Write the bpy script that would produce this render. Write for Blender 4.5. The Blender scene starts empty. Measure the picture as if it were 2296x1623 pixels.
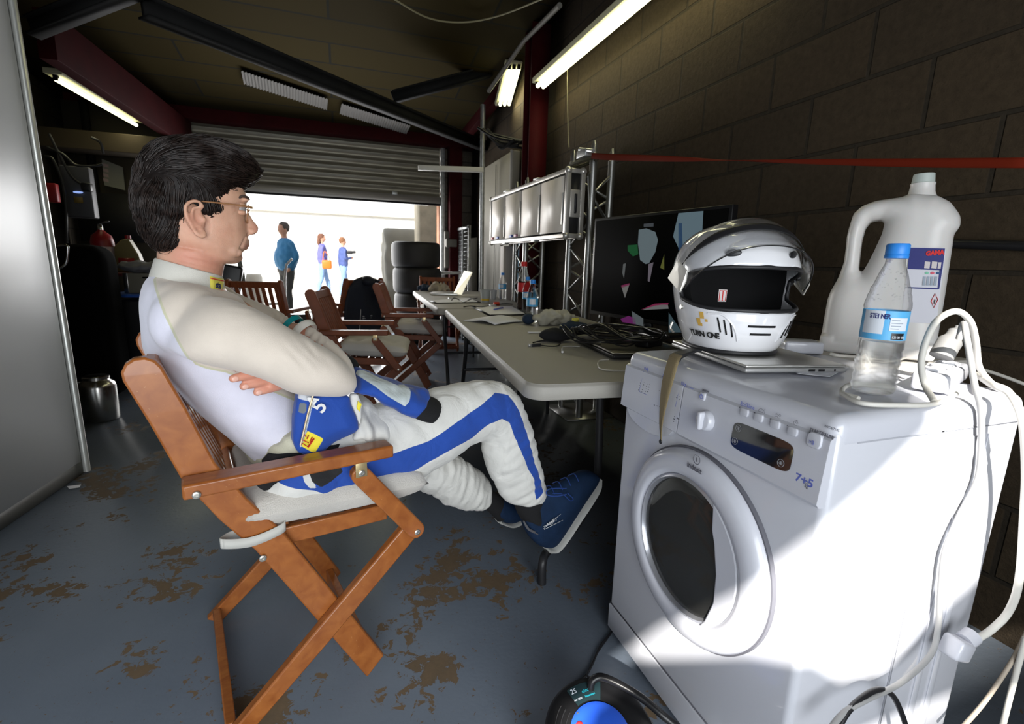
import bpy, bmesh, math, random
from mathutils import Vector, Matrix, Euler, noise
from mathutils.bvhtree import BVHTree
random.seed(7)
PI = math.pi
S = bpy.context.scene
COL = S.collection
# ---------------------------------------------------------------- camera
FPX = 1084.0; CX = 1148.0; CY = 811.5; CAMH = 1.07
def _rot():
    d = Vector((1000-CX, 6100-CY, FPX)).normalized()
    y = Vector((760-CX, 589-CY, FPX)); y = (y - d*y.dot(d)).normalized()
    up = -d; x = y.cross(up)
    return Matrix((x, y, up))          # rows: world axes in image space (x right, y down, z forward)
RM = _rot()
cam = bpy.data.cameras.new('camera'); camo = bpy.data.objects.new('camera', cam); COL.objects.link(camo)
cam.sensor_fit = 'HORIZONTAL'; cam.sensor_width = 36.0; cam.lens = FPX/2296*36.0
cam.clip_start = 0.02; cam.clip_end = 300
cam.dof.use_dof = True; cam.dof.focus_distance = 1.25; cam.dof.aperture_fstop = 5.6
M3 = RM @ Matrix(((1,0,0),(0,-1,0),(0,0,-1)))
camo.matrix_world = Matrix.Translation((0,0,CAMH)) @ M3.to_4x4()
S.camera = camo
# ---------------------------------------------------------------- exposure, sky, sun, daylight
vs = S.view_settings
vs.view_transform = 'Standard'; vs.look = 'None'; vs.gamma = 1.0; vs.use_curve_mapping = False
vs.exposure = 0.0
w = bpy.data.worlds.new('world'); S.world = w; w.use_nodes = True
bg = w.node_tree.nodes['Background']; bg.inputs[0].default_value = (0.86, 0.93, 1.0, 1); bg.inputs[1].default_value = 1.5
sun = bpy.data.lights.new('sun', 'SUN'); sun.energy = 16.0; sun.angle = 0.012; sun.color = (1.0, 0.955, 0.88)
suno = bpy.data.objects.new('sun', sun); COL.objects.link(suno)
SUND = Vector((.45, .68, -.57)).normalized()
suno.rotation_euler = SUND.to_track_quat('-Z', 'Y').to_euler(); suno.location = (-4, -6, 6)
def area(name, loc, tgt, sx, sy, e, col):
    l = bpy.data.lights.new(name, 'AREA'); l.shape = 'RECTANGLE'; l.size = sx; l.size_y = sy; l.energy = e; l.color = col
    o = bpy.data.objects.new(name, l); COL.objects.link(o); o.location = loc
    o.rotation_euler = (Vector(tgt)-Vector(loc)).to_track_quat('-Z', 'Y').to_euler(); return o
area('daylight_through_rear_opening', (-0.05, -1.66, 1.1), (-0.6, 2.0, 0.8), 2.0, 1.6, 74, (0.93, 0.97, 1.0))
area('daylight_through_shutter_opening', (0.1, 7.35, 1.0), (0.1, 3.0, 0.6), 2.3, 1.6, 95, (0.98, 0.98, 1.0))
# ---------------------------------------------------------------- helpers
def ray(px, py): return RM @ Vector((px-CX, py-CY, FPX))
def P(px, py, X=None, Y=None, Z=None):
    """photo pixel -> the point of the place where that sight line meets a plane"""
    r = ray(px, py); o = Vector((0, 0, CAMH))
    k = (Z-CAMH)/r.z if Z is not None else (Y/r.y if Y is not None else X/r.x)
    return o + r*k
# frame of the seated man and his chair
PHI = math.radians(15); PU = Vector((math.cos(PHI), math.sin(PHI), 0)); PV = Vector((-math.sin(PHI), math.cos(PHI), 0)); P0 = Vector((.07, 1.105, 0))
def LP(px, py, t):
    r = ray(px, py); o = Vector((0, 0, CAMH)); k = (t-(o-P0).dot(PV))/r.dot(PV); p = o + r*k - P0
    return Vector((p.dot(PU), t, p.z))
MP = Matrix.Translation(P0) @ Matrix.Rotation(PHI, 4, 'Z')

MATS = {}
def nodes_of(m): return m.node_tree.nodes, m.node_tree.links
def mat(name, col, rough=0.5, metal=0.0, var=0.0, vscale=8.0, bump=0.0, bscale=200.0, coat=0.0, sss=0.0, trans=0.0, ior=1.45, spec=0.5, emit=None, estr=0, sheen=0.0, stretch=(1,1,1), alpha=1.0):
    if name in MATS: return MATS[name]
    m = bpy.data.materials.new(name); m.use_nodes = True; MATS[name] = m
    n, l = nodes_of(m); b = n['Principled BSDF']
    b.inputs['Base Color'].default_value = (*col, 1); b.inputs['Roughness'].default_value = rough
    b.inputs['Metallic'].default_value = metal; b.inputs['Coat Weight'].default_value = coat
    b.inputs['Specular IOR Level'].default_value = spec; b.inputs['IOR'].default_value = ior
    b.inputs['Transmission Weight'].default_value = trans; b.inputs['Sheen Weight'].default_value = sheen
    b.inputs['Alpha'].default_value = alpha
    if sss: b.inputs['Subsurface Weight'].default_value = sss; b.inputs['Subsurface Radius'].default_value = (.012, .005, .003); b.inputs['Subsurface Scale'].default_value = 1.0
    if emit: b.inputs['Emission Color'].default_value = (*emit, 1); b.inputs['Emission Strength'].default_value = estr
    if var or bump:
        tc = n.new('ShaderNodeTexCoord'); mp = n.new('ShaderNodeMapping'); mp.inputs['Scale'].default_value = stretch
        l.new(tc.outputs['Object'], mp.inputs['Vector'])
    if var:
        t = n.new('ShaderNodeTexNoise'); t.inputs['Scale'].default_value = vscale; t.inputs['Detail'].default_value = 6
        l.new(mp.outputs[0], t.inputs['Vector'])
        r = n.new('ShaderNodeMapRange'); r.inputs[1].default_value = .3; r.inputs[2].default_value = .7; r.inputs[3].default_value = 1-var; r.inputs[4].default_value = 1+var
        l.new(t.outputs['Fac'], r.inputs[0])
        x = n.new('ShaderNodeMixRGB'); x.blend_type = 'MULTIPLY'; x.inputs[0].default_value = 1; x.inputs[1].default_value = (*col, 1)
        l.new(r.outputs[0], x.inputs[2]); l.new(x.outputs[0], b.inputs['Base Color'])
    if bump:
        t = n.new('ShaderNodeTexNoise'); t.inputs['Scale'].default_value = bscale; t.inputs['Detail'].default_value = 4
        l.new(mp.outputs[0], t.inputs['Vector'])
        bp = n.new('ShaderNodeBump'); bp.inputs['Strength'].default_value = bump; bp.inputs['Distance'].default_value = .002
        l.new(t.outputs['Fac'], bp.inputs['Height']); l.new(bp.outputs[0], b.inputs['Normal'])
    return m

TMP = bpy.data.scenes.new('scratch')
def bake(o):
    TMP.collection.objects.link(o) if o.name not in TMP.collection.objects else None
    vl = TMP.view_layers[0]; vl.update(); return bpy.data.meshes.new_from_object(o.evaluated_get(vl.depsgraph))
class _V:
    __slots__ = ('co', 'normal')
def VN(me):
    its = []
    for v in me.vertices: q = _V(); q.co = v.co.copy(); q.normal = v.normal.copy(); its.append(q)
    yield from its
    me.vertices.foreach_set('co', [c for q in its for c in q.co]); me.update()
class MB:
    """collects shapes into one mesh"""
    def __init__(s): s.bm = bmesh.new()
    def box(s, c, d, rot=None, bev=0):
        r = bmesh.ops.create_cube(s.bm, size=1.0); vs_ = r['verts']
        M = Matrix.Translation(c) @ (rot.to_4x4() if rot is not None else Matrix.Identity(4)) @ Matrix.Diagonal((d[0], d[1], d[2], 1))
        bmesh.ops.transform(s.bm, matrix=M, verts=vs_)
        if bev:
            es = list({e for v in vs_ for e in v.link_edges})
            bmesh.ops.bevel(s.bm, geom=es, offset=bev, segments=3, affect='EDGES', profile=.5)
        return s
    def bar(s, a, b, wd, th, up=(0, 0, 1), bev=0):
        a = Vector(a); b = Vector(b); z = (b-a); L = z.length; z.normalize(); x = Vector(up).cross(z)
        if x.length < 1e-4: x = Vector((1, 0, 0))
        x.normalize(); y = z.cross(x)
        R = Matrix((x, y, z)).transposed()
        return s.box((a+b)/2, (wd, th, L), R, bev)
    def grid(s, rings, closed=True, cap=True):
        vv = [[s.bm.verts.new(p) for p in r] for r in rings]
        n = len(vv[0])
        for i in range(len(vv)-1):
            for j in range(n if closed else n-1):
                k = (j+1) % n
                s.bm.faces.new((vv[i][j], vv[i][k], vv[i+1][k], vv[i+1][j]))
        if cap and closed:
            s.bm.faces.new(vv[0][::-1]); s.bm.faces.new(vv[-1])
        return vv
    def tube(s, pts, r, n=10, smooth=0, closed=False, cap=True):
        pts = [Vector(p) for p in pts]
        if smooth: pts = catmull(pts, smooth, closed)
        N = len(pts); rs = r if isinstance(r, (list, tuple)) else [r]*N
        if len(rs) != N: rs = [rs[min(len(rs)-1, int(i*(len(rs)-1)/(N-1)+.5))] for i in range(N)]
        rings = []; up = None
        for i, p in enumerate(pts):
            a = pts[i-1] if (i > 0 or closed) else p; b = pts[(i+1) % N] if (i < N-1 or closed) else p
            t = (b-a).normalized() if (b-a).length > 1e-9 else Vector((0, 0, 1))
            if up is None: up = t.orthogonal().normalized()
            up = (up - t*up.dot(t)); up = up.normalized() if up.length > 1e-6 else t.orthogonal().normalized()
            v = t.cross(up)
            rings.append([p + up*math.cos(2*PI*j/n)*rs[i] + v*math.sin(2*PI*j/n)*rs[i] for j in range(n)])
        if closed: rings.append(rings[0])
        s.grid(rings, True, cap and not closed)
        if closed: bmesh.ops.remove_doubles(s.bm, verts=s.bm.verts, dist=1e-7)
        return s
    def lathe(s, prof, n=32, o=(0, 0, 0), axis=None, squash=1.0):
        o = Vector(o); M = (axis.to_4x4() if axis is not None else Matrix.Identity(4))
        s.grid([[o + (M @ Vector((max(r, 1e-5)*math.cos(2*PI*j/n), max(r, 1e-5)*squash*math.sin(2*PI*j/n), z))) for j in range(n)] for r, z in prof])
        return s
    def prism(s, poly, h, M=None):
        """polygon in xy extruded by h along z, then placed by M"""
        M = M or Matrix.Identity(4)
        a = [s.bm.verts.new(M @ Vector((x, y, 0))) for x, y in poly]; b = [s.bm.verts.new(M @ Vector((x, y, h))) for x, y in poly]
        s.bm.faces.new(a[::-1]); s.bm.faces.new(b); n = len(a)
        for i in range(n): s.bm.faces.new((a[i], a[(i+1) % n], b[(i+1) % n], b[i]))
        return s
    def ell(s, c, r, rot=None, seg=20, rg=12):
        R = rot.to_4x4() if rot is not None else Matrix.Identity(4)
        q = bmesh.ops.create_uvsphere(s.bm, u_segments=seg, v_segments=rg, radius=1)
        bmesh.ops.transform(s.bm, matrix=Matrix.Translation(c) @ R @ Matrix.Diagonal((*r, 1)), verts=q['verts']); return s
    def quad(s, *p):
        s.bm.faces.new([s.bm.verts.new(q) for q in p]); return s
    def xf(s, M): bmesh.ops.transform(s.bm, matrix=M, verts=s.bm.verts); return s
def catmull(p, n, closed=False):
    out = []; N = len(p)
    for i in range(N if closed else N-1):
        a = p[(i-1) % N] if (closed or i > 0) else p[0]*2-p[1]; b = p[i]; c = p[(i+1) % N]
        d = p[(i+2) % N] if (closed or i < N-2) else p[-1]*2-p[-2]
        for k in range(n):
            t = k/n; out.append(.5*((2*b)+(c-a)*t+(2*a-5*b+4*c-d)*t*t+(3*b-a-3*c+d)*t**3))
    if not closed: out.append(p[-1])
    return out
BASE = {}
def finish(me, m, smooth=True, ang=40):
    if m is not None:
        for q in (m if isinstance(m, (list, tuple)) else [m]): me.materials.append(q)
    if smooth and len(me.polygons): me.shade_auto_smooth if False else me.polygons.foreach_set('use_smooth', [True]*len(me.polygons))
def obj(name, mb, m, parent=None, bev=0, smooth=True, kind=None, label=None, matrix=None, ang=40):
    if isinstance(mb, MB):
        bm = mb.bm; bmesh.ops.recalc_face_normals(bm, faces=bm.faces)
        me = bpy.data.meshes.new(name)
        if smooth:
            for e in bm.edges:
                if len(e.link_faces) == 2 and e.calc_face_angle(0) > math.radians(ang): e.smooth = False
        bm.to_mesh(me); bm.free()
    else: me = mb
    finish(me, m, smooth)
    o = bpy.data.objects.new(name, me); COL.objects.link(o)
    if parent is not None:
        o.parent = parent; o.matrix_parent_inverse = BASE.get(parent.name, Matrix.Identity(4)).inverted()
        BASE[o.name] = BASE.get(parent.name, Matrix.Identity(4)) if matrix is None else BASE.get(parent.name, Matrix.Identity(4))
        if parent.type == 'MESH': o.matrix_parent_inverse = Matrix.Identity(4)
    if bev:
        b = o.modifiers.new('b', 'BEVEL'); b.width = bev; b.segments = 2; b.limit_method = 'ANGLE'; b.angle_limit = math.radians(40)
    if kind: o['kind'] = kind
    if label: o['label'] = label
    return o
def tag(o, label=None, cat=None, group=None, kind=None):
    if label: o['label'] = label
    if cat: o['category'] = cat
    if group: o['group'] = group
    if kind: o['kind'] = kind
    return o
def thing(name, label, cat, loc=(0, 0, 0), group=None, local=False, M=None):
    """an Empty at the thing's base; its parts are authored in world space (or in its own frame when local / M)"""
    o = bpy.data.objects.new(name, None); COL.objects.link(o); o.empty_display_size = .05
    if M is not None: o.matrix_world = M; BASE[o.name] = Matrix.Identity(4)
    else:
        o.location = loc; BASE[o.name] = Matrix.Identity(4) if local else Matrix.Translation(loc)
    return tag(o, label, cat, group)
def kids(o): return list(o.children)
def copy_tree(o, parent=None):
    c = o.copy(); COL.objects.link(c)
    if parent is not None: c.parent = parent
    BASE[c.name] = BASE.get(o.name, Matrix.Identity(4))
    for k in kids(o):
        if k is not c: copy_tree(k, c)
    return c
def remesh(mbs, voxel, smooth=4, name='m', disp=None, sf=.5):
    """union of shapes as one continuous surface"""
    bm = bmesh.new()
    for q in mbs:
        t = bpy.data.meshes.new('t'); bmesh.ops.recalc_face_normals(q.bm, faces=q.bm.faces); q.bm.to_mesh(t); bm.from_mesh(t); q.bm.free(); bpy.data.meshes.remove(t)
    me = bpy.data.meshes.new('t'); bm.to_mesh(me); bm.free()
    o = bpy.data.objects.new('t', me)
    r = o.modifiers.new('r', 'REMESH'); r.mode = 'VOXEL'; r.voxel_size = voxel; r.adaptivity = 0
    if smooth: q = o.modifiers.new('s', 'SMOOTH'); q.factor = sf; q.iterations = smooth
    out = bake(o); out.name = name
    bpy.data.objects.remove(o); bpy.data.meshes.remove(me)
    return out
def loft(st, n=28, sub=4, sq=2.0, mb=None, closed_end=True):
    """st: (top point, bottom point, lateral radius, lateral axis) - elliptical sections through paired outline points"""
    mb = mb or MB(); A = [Vector(s[0]) for s in st]; B = [Vector(s[1]) for s in st]; Rr = [Vector((s[2], 0, 0)) for s in st]
    A = catmull(A, sub); B = catmull(B, sub); Rr = catmull(Rr, sub); rings = []
    for a, b, r in zip(A, B, Rr):
        c = (a+b)/2; h = (a-b)/2; lat = Vector((0, 1, 0)); r = r.x
        ring = []
        for j in range(n):
            an = 2*PI*j/n; ca, sa = math.cos(an), math.sin(an)
            ca = math.copysign(abs(ca)**(2/sq), ca); sa = math.copysign(abs(sa)**(2/sq), sa)
            ring.append(c + h*ca + lat*(r*sa))
        rings.append(ring)
    mb.grid(rings); return mb
def sdpoly(x, y, poly):
    """signed distance (inside positive) to a polygon"""
    d = 1e9; ins = False; n = len(poly)
    for i in range(n):
        x1, y1 = poly[i]; x2, y2 = poly[(i+1) % n]
        ex, ey = x2-x1, y2-y1; L = ex*ex+ey*ey
        t = max(0, min(1, ((x-x1)*ex+(y-y1)*ey)/L)) if L > 0 else 0
        dd = (x-x1-t*ex)**2+(y-y1-t*ey)**2
        if dd < d: d = dd
        if (y1 > y) != (y2 > y) and x < (x2-x1)*(y-y1)/(y2-y1)+x1: ins = not ins
    d = math.sqrt(d); return d if ins else -d
def attr(me, name, fn):
    a = me.attributes.new(name, 'FLOAT', 'POINT'); n = len(me.vertices)
    a.data.foreach_set('value', [fn(v.co, v.normal) for v in me.vertices])
def attr_mat(name, base, layers, rough=.85, bump=.3, bscale=350, sheen=.3, seam=None, wave=None, sss=0, wr=0):
    """base cloth colour with pattern pieces: layers = [(attribute, colour)], crisp at value 0"""
    m = mat(name, base, rough, sheen=sheen); n, l = nodes_of(m); b = n['Principled BSDF']
    cur = n.new('ShaderNodeRGB'); cur.outputs[0].default_value = (*base, 1); cur = cur.outputs[0]
    for at, col, off in layers:
        a = n.new('ShaderNodeAttribute'); a.attribute_name = at
        r = n.new('ShaderNodeMapRange'); r.inputs[1].default_value = off-.0006; r.inputs[2].default_value = off+.0006
        l.new(a.outputs['Fac'], r.inputs[0])
        x = n.new('ShaderNodeMixRGB'); l.new(r.outputs[0], x.inputs[0]); l.new(cur, x.inputs[1]); x.inputs[2].default_value = (*col, 1); cur = x.outputs[0]
    tc = n.new('ShaderNodeTexCoord'); t = n.new('ShaderNodeTexNoise'); t.inputs['Scale'].default_value = 14; t.inputs['Detail'].default_value = 5
    l.new(tc.outputs['Object'], t.inputs['Vector']); r = n.new('ShaderNodeMapRange'); r.inputs[1].default_value=.3; r.inputs[2].default_value=.7; r.inputs[3].default_value = .93; r.inputs[4].default_value = 1.05
    l.new(t.outputs['Fac'], r.inputs[0]); x = n.new('ShaderNodeMixRGB'); x.blend_type = 'MULTIPLY'; x.inputs[0].default_value = 1; l.new(cur, x.inputs[1]); l.new(r.outputs[0], x.inputs[2])
    l.new(x.outputs[0], b.inputs['Base Color'])
    t2 = n.new('ShaderNodeTexNoise'); t2.inputs['Scale'].default_value = bscale; t2.inputs['Detail'].default_value = 3; l.new(tc.outputs['Object'], t2.inputs['Vector'])
    bp = n.new('ShaderNodeBump'); bp.inputs['Strength'].default_value = bump; bp.inputs['Distance'].default_value = .001; l.new(t2.outputs['Fac'], bp.inputs['Height'])
    if wr:
        t3 = n.new('ShaderNodeTexNoise'); t3.inputs['Scale'].default_value = 16; t3.inputs['Detail'].default_value = 3; t3.inputs['Distortion'].default_value = .8; l.new(tc.outputs['Object'], t3.inputs['Vector'])
        b2 = n.new('ShaderNodeBump'); b2.inputs['Strength'].default_value = wr; b2.inputs['Distance'].default_value = .012; l.new(t3.outputs['Fac'], b2.inputs['Height']); l.new(bp.outputs[0], b2.inputs['Normal']); bp = b2
    l.new(bp.outputs[0], b.inputs['Normal'])
    return m
def text(s, size, M, m, parent, name='lettering', thick=.0004, sx=1.0, label=None, align='LEFT', space=1.0, bold=0):
    c = bpy.data.curves.new('t', 'FONT'); c.body = s; c.size = size; c.extrude = thick; c.align_x = align; c.space_character = space; c.offset = bold; c.resolution_u = 3
    o = bpy.data.objects.new('t', c); me = bake(o); bpy.data.objects.remove(o)
    me.transform(M @ Matrix.Diagonal((sx, 1, 1, 1))); me.materials.clear()
    return obj(name, me, m, parent, smooth=False, label=label)
def frame(o, x, y):
    """matrix with text running along x, up along y"""
    x = Vector(x).normalized(); y = Vector(y); y = (y-x*y.dot(x)).normalized(); z = x.cross(y)
    M = Matrix((x, y, z)).transposed().to_4x4(); M.translation = Vector(o); return M
# ---------------------------------------------------------------- setting materials
WEAR = [(*P(x, y, Z=0).xy, r, k) for x, y, r, k in ((1010, 1490, .13, .22), (1030, 1240, .28, .20), (70, 1265, .22, .2), (130, 1325, .12, .16), (290, 1480, .11, .24), (430, 1270, .20, .16), (760, 1500, .10, .2), (250, 1090, .25, .14), (980, 1360, .16, .18), (960, 1600, .08, .2), (1290, 1480, .07, .15), (330, 1040, .12, .14), (690, 1080, .2, .1), (1180, 1600, .06, .16))]
def floor_mat():
    m = mat('painted_floor', (.16, .19, .225), .42); n, l = nodes_of(m); b = n['Principled BSDF']
    tc = n.new('ShaderNodeTexCoord')
    def nz(sc, det, dist=0, ro=.5, off=(0, 0, 0)):
        mp = n.new('ShaderNodeMapping'); mp.inputs['Location'].default_value = off; l.new(tc.outputs['Object'], mp.inputs[0])
        t = n.new('ShaderNodeTexNoise'); t.inputs['Scale'].default_value = sc; t.inputs['Detail'].default_value = det; t.inputs['Distortion'].default_value = dist; t.inputs['Roughness'].default_value = ro
        l.new(mp.outputs[0], t.inputs['Vector']); return t.outputs['Fac']
    def mth(op, a, b_):
        q = n.new('ShaderNodeMath'); q.operation = op
        for i, v in enumerate((a, b_)):
            if isinstance(v, (int, float)): q.inputs[i].default_value = v
            else: l.new(v, q.inputs[i])
        return q.outputs[0]
    def rng(a, lo, hi, c=0, d=1):
        q = n.new('ShaderNodeMapRange'); l.new(a, q.inputs[0]); q.inputs[1].default_value = lo; q.inputs[2].default_value = hi; q.inputs[3].default_value = c; q.inputs[4].default_value = d; return q.outputs[0]
    big = nz(2.9, 4, .3, .55, (4.3, 1.2, 0)); fine = nz(26, 9, .6, .68)
    s = mth('ADD', mth('MULTIPLY', big, 1.05), mth('MULTIPLY', fine, .8))
    wear = None
    for (x_, y_, r_, k_) in WEAR:
        d_ = n.new('ShaderNodeVectorMath'); d_.operation = 'DISTANCE'; l.new(tc.outputs['Object'], d_.inputs[0]); d_.inputs[1].default_value = (x_, y_, 0)
        q_ = rng(d_.outputs['Value'], r_, 0, 0, k_); wear = q_ if wear is None else mth('MAXIMUM', wear, q_)
    s = mth('ADD', s, wear); mask = rng(s, 1.06, 1.07)
    fleck = rng(nz(75, 4, .4, .6, (3, 1, 0)), .665, .68); clus = rng(nz(2.2, 3, 0, .5, (9, 4, 0)), .40, .56)
    mask = mth('MAXIMUM', mask, mth('MULTIPLY', fleck, clus))
    x = n.new('ShaderNodeMixRGB'); l.new(rng(nz(1.3, 5), .3, .7), x.inputs[0]); x.inputs[1].default_value = (.10, .122, .155, 1); x.inputs[2].default_value = (.155, .18, .215, 1)
    sc = n.new('ShaderNodeMixRGB'); l.new(rng(nz(140, 3, 2, .7), .74, .78, 0, .5), sc.inputs[0]); l.new(x.outputs[0], sc.inputs[1]); sc.inputs[2].default_value = (.42, .42, .43, 1)
    br = n.new('ShaderNodeMixRGB'); l.new(fine, br.inputs[0]); br.inputs[1].default_value = (.055, .045, .03, 1); br.inputs[2].default_value = (.17, .11, .06, 1)
    y = n.new('ShaderNodeMixRGB'); l.new(mask, y.inputs[0]); l.new(sc.outputs[0], y.inputs[1]); l.new(br.outputs[0], y.inputs[2]); l.new(y.outputs[0], b.inputs['Base Color'])
    l.new(rng(mask, 0, 1, .33, .8), b.inputs['Roughness'])
    bp = n.new('ShaderNodeBump'); bp.inputs['Strength'].default_value = .35; bp.inputs['Distance'].default_value = .002
    l.new(mth('SUBTRACT', nz(60, 3), mask), bp.inputs['Height']); l.new(bp.outputs[0], b.inputs['Normal'])
    return m
def block_mat(name, c1, c2, mortar, ax=('y', 'z')):
    m = mat(name, c1, .9, spec=.2); n, l = nodes_of(m); b = n['Principled BSDF']
    tc = n.new('ShaderNodeTexCoord'); sp = n.new('ShaderNodeSeparateXYZ'); cb = n.new('ShaderNodeCombineXYZ'); l.new(tc.outputs['Object'], sp.inputs[0])
    l.new(sp.outputs[{'x': 0, 'y': 1, 'z': 2}[ax[0]]], cb.inputs[0]); l.new(sp.outputs[2], cb.inputs[1])
    mp = n.new('ShaderNodeMapping'); mp.inputs['Location'].default_value = (.12, .045, 0); l.new(cb.outputs[0], mp.inputs[0])
    t = n.new('ShaderNodeTexBrick'); l.new(mp.outputs[0], t.inputs['Vector']); t.inputs['Scale'].default_value = 1
    t.inputs['Brick Width'].default_value = .43; t.inputs['Row Height'].default_value = .225; t.inputs['Mortar Size'].default_value = .009; t.inputs['Mortar Smooth'].default_value = .4
    t.inputs['Color1'].default_value = (*c1, 1); t.inputs['Color2'].default_value = (*c2, 1); t.inputs['Mortar'].default_value = (*mortar, 1)
    nz = n.new('ShaderNodeTexNoise'); nz.inputs['Scale'].default_value = 40; nz.inputs['Detail'].default_value = 8; nz.inputs['Roughness'].default_value = .7; l.new(tc.outputs['Object'], nz.inputs['Vector'])
    r = n.new('ShaderNodeMapRange'); r.inputs[1].default_value = .3; r.inputs[2].default_value = .7; r.inputs[3].default_value = .72; r.inputs[4].default_value = 1.2; l.new(nz.outputs['Fac'], r.inputs[0])
    x = n.new('ShaderNodeMixRGB'); x.blend_type = 'MULTIPLY'; x.inputs[0].default_value = 1; l.new(t.outputs['Color'], x.inputs[1]); l.new(r.outputs[0], x.inputs[2]); l.new(x.outputs[0], b.inputs['Base Color'])
    a = n.new('ShaderNodeMath'); a.operation = 'MULTIPLY_ADD'; l.new(t.outputs['Fac'], a.inputs[0]); a.inputs[1].default_value = -1.2; l.new(nz.outputs['Fac'], a.inputs[2])
    bp = n.new('ShaderNodeBump'); bp.inputs['Strength'].default_value = .8; bp.inputs['Distance'].default_value = .008; l.new(a.outputs[0], bp.inputs['Height']); l.new(bp.outputs[0], b.inputs['Normal'])
    return m
def plank_mat():
    m = mat('ceiling_planks', (.12, .1, .05), .9, spec=.1); n, l = nodes_of(m); b = n['Principled BSDF']
    tc = n.new('ShaderNodeTexCoord'); t = n.new('ShaderNodeTexBrick'); l.new(tc.outputs['Object'], t.inputs['Vector']); t.inputs['Scale'].default_value = 1
    t.inputs['Brick Width'].default_value = 2.6; t.inputs['Row Height'].default_value = .34; t.inputs['Mortar Size'].default_value = .012; t.inputs['Mortar Smooth'].default_value = .3
    t.inputs['Color1'].default_value = (.045, .033, .009, 1); t.inputs['Color2'].default_value = (.032, .024, .008, 1); t.inputs['Mortar'].default_value = (.02, .02, .015, 1)
    l.new(t.outputs['Color'], b.inputs['Base Color']); return m
RED = mat('red_painted_steel', (.038, .002, .003), .75, var=.2, vscale=6, spec=.15)
DARK = mat('black_painted_steel', (.009, .009, .009), .75, var=.2, spec=.2)
GALV = mat('galvanised_steel', (.42, .43, .43), .42, .85, var=.25, vscale=25)
BLK = mat('black_plastic', (.012, .012, .014), .38)
WALL = block_mat('concrete_blocks', (.046, .032, .018), (.038, .027, .016), (.027, .021, .014))
XR, XL, YD = 1.82, -2.75, 7.0
def struct(name, mb, m, **k): return obj(name, mb, m, kind='structure', **k)
def slab(x0, x1, y0, y1, z0, z1): return MB().box(((x0+x1)/2, (y0+y1)/2, (z0+z1)/2), (x1-x0, y1-y0, z1-z0))
struct('floor', slab(XL-.2, XR+.2, -1.8, YD+.3, -.12, 0), floor_mat())
struct('wall_right', slab(XR, XR+.2, -1.8, YD+.2, 0, 4.2), WALL)
struct('wall_left', slab(XL-.2, XL, -1.8, YD+.2, 0, 4.2), block_mat('dark_blocks', (.06, .05, .035), (.05, .042, .03), (.03, .026, .02)))
# sloping roof
ZC0, ZC1 = 3.75, 2.62
mb = MB(); mb.bm.free(); mb.bm = bmesh.new()
for z in (0, .12): pass
c = [(XL-.2, -1.8, ZC0+.3), (XR+.2, -1.8, ZC0+.3), (XR+.2, YD+.2, ZC1), (XL-.2, YD+.2, ZC1)]
lo = [mb.bm.verts.new(q) for q in c]; hi = [mb.bm.verts.new((q[0], q[1], q[2]+.12)) for q in c]
mb.bm.faces.new(lo[::-1]); mb.bm.faces.new(hi)
for i in range(4): mb.bm.faces.new((lo[i], lo[(i+1) % 4], hi[(i+1) % 4], hi[i]))
struct('ceiling', mb, plank_mat())
def zc(y): return ZC0+.3 + (ZC1-ZC0-.3)*(y+1.8)/(YD+2.0)
def PC(px, py):
    r = ray(px, py); g = (ZC1-ZC0-.3)/(YD+2.0); k = (zc(0)-CAMH)/(r.z-g*r.y); return Vector((0, 0, CAMH))+r*k-Vector((0, 0, .04))
# end wall with the roller shutter opening
jl, jr = XL+.55, P(985, 447, Y=YD).x
zo = P(770, 444, Y=YD).z
zl = P(850, 322, Y=YD).z
mb = slab(XL, jl, YD, YD+.2, 0, 3.2); mb.box(((jr+.05+XR)/2+.0, YD+.1, 1.6), (XR-jr-.05, .2, 3.2)); mb.box(((jl+jr)/2, YD+.1, (zl+3.2)/2), (jr-jl+.1, .2, 3.2-zl))
struct('wall_front', mb, block_mat('end_wall_blocks', (.15, .13, .1), (.13, .11, .09), (.08, .07, .06), ('x', 'z')))
# unseen wall behind the viewer: rear opening, gap cut to shape the sun patch
mb = MB()
for poly in ([(XL, 2.62), (XL, 4.2), (-.46, 4.2), (-.46, 2.62)], [(-.46, 2.88), (-.46, 4.2), (XR, 4.2), (XR, 2.88)], [(XL, 2.18), (-1.14, 2.14), (-1.0, 2.2), (-.92, 2.27), (-.77, 2.355), (-.67, 2.45), (-.575, 2.51), (-.48, 2.585), (-.46, 2.7), (XL, 2.7)], [(-.155, 2.1), (XR, 2.1), (XR, 2.9), (-.155, 2.9)], [(XL, 2.06), (-1.17, 2.06), (-1.17, 2.15), (XL, 2.2)],
             [(XL, 0), (XL+.3, 0), (XL+.3, 2.1), (XL, 2.1)], [(1.1, 0), (XR, 0), (XR, 2.11), (1.1, 2.11)]):
    mb.prism([(x, z) for x, z in poly], .02, Matrix.Translation((0, -1.6, 0)) @ Matrix.Rotation(PI/2, 4, 'X'))
struct('wall_back_sun_mask', mb, mat('sun_gap_cladding', (.3, .3, .3), .8))
mb = MB(); mb.prism([(-3.4, 2.0), (-1.16, 2.0), (-1.1, 2.14), (-.99, 2.18), (-.90, 2.19), (-.76, 2.21), (-.66, 2.19), (-.58, 2.13), (-.46, 2.11), (-.36, 2.2), (-.2, 2.27), (1.9, 2.3), (1.9, 2.0)], .02, Matrix.Translation((0, -1.63, 0)) @ Matrix.Rotation(PI/2, 4, 'X'))
struct('sun_mask_strip', mb, mat('sun_mask_grey', (.25, .25, .25), .8))  # added unseen strip, its top edge drawn to end the sun patch below
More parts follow.
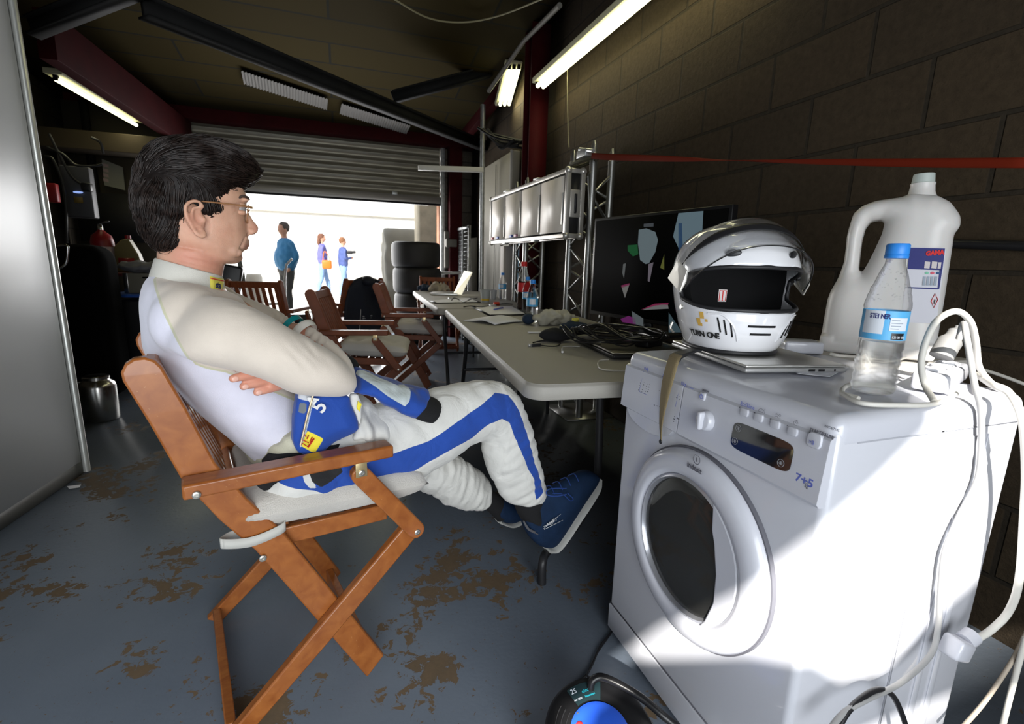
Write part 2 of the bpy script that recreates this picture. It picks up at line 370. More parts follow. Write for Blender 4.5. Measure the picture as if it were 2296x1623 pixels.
# roller shutter: curved slats rolled part way up, guides either side
mb = MB(); z = zo+.09; zt = zl+.02; prof = []
while z < zt:
    for a in range(7):
        t = a/6; prof.append((YD-.055+.03*math.sin(PI*t), z+.095*t))
    z += .1
rings = [[Vector((x, y, zz)) for (y, zz) in prof] for x in (jl, jr)]
mb.grid(rings, closed=False, cap=False)
SH = mat('shutter_slats', (.30, .28, .22), .45, .55, var=.15, vscale=3, stretch=(1, 1, 6))
sh = struct('door_1', mb, SH)
obj('bottom_rail', MB().box(((jl+jr)/2, YD-.05, zo+.045), (jr-jl, .05, .09)), mat('shutter_bottom_rail', (.42, .4, .36), .5, .3), sh)
obj('rubber_seal', MB().box(((jl+jr)/2, YD-.05, zo-.012), (jr-jl, .04, .03)), BLK, sh)
obj('guide_rail', MB().box((jr+.035, YD-.05, 1.35), (.06, .08, 2.7), bev=.005), GALV, sh)
obj('guide_rail', MB().box((jl-.035, YD-.05, 1.35), (.06, .08, 2.7), bev=.005), GALV, sh)
obj('latch', MB().box((P(885, 433, Y=YD-.08).x, YD-.085, P(885, 433, Y=YD-.08).z), (.07, .02, .04), bev=.004), GALV, sh)
struct('trim_2', MB().box(((jl+jr)/2, YD-.14, zl+.09), (jr-jl+.9, .2, .16), bev=.005), RED)                 # lintel
a = P(1020, 325, Y=YD-.15); struct('trim_3', MB().box((a.x, YD-.15, 1.35), (.17, .17, 2.7), bev=.006), RED)    # door column
struct('trim_4', MB().box((jr+.012, YD+.1, 1.3), (.02, .24, 2.6)), mat('rust_jamb', (.3, .12, .05), .7, var=.3))
# columns and roof steel
cy = 4.38
mb = MB()
for dy, ww, tt in ((-.08, .02, .17), (.08, .02, .17), (0, .17, .014)):
    mb.box((XR-.1, cy+dy, 1.65), (ww if dy == 0 else .17, tt if dy == 0 else .02, 3.3)) if False else mb.box((XR-.1, cy+dy, 1.62), (.17 if dy else .014, .014 if dy else .16, 3.24))
struct('trim_5', mb, RED)
def beam(name, a, b, wd, ht, m): return struct(name, MB().bar(a, b, wd, ht, bev=.004), m)
beam('trim_6', P(100, 75, Y=4.3), P(420, 305, Y=6.9), .1, .3, RED)
def ang_beam(name, a, b, m, k=.6):
    h = Vector((0, 0, .08*k)); mb = MB().bar(a, b, .05*k, .16*k); mb.bar(Vector(a)-h, Vector(b)-h, .16*k, .02*k); mb.bar(Vector(a)+h, Vector(b)+h, .16*k, .02*k); return struct(name, mb, m)
ang_beam('trim_7', P(320, 15, Y=3.4), P(1090, 330, Y=6.3), DARK)
ang_beam('trim_8', P(1100, 160, Y=5.2), P(880, 218, Y=5.2), DARK)
beam('trim_9', P(1130, 190, Y=5.3), P(1040, 300, Y=6.6), .09, .2, RED)
ang_beam('sun_mask_strip0', P(72, 62, Y=3.6), P(330, -40, Y=3.3), DARK, .5)
# translucent corrugated strips set in the roof
mb = MB()
for a, b in (((540, 150), (735, 215)), ((765, 225), (920, 275))):
    p = PC(*a); q = PC(*b)
    wv = (q-p).normalized(); up = Vector((.12, .3, -.05)) if False else Vector((-.05, .22, .06))
    N = 28; rr = []
    for i in range(N*2+1):
        t = i/(N*2); h = .012*(i % 2); o_ = p.lerp(q, t) + Vector((0, 0, h)); rr.append([o_, o_+Vector((-.02, .26, -.042))])
    mb.grid(rr, closed=False, cap=False)
tag(obj('roof_strip', mb, mat('grey_corrugated_sheet', (.3, .29, .27), .7)), 'grey corrugated strip fixed beside the long black roof beam', 'roof sheet')
# cables along the roof
CREAM = mat('cream_cable', (.3, .27, .16), .6)
tag(obj('roof_cable', MB().tube([P(870, -10, Y=4), P(960, 40, Y=4.3), P(1040, 50, Y=4.4), P(1120, 35, Y=4.2), P(1230, -8, Y=3.6)], .006, smooth=6), CREAM), 'pale cable sagging under the roof at the top of the photo', 'cable')
tag(obj('conduit', MB().tube([P(1255, 12, Y=3.6), P(1175, 92, Y=4.5), P(1095, 205, Y=5.0)], .02), mat('grey_conduit', (.16, .15, .13), .6)), 'grey conduit pipe running down the edge of the roof above the lights', 'pipe')
# ---------------------------------------------------------------- outside
struct('sun_mask_strip1', slab(-14, 14, YD+.3, 40, -.1, -.01), mat('outdoor_concrete', (.5, .48, .44), .85, var=.12, vscale=1.5, bump=.3, bscale=30))
OW = mat('white_painted_wall', (.86, .85, .82), .8)
mb = slab(-14, 5.2, 19.2, 19.6, 0, 2.9)
struct('sun_mask_strip2', mb, OW); struct('sun_mask_strip3', slab(-14, 5.2, 20.8, 21.2, 0, 8), mat('white_building', (.88, .88, .88), .7))
struct('sun_mask_strip4', MB().box((-4.5, 19.15, 2.62), (19, .1, .05)), mat('wall_coping', (.5, .47, .42), .8))
a = P(955, 450, Y=7.6); b = P(985, 640, Y=7.6)
struct('wall_outside', slab(P(941, 550, Y=7.75).x, XR+.6, 7.7, 8.3, 0, 3.2), mat('beige_render', (.5, .44, .34), .85, var=.15))
t = thing('fabric_tent', 'blue canopy tent with grey peaked top behind the outdoor wall', 'tent', (5.8, 25, 0))
bl = mat('blue_tent_fabric', (.02, .22, .62), .6); gr = mat('grey_tent_fabric', (.45, .47, .5), .7)
q0 = P(850, 490, Y=25); q1 = P(950, 445, Y=25)
obj('side_wall', slab(q0.x-.5, q1.x+1.2, 27, 27.2, 0, q1.z+.8), bl, t)
q = P(868, 455, Y=24.6); mb = MB(); mb.lathe([(.8, 0), (.4, .3), (.12, .5), (.02, .7)], 4, (q.x, 24.6, q.z-.55)); mb.tube([(q.x, 24.6, 0), (q.x, 24.6, q.z)], .04); obj('peaked_roof', mb, gr, t)
q = P(934, 450, Y=23); tag(obj('red_post', slab(q.x-.13, q.x+.13, 23, 23.3, 0, q.z+.6), mat('red_banner', (.55, .02, .04), .6)), 'red upright banner post outside beside the blue tent', 'post')
# folded white umbrellas low at the tent
mb = MB(); q = P(860, 483, Y=21); mb.lathe([(.9, 0), (.5, .2), (.02, .4)], 8, (q.x+.3, 21, q.z-.3)); mb.tube([(q.x+.3, 21, 0), (q.x+.3, 21, q.z+.2)], .04)
tag(obj('parasol', mb, mat('white_parasol', (.8, .82, .85), .7)), 'white parasol open outside in front of the blue tent', 'parasol')
# tarpaulin covered crate behind the tyres
mb = MB(); q = P(862, 510, Y=8.8); q2 = P(960, 512, Y=8.8); mb.box(((q.x+q2.x)/2, 9.2, q.z/2), (q2.x-q.x, .8, q.z), bev=.03)
me = remesh([mb], .03, 3); 
for v in VN(me): v.co += Vector((noise.noise(v.co*5), noise.noise(v.co*5+Vector((9, 0, 0))), 0))*.035
tag(obj('covered_crate', me, mat('grey_tarpaulin', (.3, .29, .26), .8)), 'tall crate under a creased grey tarpaulin outside behind the tyres', 'crate')
# ---------------------------------------------------------------- lights of the garage
TUBE = mat('fluorescent_tube', (1, 1, .9), .4, emit=(1.0, .97, .55), estr=5.5)
FIX = mat('light_fitting', (.55, .53, .35), .5)
def tube_light(label, a, b, n=1, grp='fluorescent tube lights', wide=.1, side=(1, 0, 0), e=14, col=(1, .93, .6), drop=.03):
    a = Vector(a); b = Vector(b); d = (b-a).normalized(); sd = Vector(side); sd = (sd-d*sd.dot(d)).normalized(); up = sd.cross(d); 
    if up.z < 0: up = -up
    t = thing('tube_light', label, 'light', tuple((a+b)/2), grp)
    obj('housing', MB().bar(a-d*.04+up*.03, b+d*.04+up*.03, wide+.02, .04, up=up, bev=.004), FIX, t)
    for i in range(n):
        o_ = sd*((i-(n-1)/2)*wide/max(n, 1))
        tb = obj('tube', MB().tube([a+o_-up*drop*.6, b+o_-up*drop*.6], .017, 12), TUBE, t)
        for q in (a, b): obj('socket', MB().box(q+o_-up*.005, (.03, .03, .045)), DARK, t)
    for q in (a.lerp(b, .15), a.lerp(b, .85)):
        if drop and q.x < XR-.5 or n == 3: obj('hanger', MB().tube([q+up*.04, Vector((q.x, q.y, zc(q.y)+.01))], .004, 6), DARK, t)
    l = bpy.data.lights.new('tube_glow', 'AREA'); l.shape = 'RECTANGLE'; l.size = wide; l.size_y = (b-a).length; l.energy = e; l.color = col
    lo_ = bpy.data.objects.new('tube_glow', l); COL.objects.link(lo_); lo_.parent = t; lo_.matrix_parent_inverse = Matrix.Translation((a+b)/2).inverted()
    R = Matrix((sd, d, sd.cross(d))).transposed()
    if (R @ Vector((0, 0, -1))).z > 0: R = Matrix((-sd, d, (-sd).cross(d))).transposed()
    lo_.matrix_world = Matrix.Translation((a+b)/2-up*.06) @ R.to_4x4()
    lo_.matrix_parent_inverse = Matrix.Identity(4); lo_.matrix_basis = Matrix.Translation(-up*.06) @ R.to_4x4()
    return t
a = P(1212, 188, X=XR-.16); b = P(1425, 3, X=XR-.16); d = (b-a).normalized()
tube_light('long lit tube light high on the block wall at right', a, a+d*2.35, 2, wide=.10, e=4)
tube_light('short bright tube light beside the red column at the far end', P(1152, 150, Y=4.9), P(1130, 232, Y=5.3), 3, wide=.15, e=2.5, side=(1, .3, 0))
tube_light('yellowish tube light under the red roof beam at left', P(125, 172, Y=5.0), P(305, 276, Y=6.4), 1, wide=.1, e=3)
mb = MB().bar(P(938, 376, Y=5.5), P(1083, 381, Y=5.5), .05, .05, bev=.004)
tag(obj('unlit_light_bar', mb, mat('pale_bar', (.55, .54, .5), .5)), 'pale horizontal bar sticking out from the steel post before the shutter', 'bar')
mb = MB().tube([P(1083, 235, Y=5.55), Vector((P(1083, 400, Y=5.55).x, 5.55, 0))], .028, 14)
tag(obj('steel_post', mb, GALV), 'thin galvanised steel post standing floor to roof near the shutter', 'post')
tag(obj('sun_blocker', MB().box((-1, -7, 2.9), (16, 1.5, 5.8)), mat('blocker_grey', (.55, .55, .55), .8)), 'added unseen grey block behind the viewer that keeps low sun out', 'sun_blocker')  # added out of view only to block the low sun
# ---------------------------------------------------------------- folding wooden armchair (own frame: x forward, y across away from viewer, origin under the near front foot)
def wood_mat():
    m = mat('orange_stained_wood', (.5, .17, .035), .36, coat=.25); n, l = nodes_of(m); b = n['Principled BSDF']
    tc = n.new('ShaderNodeTexCoord'); mp = n.new('ShaderNodeMapping'); mp.inputs['Scale'].default_value = (5, 14, 5); l.new(tc.outputs['Object'], mp.inputs[0])
    t = n.new('ShaderNodeTexNoise'); t.inputs['Scale'].default_value = 6; t.inputs['Detail'].default_value = 7; t.inputs['Distortion'].default_value = .6; l.new(mp.outputs[0], t.inputs['Vector'])
    r = n.new('ShaderNodeValToRGB'); r.color_ramp.elements[0].position = .28; r.color_ramp.elements[0].color = (.26, .072, .013, 1); r.color_ramp.elements[1].position = .72; r.color_ramp.elements[1].color = (.39, .13, .028, 1)
    l.new(t.outputs['Fac'], r.inputs[0]); 
    t2 = n.new('ShaderNodeTexNoise'); t2.inputs['Scale'].default_value = 90; t2.inputs['Detail'].default_value = 3; t2.inputs['Distortion'].default_value = 2.5; l.new(tc.outputs['Object'], t2.inputs['Vector'])
    q = n.new('ShaderNodeMapRange'); q.inputs[1].default_value = .73; q.inputs[2].default_value = .76; q.inputs[4].default_value = .6; l.new(t2.outputs['Fac'], q.inputs[0])
    x = n.new('ShaderNodeMixRGB'); l.new(q.outputs[0], x.inputs[0]); l.new(r.outputs[0], x.inputs[1]); x.inputs[2].default_value = (.6, .33, .15, 1); l.new(x.outputs[0], b.inputs['Base Color'])
    return m
WOOD = wood_mat()
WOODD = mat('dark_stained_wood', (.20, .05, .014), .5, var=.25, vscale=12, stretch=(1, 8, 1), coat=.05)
BOLT = mat('steel_bolt', (.6, .58, .52), .3, .9)
BRASS = mat('brass_bracket', (.6, .47, .25), .35, .85)
W_ = .48   # overall width
def plank(pts, wd, y0, th, ends=True, n=6):
    """flat member following a polyline in the x-z plane, rounded ends, thickness th from y0"""
    pts = [Vector((p[0], 0, p[1])) for p in pts]; L = []; Rr = []
    for i, p in enumerate(pts):
        a = pts[max(i-1, 0)]; b = pts[min(i+1, len(pts)-1)]; t = (b-a).normalized(); nn = Vector((-t.z, 0, t.x))
        L.append(p+nn*wd/2); Rr.append(p-nn*wd/2)
    def cap(p, t):
        nn = Vector((-t.z, 0, t.x)); return [p + nn*wd/2*math.cos(a) + t*wd/2*math.sin(a) for a in [PI*k/n for k in range(1, n)]]
    poly = L[:]
    e0, e1 = ends if isinstance(ends, tuple) else (ends, ends)
    if e1: poly += cap(pts[-1], (pts[-1]-pts[-2]).normalized())
    poly += Rr[::-1]
    if e0: poly += [q for q in cap(pts[0], (pts[0]-pts[1]).normalized())[::-1]][::-1] if False else [pts[0]*2-q for q in cap(pts[0]*1, (pts[1]-pts[0]).normalized())]
    mb = MB(); mb.prism([(q.x, q.z) for q in poly], th, Matrix.Translation((0, y0+th, 0)) @ Matrix.Rotation(PI/2, 4, 'X')); return mb
def bolt(x, z, y, r=.008, d=-1):
    mb = MB(); R = Matrix.Rotation(-d*PI/2, 3, 'X'); mb.lathe([(r, 0), (r, .002), (r*.75, .0035), (r*.45, .0035), (r*.4, .002), (.0001, .002)], 16, (x, y, z), R); return mb
AP = [(-.413, .868), (-.35, .64), (-.215, .44), (-.008, .02)]   # long leg that carries the back
BP = [(.082, .405), (-.36, .008)]                                   # crossing leg
def wedge_foot(mb, z=0): return mb
def make_chair(M, label, group=None, wood=None, strap=True):
    wood = wood or WOOD
    t = thing('folding_armchair', label, 'chair', group=group, M=M)
    for side in (0, 1):
        m = (lambda y, th: y) if side == 0 else (lambda y, th: W_-y-th)
        s = 1 if side == 0 else -1
        # leg A slots inside, leg B outside
        lg = plank([(-.42, .855), (-.39, .77), (-.352, .65), (-.30, .555), (-.24, .465), (-.16, .31), (-.03, .055)], .062, m(.024, .026), .026, (True, False))
        bm = lg.bm
        for v in bm.verts:
            if v.co.z < .1: v.co = v.co + Vector((.03, 0, -.058))*((.1-v.co.z)/.1 if v.co.z > .02 else .8)
        q = obj('leg', lg, wood, t, bev=.004)
        for v in VN(q.data): v.co.z = max(v.co.z, 0)
        lg = plank([BP[0], (-.14, .203), (-.325, .034)], .05, m(0, .024), .024, (True, False))
        for v in lg.bm.verts:
            if v.co.z < .08: v.co = v.co + Vector((-.03, 0, -.03))
        q = obj('leg', lg, wood, t, bev=.004)
        for v in VN(q.data): v.co.z = max(v.co.z, 0)
        obj('arm_support', plank([(-.05, .59), (.082, .412)], .043, m(-.024, .023), .023, True), wood, t, bev=.003)
        arm = MB(); ya = m(-.03, .055)+.0275; arm.box((-.178, ya, .634), (.408, .052, .03)); 
        obj('armrest', arm, wood, t, bev=.005)
        br = obj('bracket', MB().box((-.05, m(-.0275, .003)+.0015, .606), (.026, .003, .036), bev=.001), BRASS, t)
        d = -1 if side == 0 else 1
        yy = -.028 if side == 0 else W_+.028
        for (bx, bz, by) in ((-.05, .598, yy), (.083, .408, yy+.004*s), (-.36, .628, (-.031 if side == 0 else W_+.031)), (-.255, .43, (.02 if side == 0 else W_-.02))):
            obj('bolt', bolt(bx, bz, by, .0075, d), BOLT, t)
        obj('seat_rail', plank([(-.235, .450), (.035, .441)], .042, m(.052, .018), .018, False), wood, t, bev=.003)
    # seat slats
    for i in range(7):
        x = -.215 + i*.042; obj('seat_slat', MB().box((x, W_/2, .457), (.03, W_-.13, .012), Matrix.Rotation(.03, 3, 'Y')), wood, t, bev=.003)
    # back: two rails with slats between the legs
    def bp(u): # point on the back line
        a = Vector((-.24, 0, .475)); b = Vector((-.30, 0, .56)); c = Vector((-.405, 0, .85)); return a.lerp(b, u*4) if u < .25 else b.lerp(c, (u-.25)/.75)
    up = bp(1)-bp(.8)
    obj('top_rail', MB().bar(bp(.985)+Vector((0, .05, 0)), bp(.985)+Vector((0, W_-.05, 0)), .05, .022, up=(1, 0, .3)), wood, t, bev=.004)
    obj('lower_rail', MB().bar(bp(.16)+Vector((0, .05, 0)), bp(.16)+Vector((0, W_-.05, 0)), .045, .022, up=(1, 0, .6)), wood, t, bev=.004)
    for i in range(7):
        y = .085+i*(W_-.17)/6; obj('back_slat', MB().bar(bp(.2)+Vector((0, y, 0)), bp(.95)+Vector((0, y, 0)), .03, .011, up=(0, 1, 0)) if False else MB().bar(bp(.26)+Vector((0, y, 0)), bp(.94)+Vector((0, y, 0)), .011, .03, up=(0, 1, 0)), wood, t, bev=.002)
    obj('foot_bar', MB().bar((-.345, .024, .03), (-.345, W_-.024, .03), .022, .04, up=(0, 0, 1)), wood, t, bev=.003)
    obj('foot_bar', MB().bar((-.03, .05, .06), (-.03, W_-.05, .06), .022, .04, up=(0, 0, 1)), wood, t, bev=.003)
    return t
man_chair = make_chair(MP, 'foreground orange-brown folding wooden armchair the seated driver sits on')
# ---------------------------------------------------------------- cushions
CUSH = mat('linen_cushion', (.60, .57, .52), .9, bump=.9, bscale=420, var=.06, sheen=.2)
def cushion_mesh(w, d, h, seed=0, press=0):
    n = 34; mb = MB(); rows = {0: [], 1: []}
    tufts = [(-.25, -.25), (.25, -.25), (-.25, .25), (.25, .25), (0, 0)]
    for top in (1, 0):
        g = []
        for i in range(n+1):
            r = []
            for j in range(n+1):
                u = i/n*2-1; v = j/n*2-1
                e = max(0, 1-abs(u)**5)*max(0, 1-abs(v)**5)
                z = h*.5*(e**.42)
                for a, b in tufts: z *= 1-.55*math.exp(-((u/2-a)**2+(v/2-b)**2)/.0045)
                z += .006*noise.noise(Vector((u*2.5, v*2.5, seed+top*5)))*e
                if top and press: z *= 1-press*math.exp(-((u*1.1)**2+(v*1.1)**2)/.5)
                k = 1-.03*(1-e)
                r.append(Vector((u*d/2*k+.004*noise.noise(Vector((v*4, seed, 1))), v*w/2*k, h/2+(z if top else -z*.9))))
            g.append(r)
        rows[top] = g
    mb.grid(rows[1], closed=False, cap=False); mb.grid(rows[0], closed=False, cap=False)
    bmesh.ops.remove_doubles(mb.bm, verts=mb.bm.verts, dist=.0006); return mb
def cushion(chairM, label, seed, press=0, strap=True, group='seat cushions on the other folding chairs'):
    M = chairM @ Matrix.Translation((-.075, W_/2, .4625)) @ Matrix.Rotation(.05, 4, 'Y')
    t = thing('seat_cushion', label, 'cushion', M=M, group=group)
    obj('pad', cushion_mesh(.455, .43, .108, seed, press), CUSH, t)
    if strap:
        K = M.inverted() @ chairM; mb = MB()
        pts = [(-.17, .012, .462), (-.245, .008, .47), (-.287, .012, .478), (-.30, .03, .474), (-.287, .06, .468)]
        rr = []
        loop = [(-.262, .016, .49), (-.232, .016, .468+.0), (-.228, .05, .466), (-.30, .06, .505), (-.312, .03, .52), (-.30, .012, .512)]
        for p in catmull([Vector(q) for q in [(-.325, .02, .487), (-.275, .0185, .476), (-.222, .018, .485), (-.205, .03, .49), (-.24, .056, .487), (-.30, .056, .483), (-.325, .04, .484)]], 5, True):
            rr.append([K @ (p+Vector((0, 0, z))) for z in (-.011, .011)])
        rr.append(rr[0]); mb.grid(rr, closed=False, cap=False); q = obj('tie_strap', mb, mat('grey_elastic_strap', (.55, .54, .5), .7), t); s_ = q.modifiers.new('s', 'SOLIDIFY'); s_.thickness = .002
    return t
cushion(MP, 'grey-beige tufted cushion under the seated driver with an elastic strap', 1, .25, group=None)
# the other chairs
chairs = [((.24, 3.0), -10, 'wooden folding armchair directly behind the driver, side on, nearest of those by the table'),
          ((.68, 3.90), -10, 'wooden folding armchair pushed under the table between the jacket chair and the near one'),
          ((.178, 5.45), 125, 'wooden folding armchair with the navy jacket hung over its slatted back'),
          ((.86, 5.62), -95, 'wooden folding armchair at the far head of the tables, facing the viewer'),
          ((-.28, 4.65), 72, 'wooden folding armchair seen from behind beyond the chin of the driver')]
CM = []
first = None
for i, (xy, a, lab) in enumerate(chairs):
    M = Matrix.Translation((*xy, 0)) @ Matrix.Rotation(math.radians(a), 4, 'Z'); CM.append(M)
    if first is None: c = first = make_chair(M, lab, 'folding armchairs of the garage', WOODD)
    else: c = copy_tree(first); c.matrix_world = M; c['label'] = lab
cushion(CM[0], 'beige tufted cushion on the chair directly behind the driver', 3, strap=False)
cushion(CM[1], 'beige tufted cushion on the chair pushed under the table', 5, strap=False)
cushion(CM[3], 'pale cushion on the chair at the far head of the table', 7, strap=False)
# navy jacket draped over chair 3's back
NAVY = mat('navy_softshell', (.008, .011, .022), .75, bump=.4, bscale=60)
M = CM[2]; mb = MB()
st = []
for k, (z, hw, dx) in enumerate(((.90, .05, -.43), (.875, .13, -.43), (.80, .19, -.425), (.68, .21, -.40), (.56, .235, -.385), (.44, .25, -.38), (.34, .255, -.375), (.27, .235, -.37))):
    c = Vector((dx-.02, W_/2, z)); ring = []
    for j in range(28):
        a = 2*PI*j/28; f = .045+.012*math.sin(5*a+z*9); ring.append(M @ (c+Vector((f*math.cos(a)*(.5 if z > .88 else 1), hw*math.sin(a)*(1+.05*math.sin(3*a+z*14)), 0))))
    st.append(ring)
mb.grid(st)
jk = thing('jacket', 'black and navy softshell jacket hanging over the back of a chair', 'jacket', tuple(M @ Vector((-.4, .24, .3))))
body = obj('jacket_body', remesh([mb], .009, 3), NAVY, jk)
hd = MB().ell(M @ Vector((-.47, W_/2, .86)), (.07, .11, .05)); hd.ell(M @ Vector((-.49, W_/2-.12, .78)), (.04, .07, .09)); obj('hood', hd, NAVY, jk)
PIP = mat('grey_piping', (.6, .6, .62), .6)
for yy, zz in ((-.235, 1), (.1, .6)):
    obj('piping', MB().tube([M @ Vector((-.455+.0*k, W_/2+yy*(1-.25*k/4), .35+.1*k*zz)) for k in range(5)], .003, 6, smooth=3), PIP, jk)
mk = MB()
for r_ in range(2):
    for k in range(9-r_): mk.box(M @ Vector((-.452, .29-.013*k, .52-.02*r_)), (.006, .006, .011), M.to_3x3())
obj('chest_print', mk, PIP, jk)
# ---------------------------------------------------------------- the seated driver (authored in the chair's frame: x forward, y = t away from viewer)
man = thing('person', 'seated man in white undershirt, arms crossed, blue and white race suit at the waist', 'person', M=MP)
def pairs(lst, t, side=None):
    out = []
    for q in lst:
        a, b, r = q[0], q[1], q[2]; tt = q[3] if len(q) > 3 else t
        out.append((LP(*a, tt), LP(*b, tt), r))
    return out
TC = .25
# --- skull and face by horizontal sections; front/back outline points from photo
HR = [ # row y, back x, front x, half width, squareness
 (327, 400, 480, .030, 2.0), (336, 365, 512, .052, 2.0), (352, 338, 532, .064, 2.1), (380, 322, 543, .073, 2.2), (405, 316, 546, .077, 2.3), (430, 314, 549, .078, 2.4),
 (447, 314, 553, .078, 2.4), (460, 316, 553, .077, 2.4), (470, 318, 549, .075, 2.4), (482, 321, 549, .073, 2.4), (500, 326, 551, .071, 2.4), (520, 334, 554, .068, 2.4), (535, 345, 556, .066, 2.4),
 (549, 362, 556, .063, 2.4), (558, 385, 551, .060, 2.4), (566, 410, 543, .056, 2.4), (576, 435, 541, .050, 2.4), (584, 460, 535, .042, 2.3), (590, 480, 520, .028, 2.2)]
def slices(rows, n=48, front_taper=.12):
    mb = MB(); rings = []
    ks = [ (Vector((LP(b, y, TC).x, 0, LP(b, y, TC).z)), Vector((LP(f, y, TC).x, 0, LP(f, y, TC).z)), Vector((w, s, 0))) for y, b, f, w, s in rows]
    A = catmull([k[0] for k in ks], 3); B = catmull([k[1] for k in ks], 3); C = catmull([k[2] for k in ks], 3)
    for a, b, c in zip(A, B, C):
        m = (a+b)/2; h = (b-a)/2; ring = []
        for j in range(n):
            an = 2*PI*j/n; ca, sa = math.cos(an), math.sin(an); e = 2/c.y
            cx_ = math.copysign(abs(ca)**e, ca); sy = math.copysign(abs(sa)**e, sa)
            w_ = c.x*(1-front_taper*max(0, cx_)**1.5)
            ring.append(Vector((m.x+h.x*cx_, TC+w_*sy, m.z+h.z*cx_)))
        rings.append(ring)
    mb.grid(rings); return mb
head = slices(HR)
L_ = lambda x, y, dt=0: LP(x, y, TC) + Vector((0, dt, 0))
bits = [head]
# nose
nz = MB(); nst = [((545, 462), (553, 467), .010), ((545, 480), (561, 483), .0095), ((545, 497), (570, 497), .011), ((547, 512), (579.5, 509), .0135), ((550, 522), (577, 519), .0125), ((553, 527), (565, 526), .009)]
loft([(L_(*a), L_(*b), r) for a, b, r in nst], 20, 5, mb=nz); 
for s in (-1, 1): nz.ell(L_(562, 519, s*.0125), (.0105, .0065, .0085)); nz.ell(L_(568, 516, s*.008), (.010, .007, .008))
bits.append(nz)
# brow, cheek, lips, chin, jowl
fx = MB()
for s in (-1, 1):
    fx.ell(L_(540, 451, s*.028), (.013, .019, .0055), Matrix.Rotation(-s*.35, 3, 'Z'))
    fx.ell(L_(512, 560, s*.042), (.026, .012, .014), Matrix.Rotation(.35, 3, 'Y'))
    fx.ell(L_(541, 533, s*.020), (.012, .014, .012))
fx.ell(L_(553, 542), (.0065, .022, .0085)); fx.ell(L_(552.5, 548.5), (.0068, .019, .0036)); fx.ell(L_(549.5, 556.5), (.0062, .017, .0046)); fx.ell(L_(531, 577), (.0125, .022, .0115)); fx.ell(L_(518, 584), (.018, .028, .008))
bits.append(fx)
# neck
neck = loft([(L_(352, 548), L_(505, 575), .060), (L_(351, 570), L_(503, 598), .061), (L_(350, 592), L_(500, 615), .063), (L_(346, 615), L_(500, 636), .070), (L_(335, 650), L_(520, 670), .09)], 30); bits.append(neck)
# ears
for s in (-1, 1):
    tt = s*.0825
    E_ = lambda x, y, d=0: L_(x, y, tt+s*d)
    er = MB()
    er.tube([E_(446, 478, .004), E_(450, 469, .010), E_(441, 460.5, .015), E_(428, 460, .017), E_(417, 466, .018), E_(413.5, 478, .018), E_(417, 493, .017), E_(425, 508, .013), E_(432, 520, .009), E_(441, 529, .006), E_(452, 531, .004), E_(456, 522, .002)], [.0028, .0036, .0038, .004, .0042, .0044, .0042, .0040, .0042, .0056, .0058, .004], 10, smooth=4)
    er.tube([E_(441, 472, .008), E_(430, 474, .011), E_(427, 488, .012), E_(431, 502, .010), E_(440, 511, .008), E_(449, 511, .006)], .0032, 8, smooth=4)
    er.ell(E_(433, 494, -.002), (.018, .0095, .031), Matrix.Rotation(-.2, 3, 'Y')); er.ell(E_(452, 497, .002), (.006, .005, .007)); er.ell(E_(448, 526, .002), (.009, .006, .009))
    bits.append(er)
# arms: right (near) forearm is under the sleeve, wrist and hand reach up over the far arm; left hand tucked below the near arm
def limb(pts, rs, n=16): return MB().tube([Vector(p) for p in pts], rs, n, smooth=4)
def hand(wrist, knuck, wdir, thick_dir, finger_len, curls, tdir, width=.078, thumb=True):
    """palm from wrist to knuckles, five separate fingers with two bends each"""
    wrist = Vector(wrist); knuck = Vector(knuck); wd = Vector(wdir).normalized(); td = Vector(thick_dir).normalized(); f = (knuck-wrist).normalized(); out = []
    pm = MB(); rings = []
    for k in range(9):
        u = k/8; c = wrist.lerp(knuck, u); hw = (.027+(.040-.027)*min(1, u*1.6))*(width/.078); ht = .019-.006*u; ring = []
        for j in range(20):
            a = 2*PI*j/20; ring.append(c + wd*hw*math.copysign(abs(math.cos(a))**.8, math.cos(a)) + td*ht*math.sin(a))
        rings.append(ring)
    pm.grid(rings); out.append(pm)
    for i, (L, (c1, c2, c3)) in enumerate(zip(finger_len, curls)):
        off = (-.0285+.019*i)*(width/.078); p = knuck + wd*off - f*.006 - f*(.004*abs(i-1.3)); d = (f + wd*(off*1.2)).normalized(); pts = [p-f*.012, p]; ax = td.cross(d)
        for frac, c in ((.45, c1), (.3, c2), (.25, c3)):
            d = Matrix.Rotation(c, 3, ax) @ d; p = p + d*L*frac; pts.append(p.copy())
        out.append(MB().tube(pts, [.0100, .0104, .0098, .0098, .0094, .0094, .0088, .0082, .0074], 12, smooth=3)); out.append(MB().ell(pts[-1], (.0084,)*3, seg=12, rg=8))
        TIPS.append((pts[-1].copy(), d.copy(), (td - d*td.dot(d)).normalized()))
    if thumb:
        b = wrist.lerp(knuck, .28) + wd*tdir*(.030); d0 = (f*.75+wd*tdir*.65).normalized()
        pts = [b-d0*.01, b+d0*.022, b+d0*.045+f*.006, b+d0*.058+f*.022]
        out.append(MB().tube(pts, [.0125, .0120, .0105, .010, .0095, .009], 12, smooth=4)); out.append(MB().ell(pts[-1], (.0088,)*3, seg=12, rg=8))
    return out
TIPS = []
# left hand: palm hidden under the near sleeve, fingers come out pointing back and down along the ribs
lk = LP(602, 840, .030); lw = LP(676, 818, .07)
upd = (LP(560, 820, .058)-LP(566, 862, .058)).normalized()
bits += hand(lw, lk, -upd, Vector((0, -1, 0)), [.074, .078, .062, .040], [(.05, .10, .12), (.03, .08, .12), (.03, .1, .12), (.05, .1, .12)], -1, width=.078)
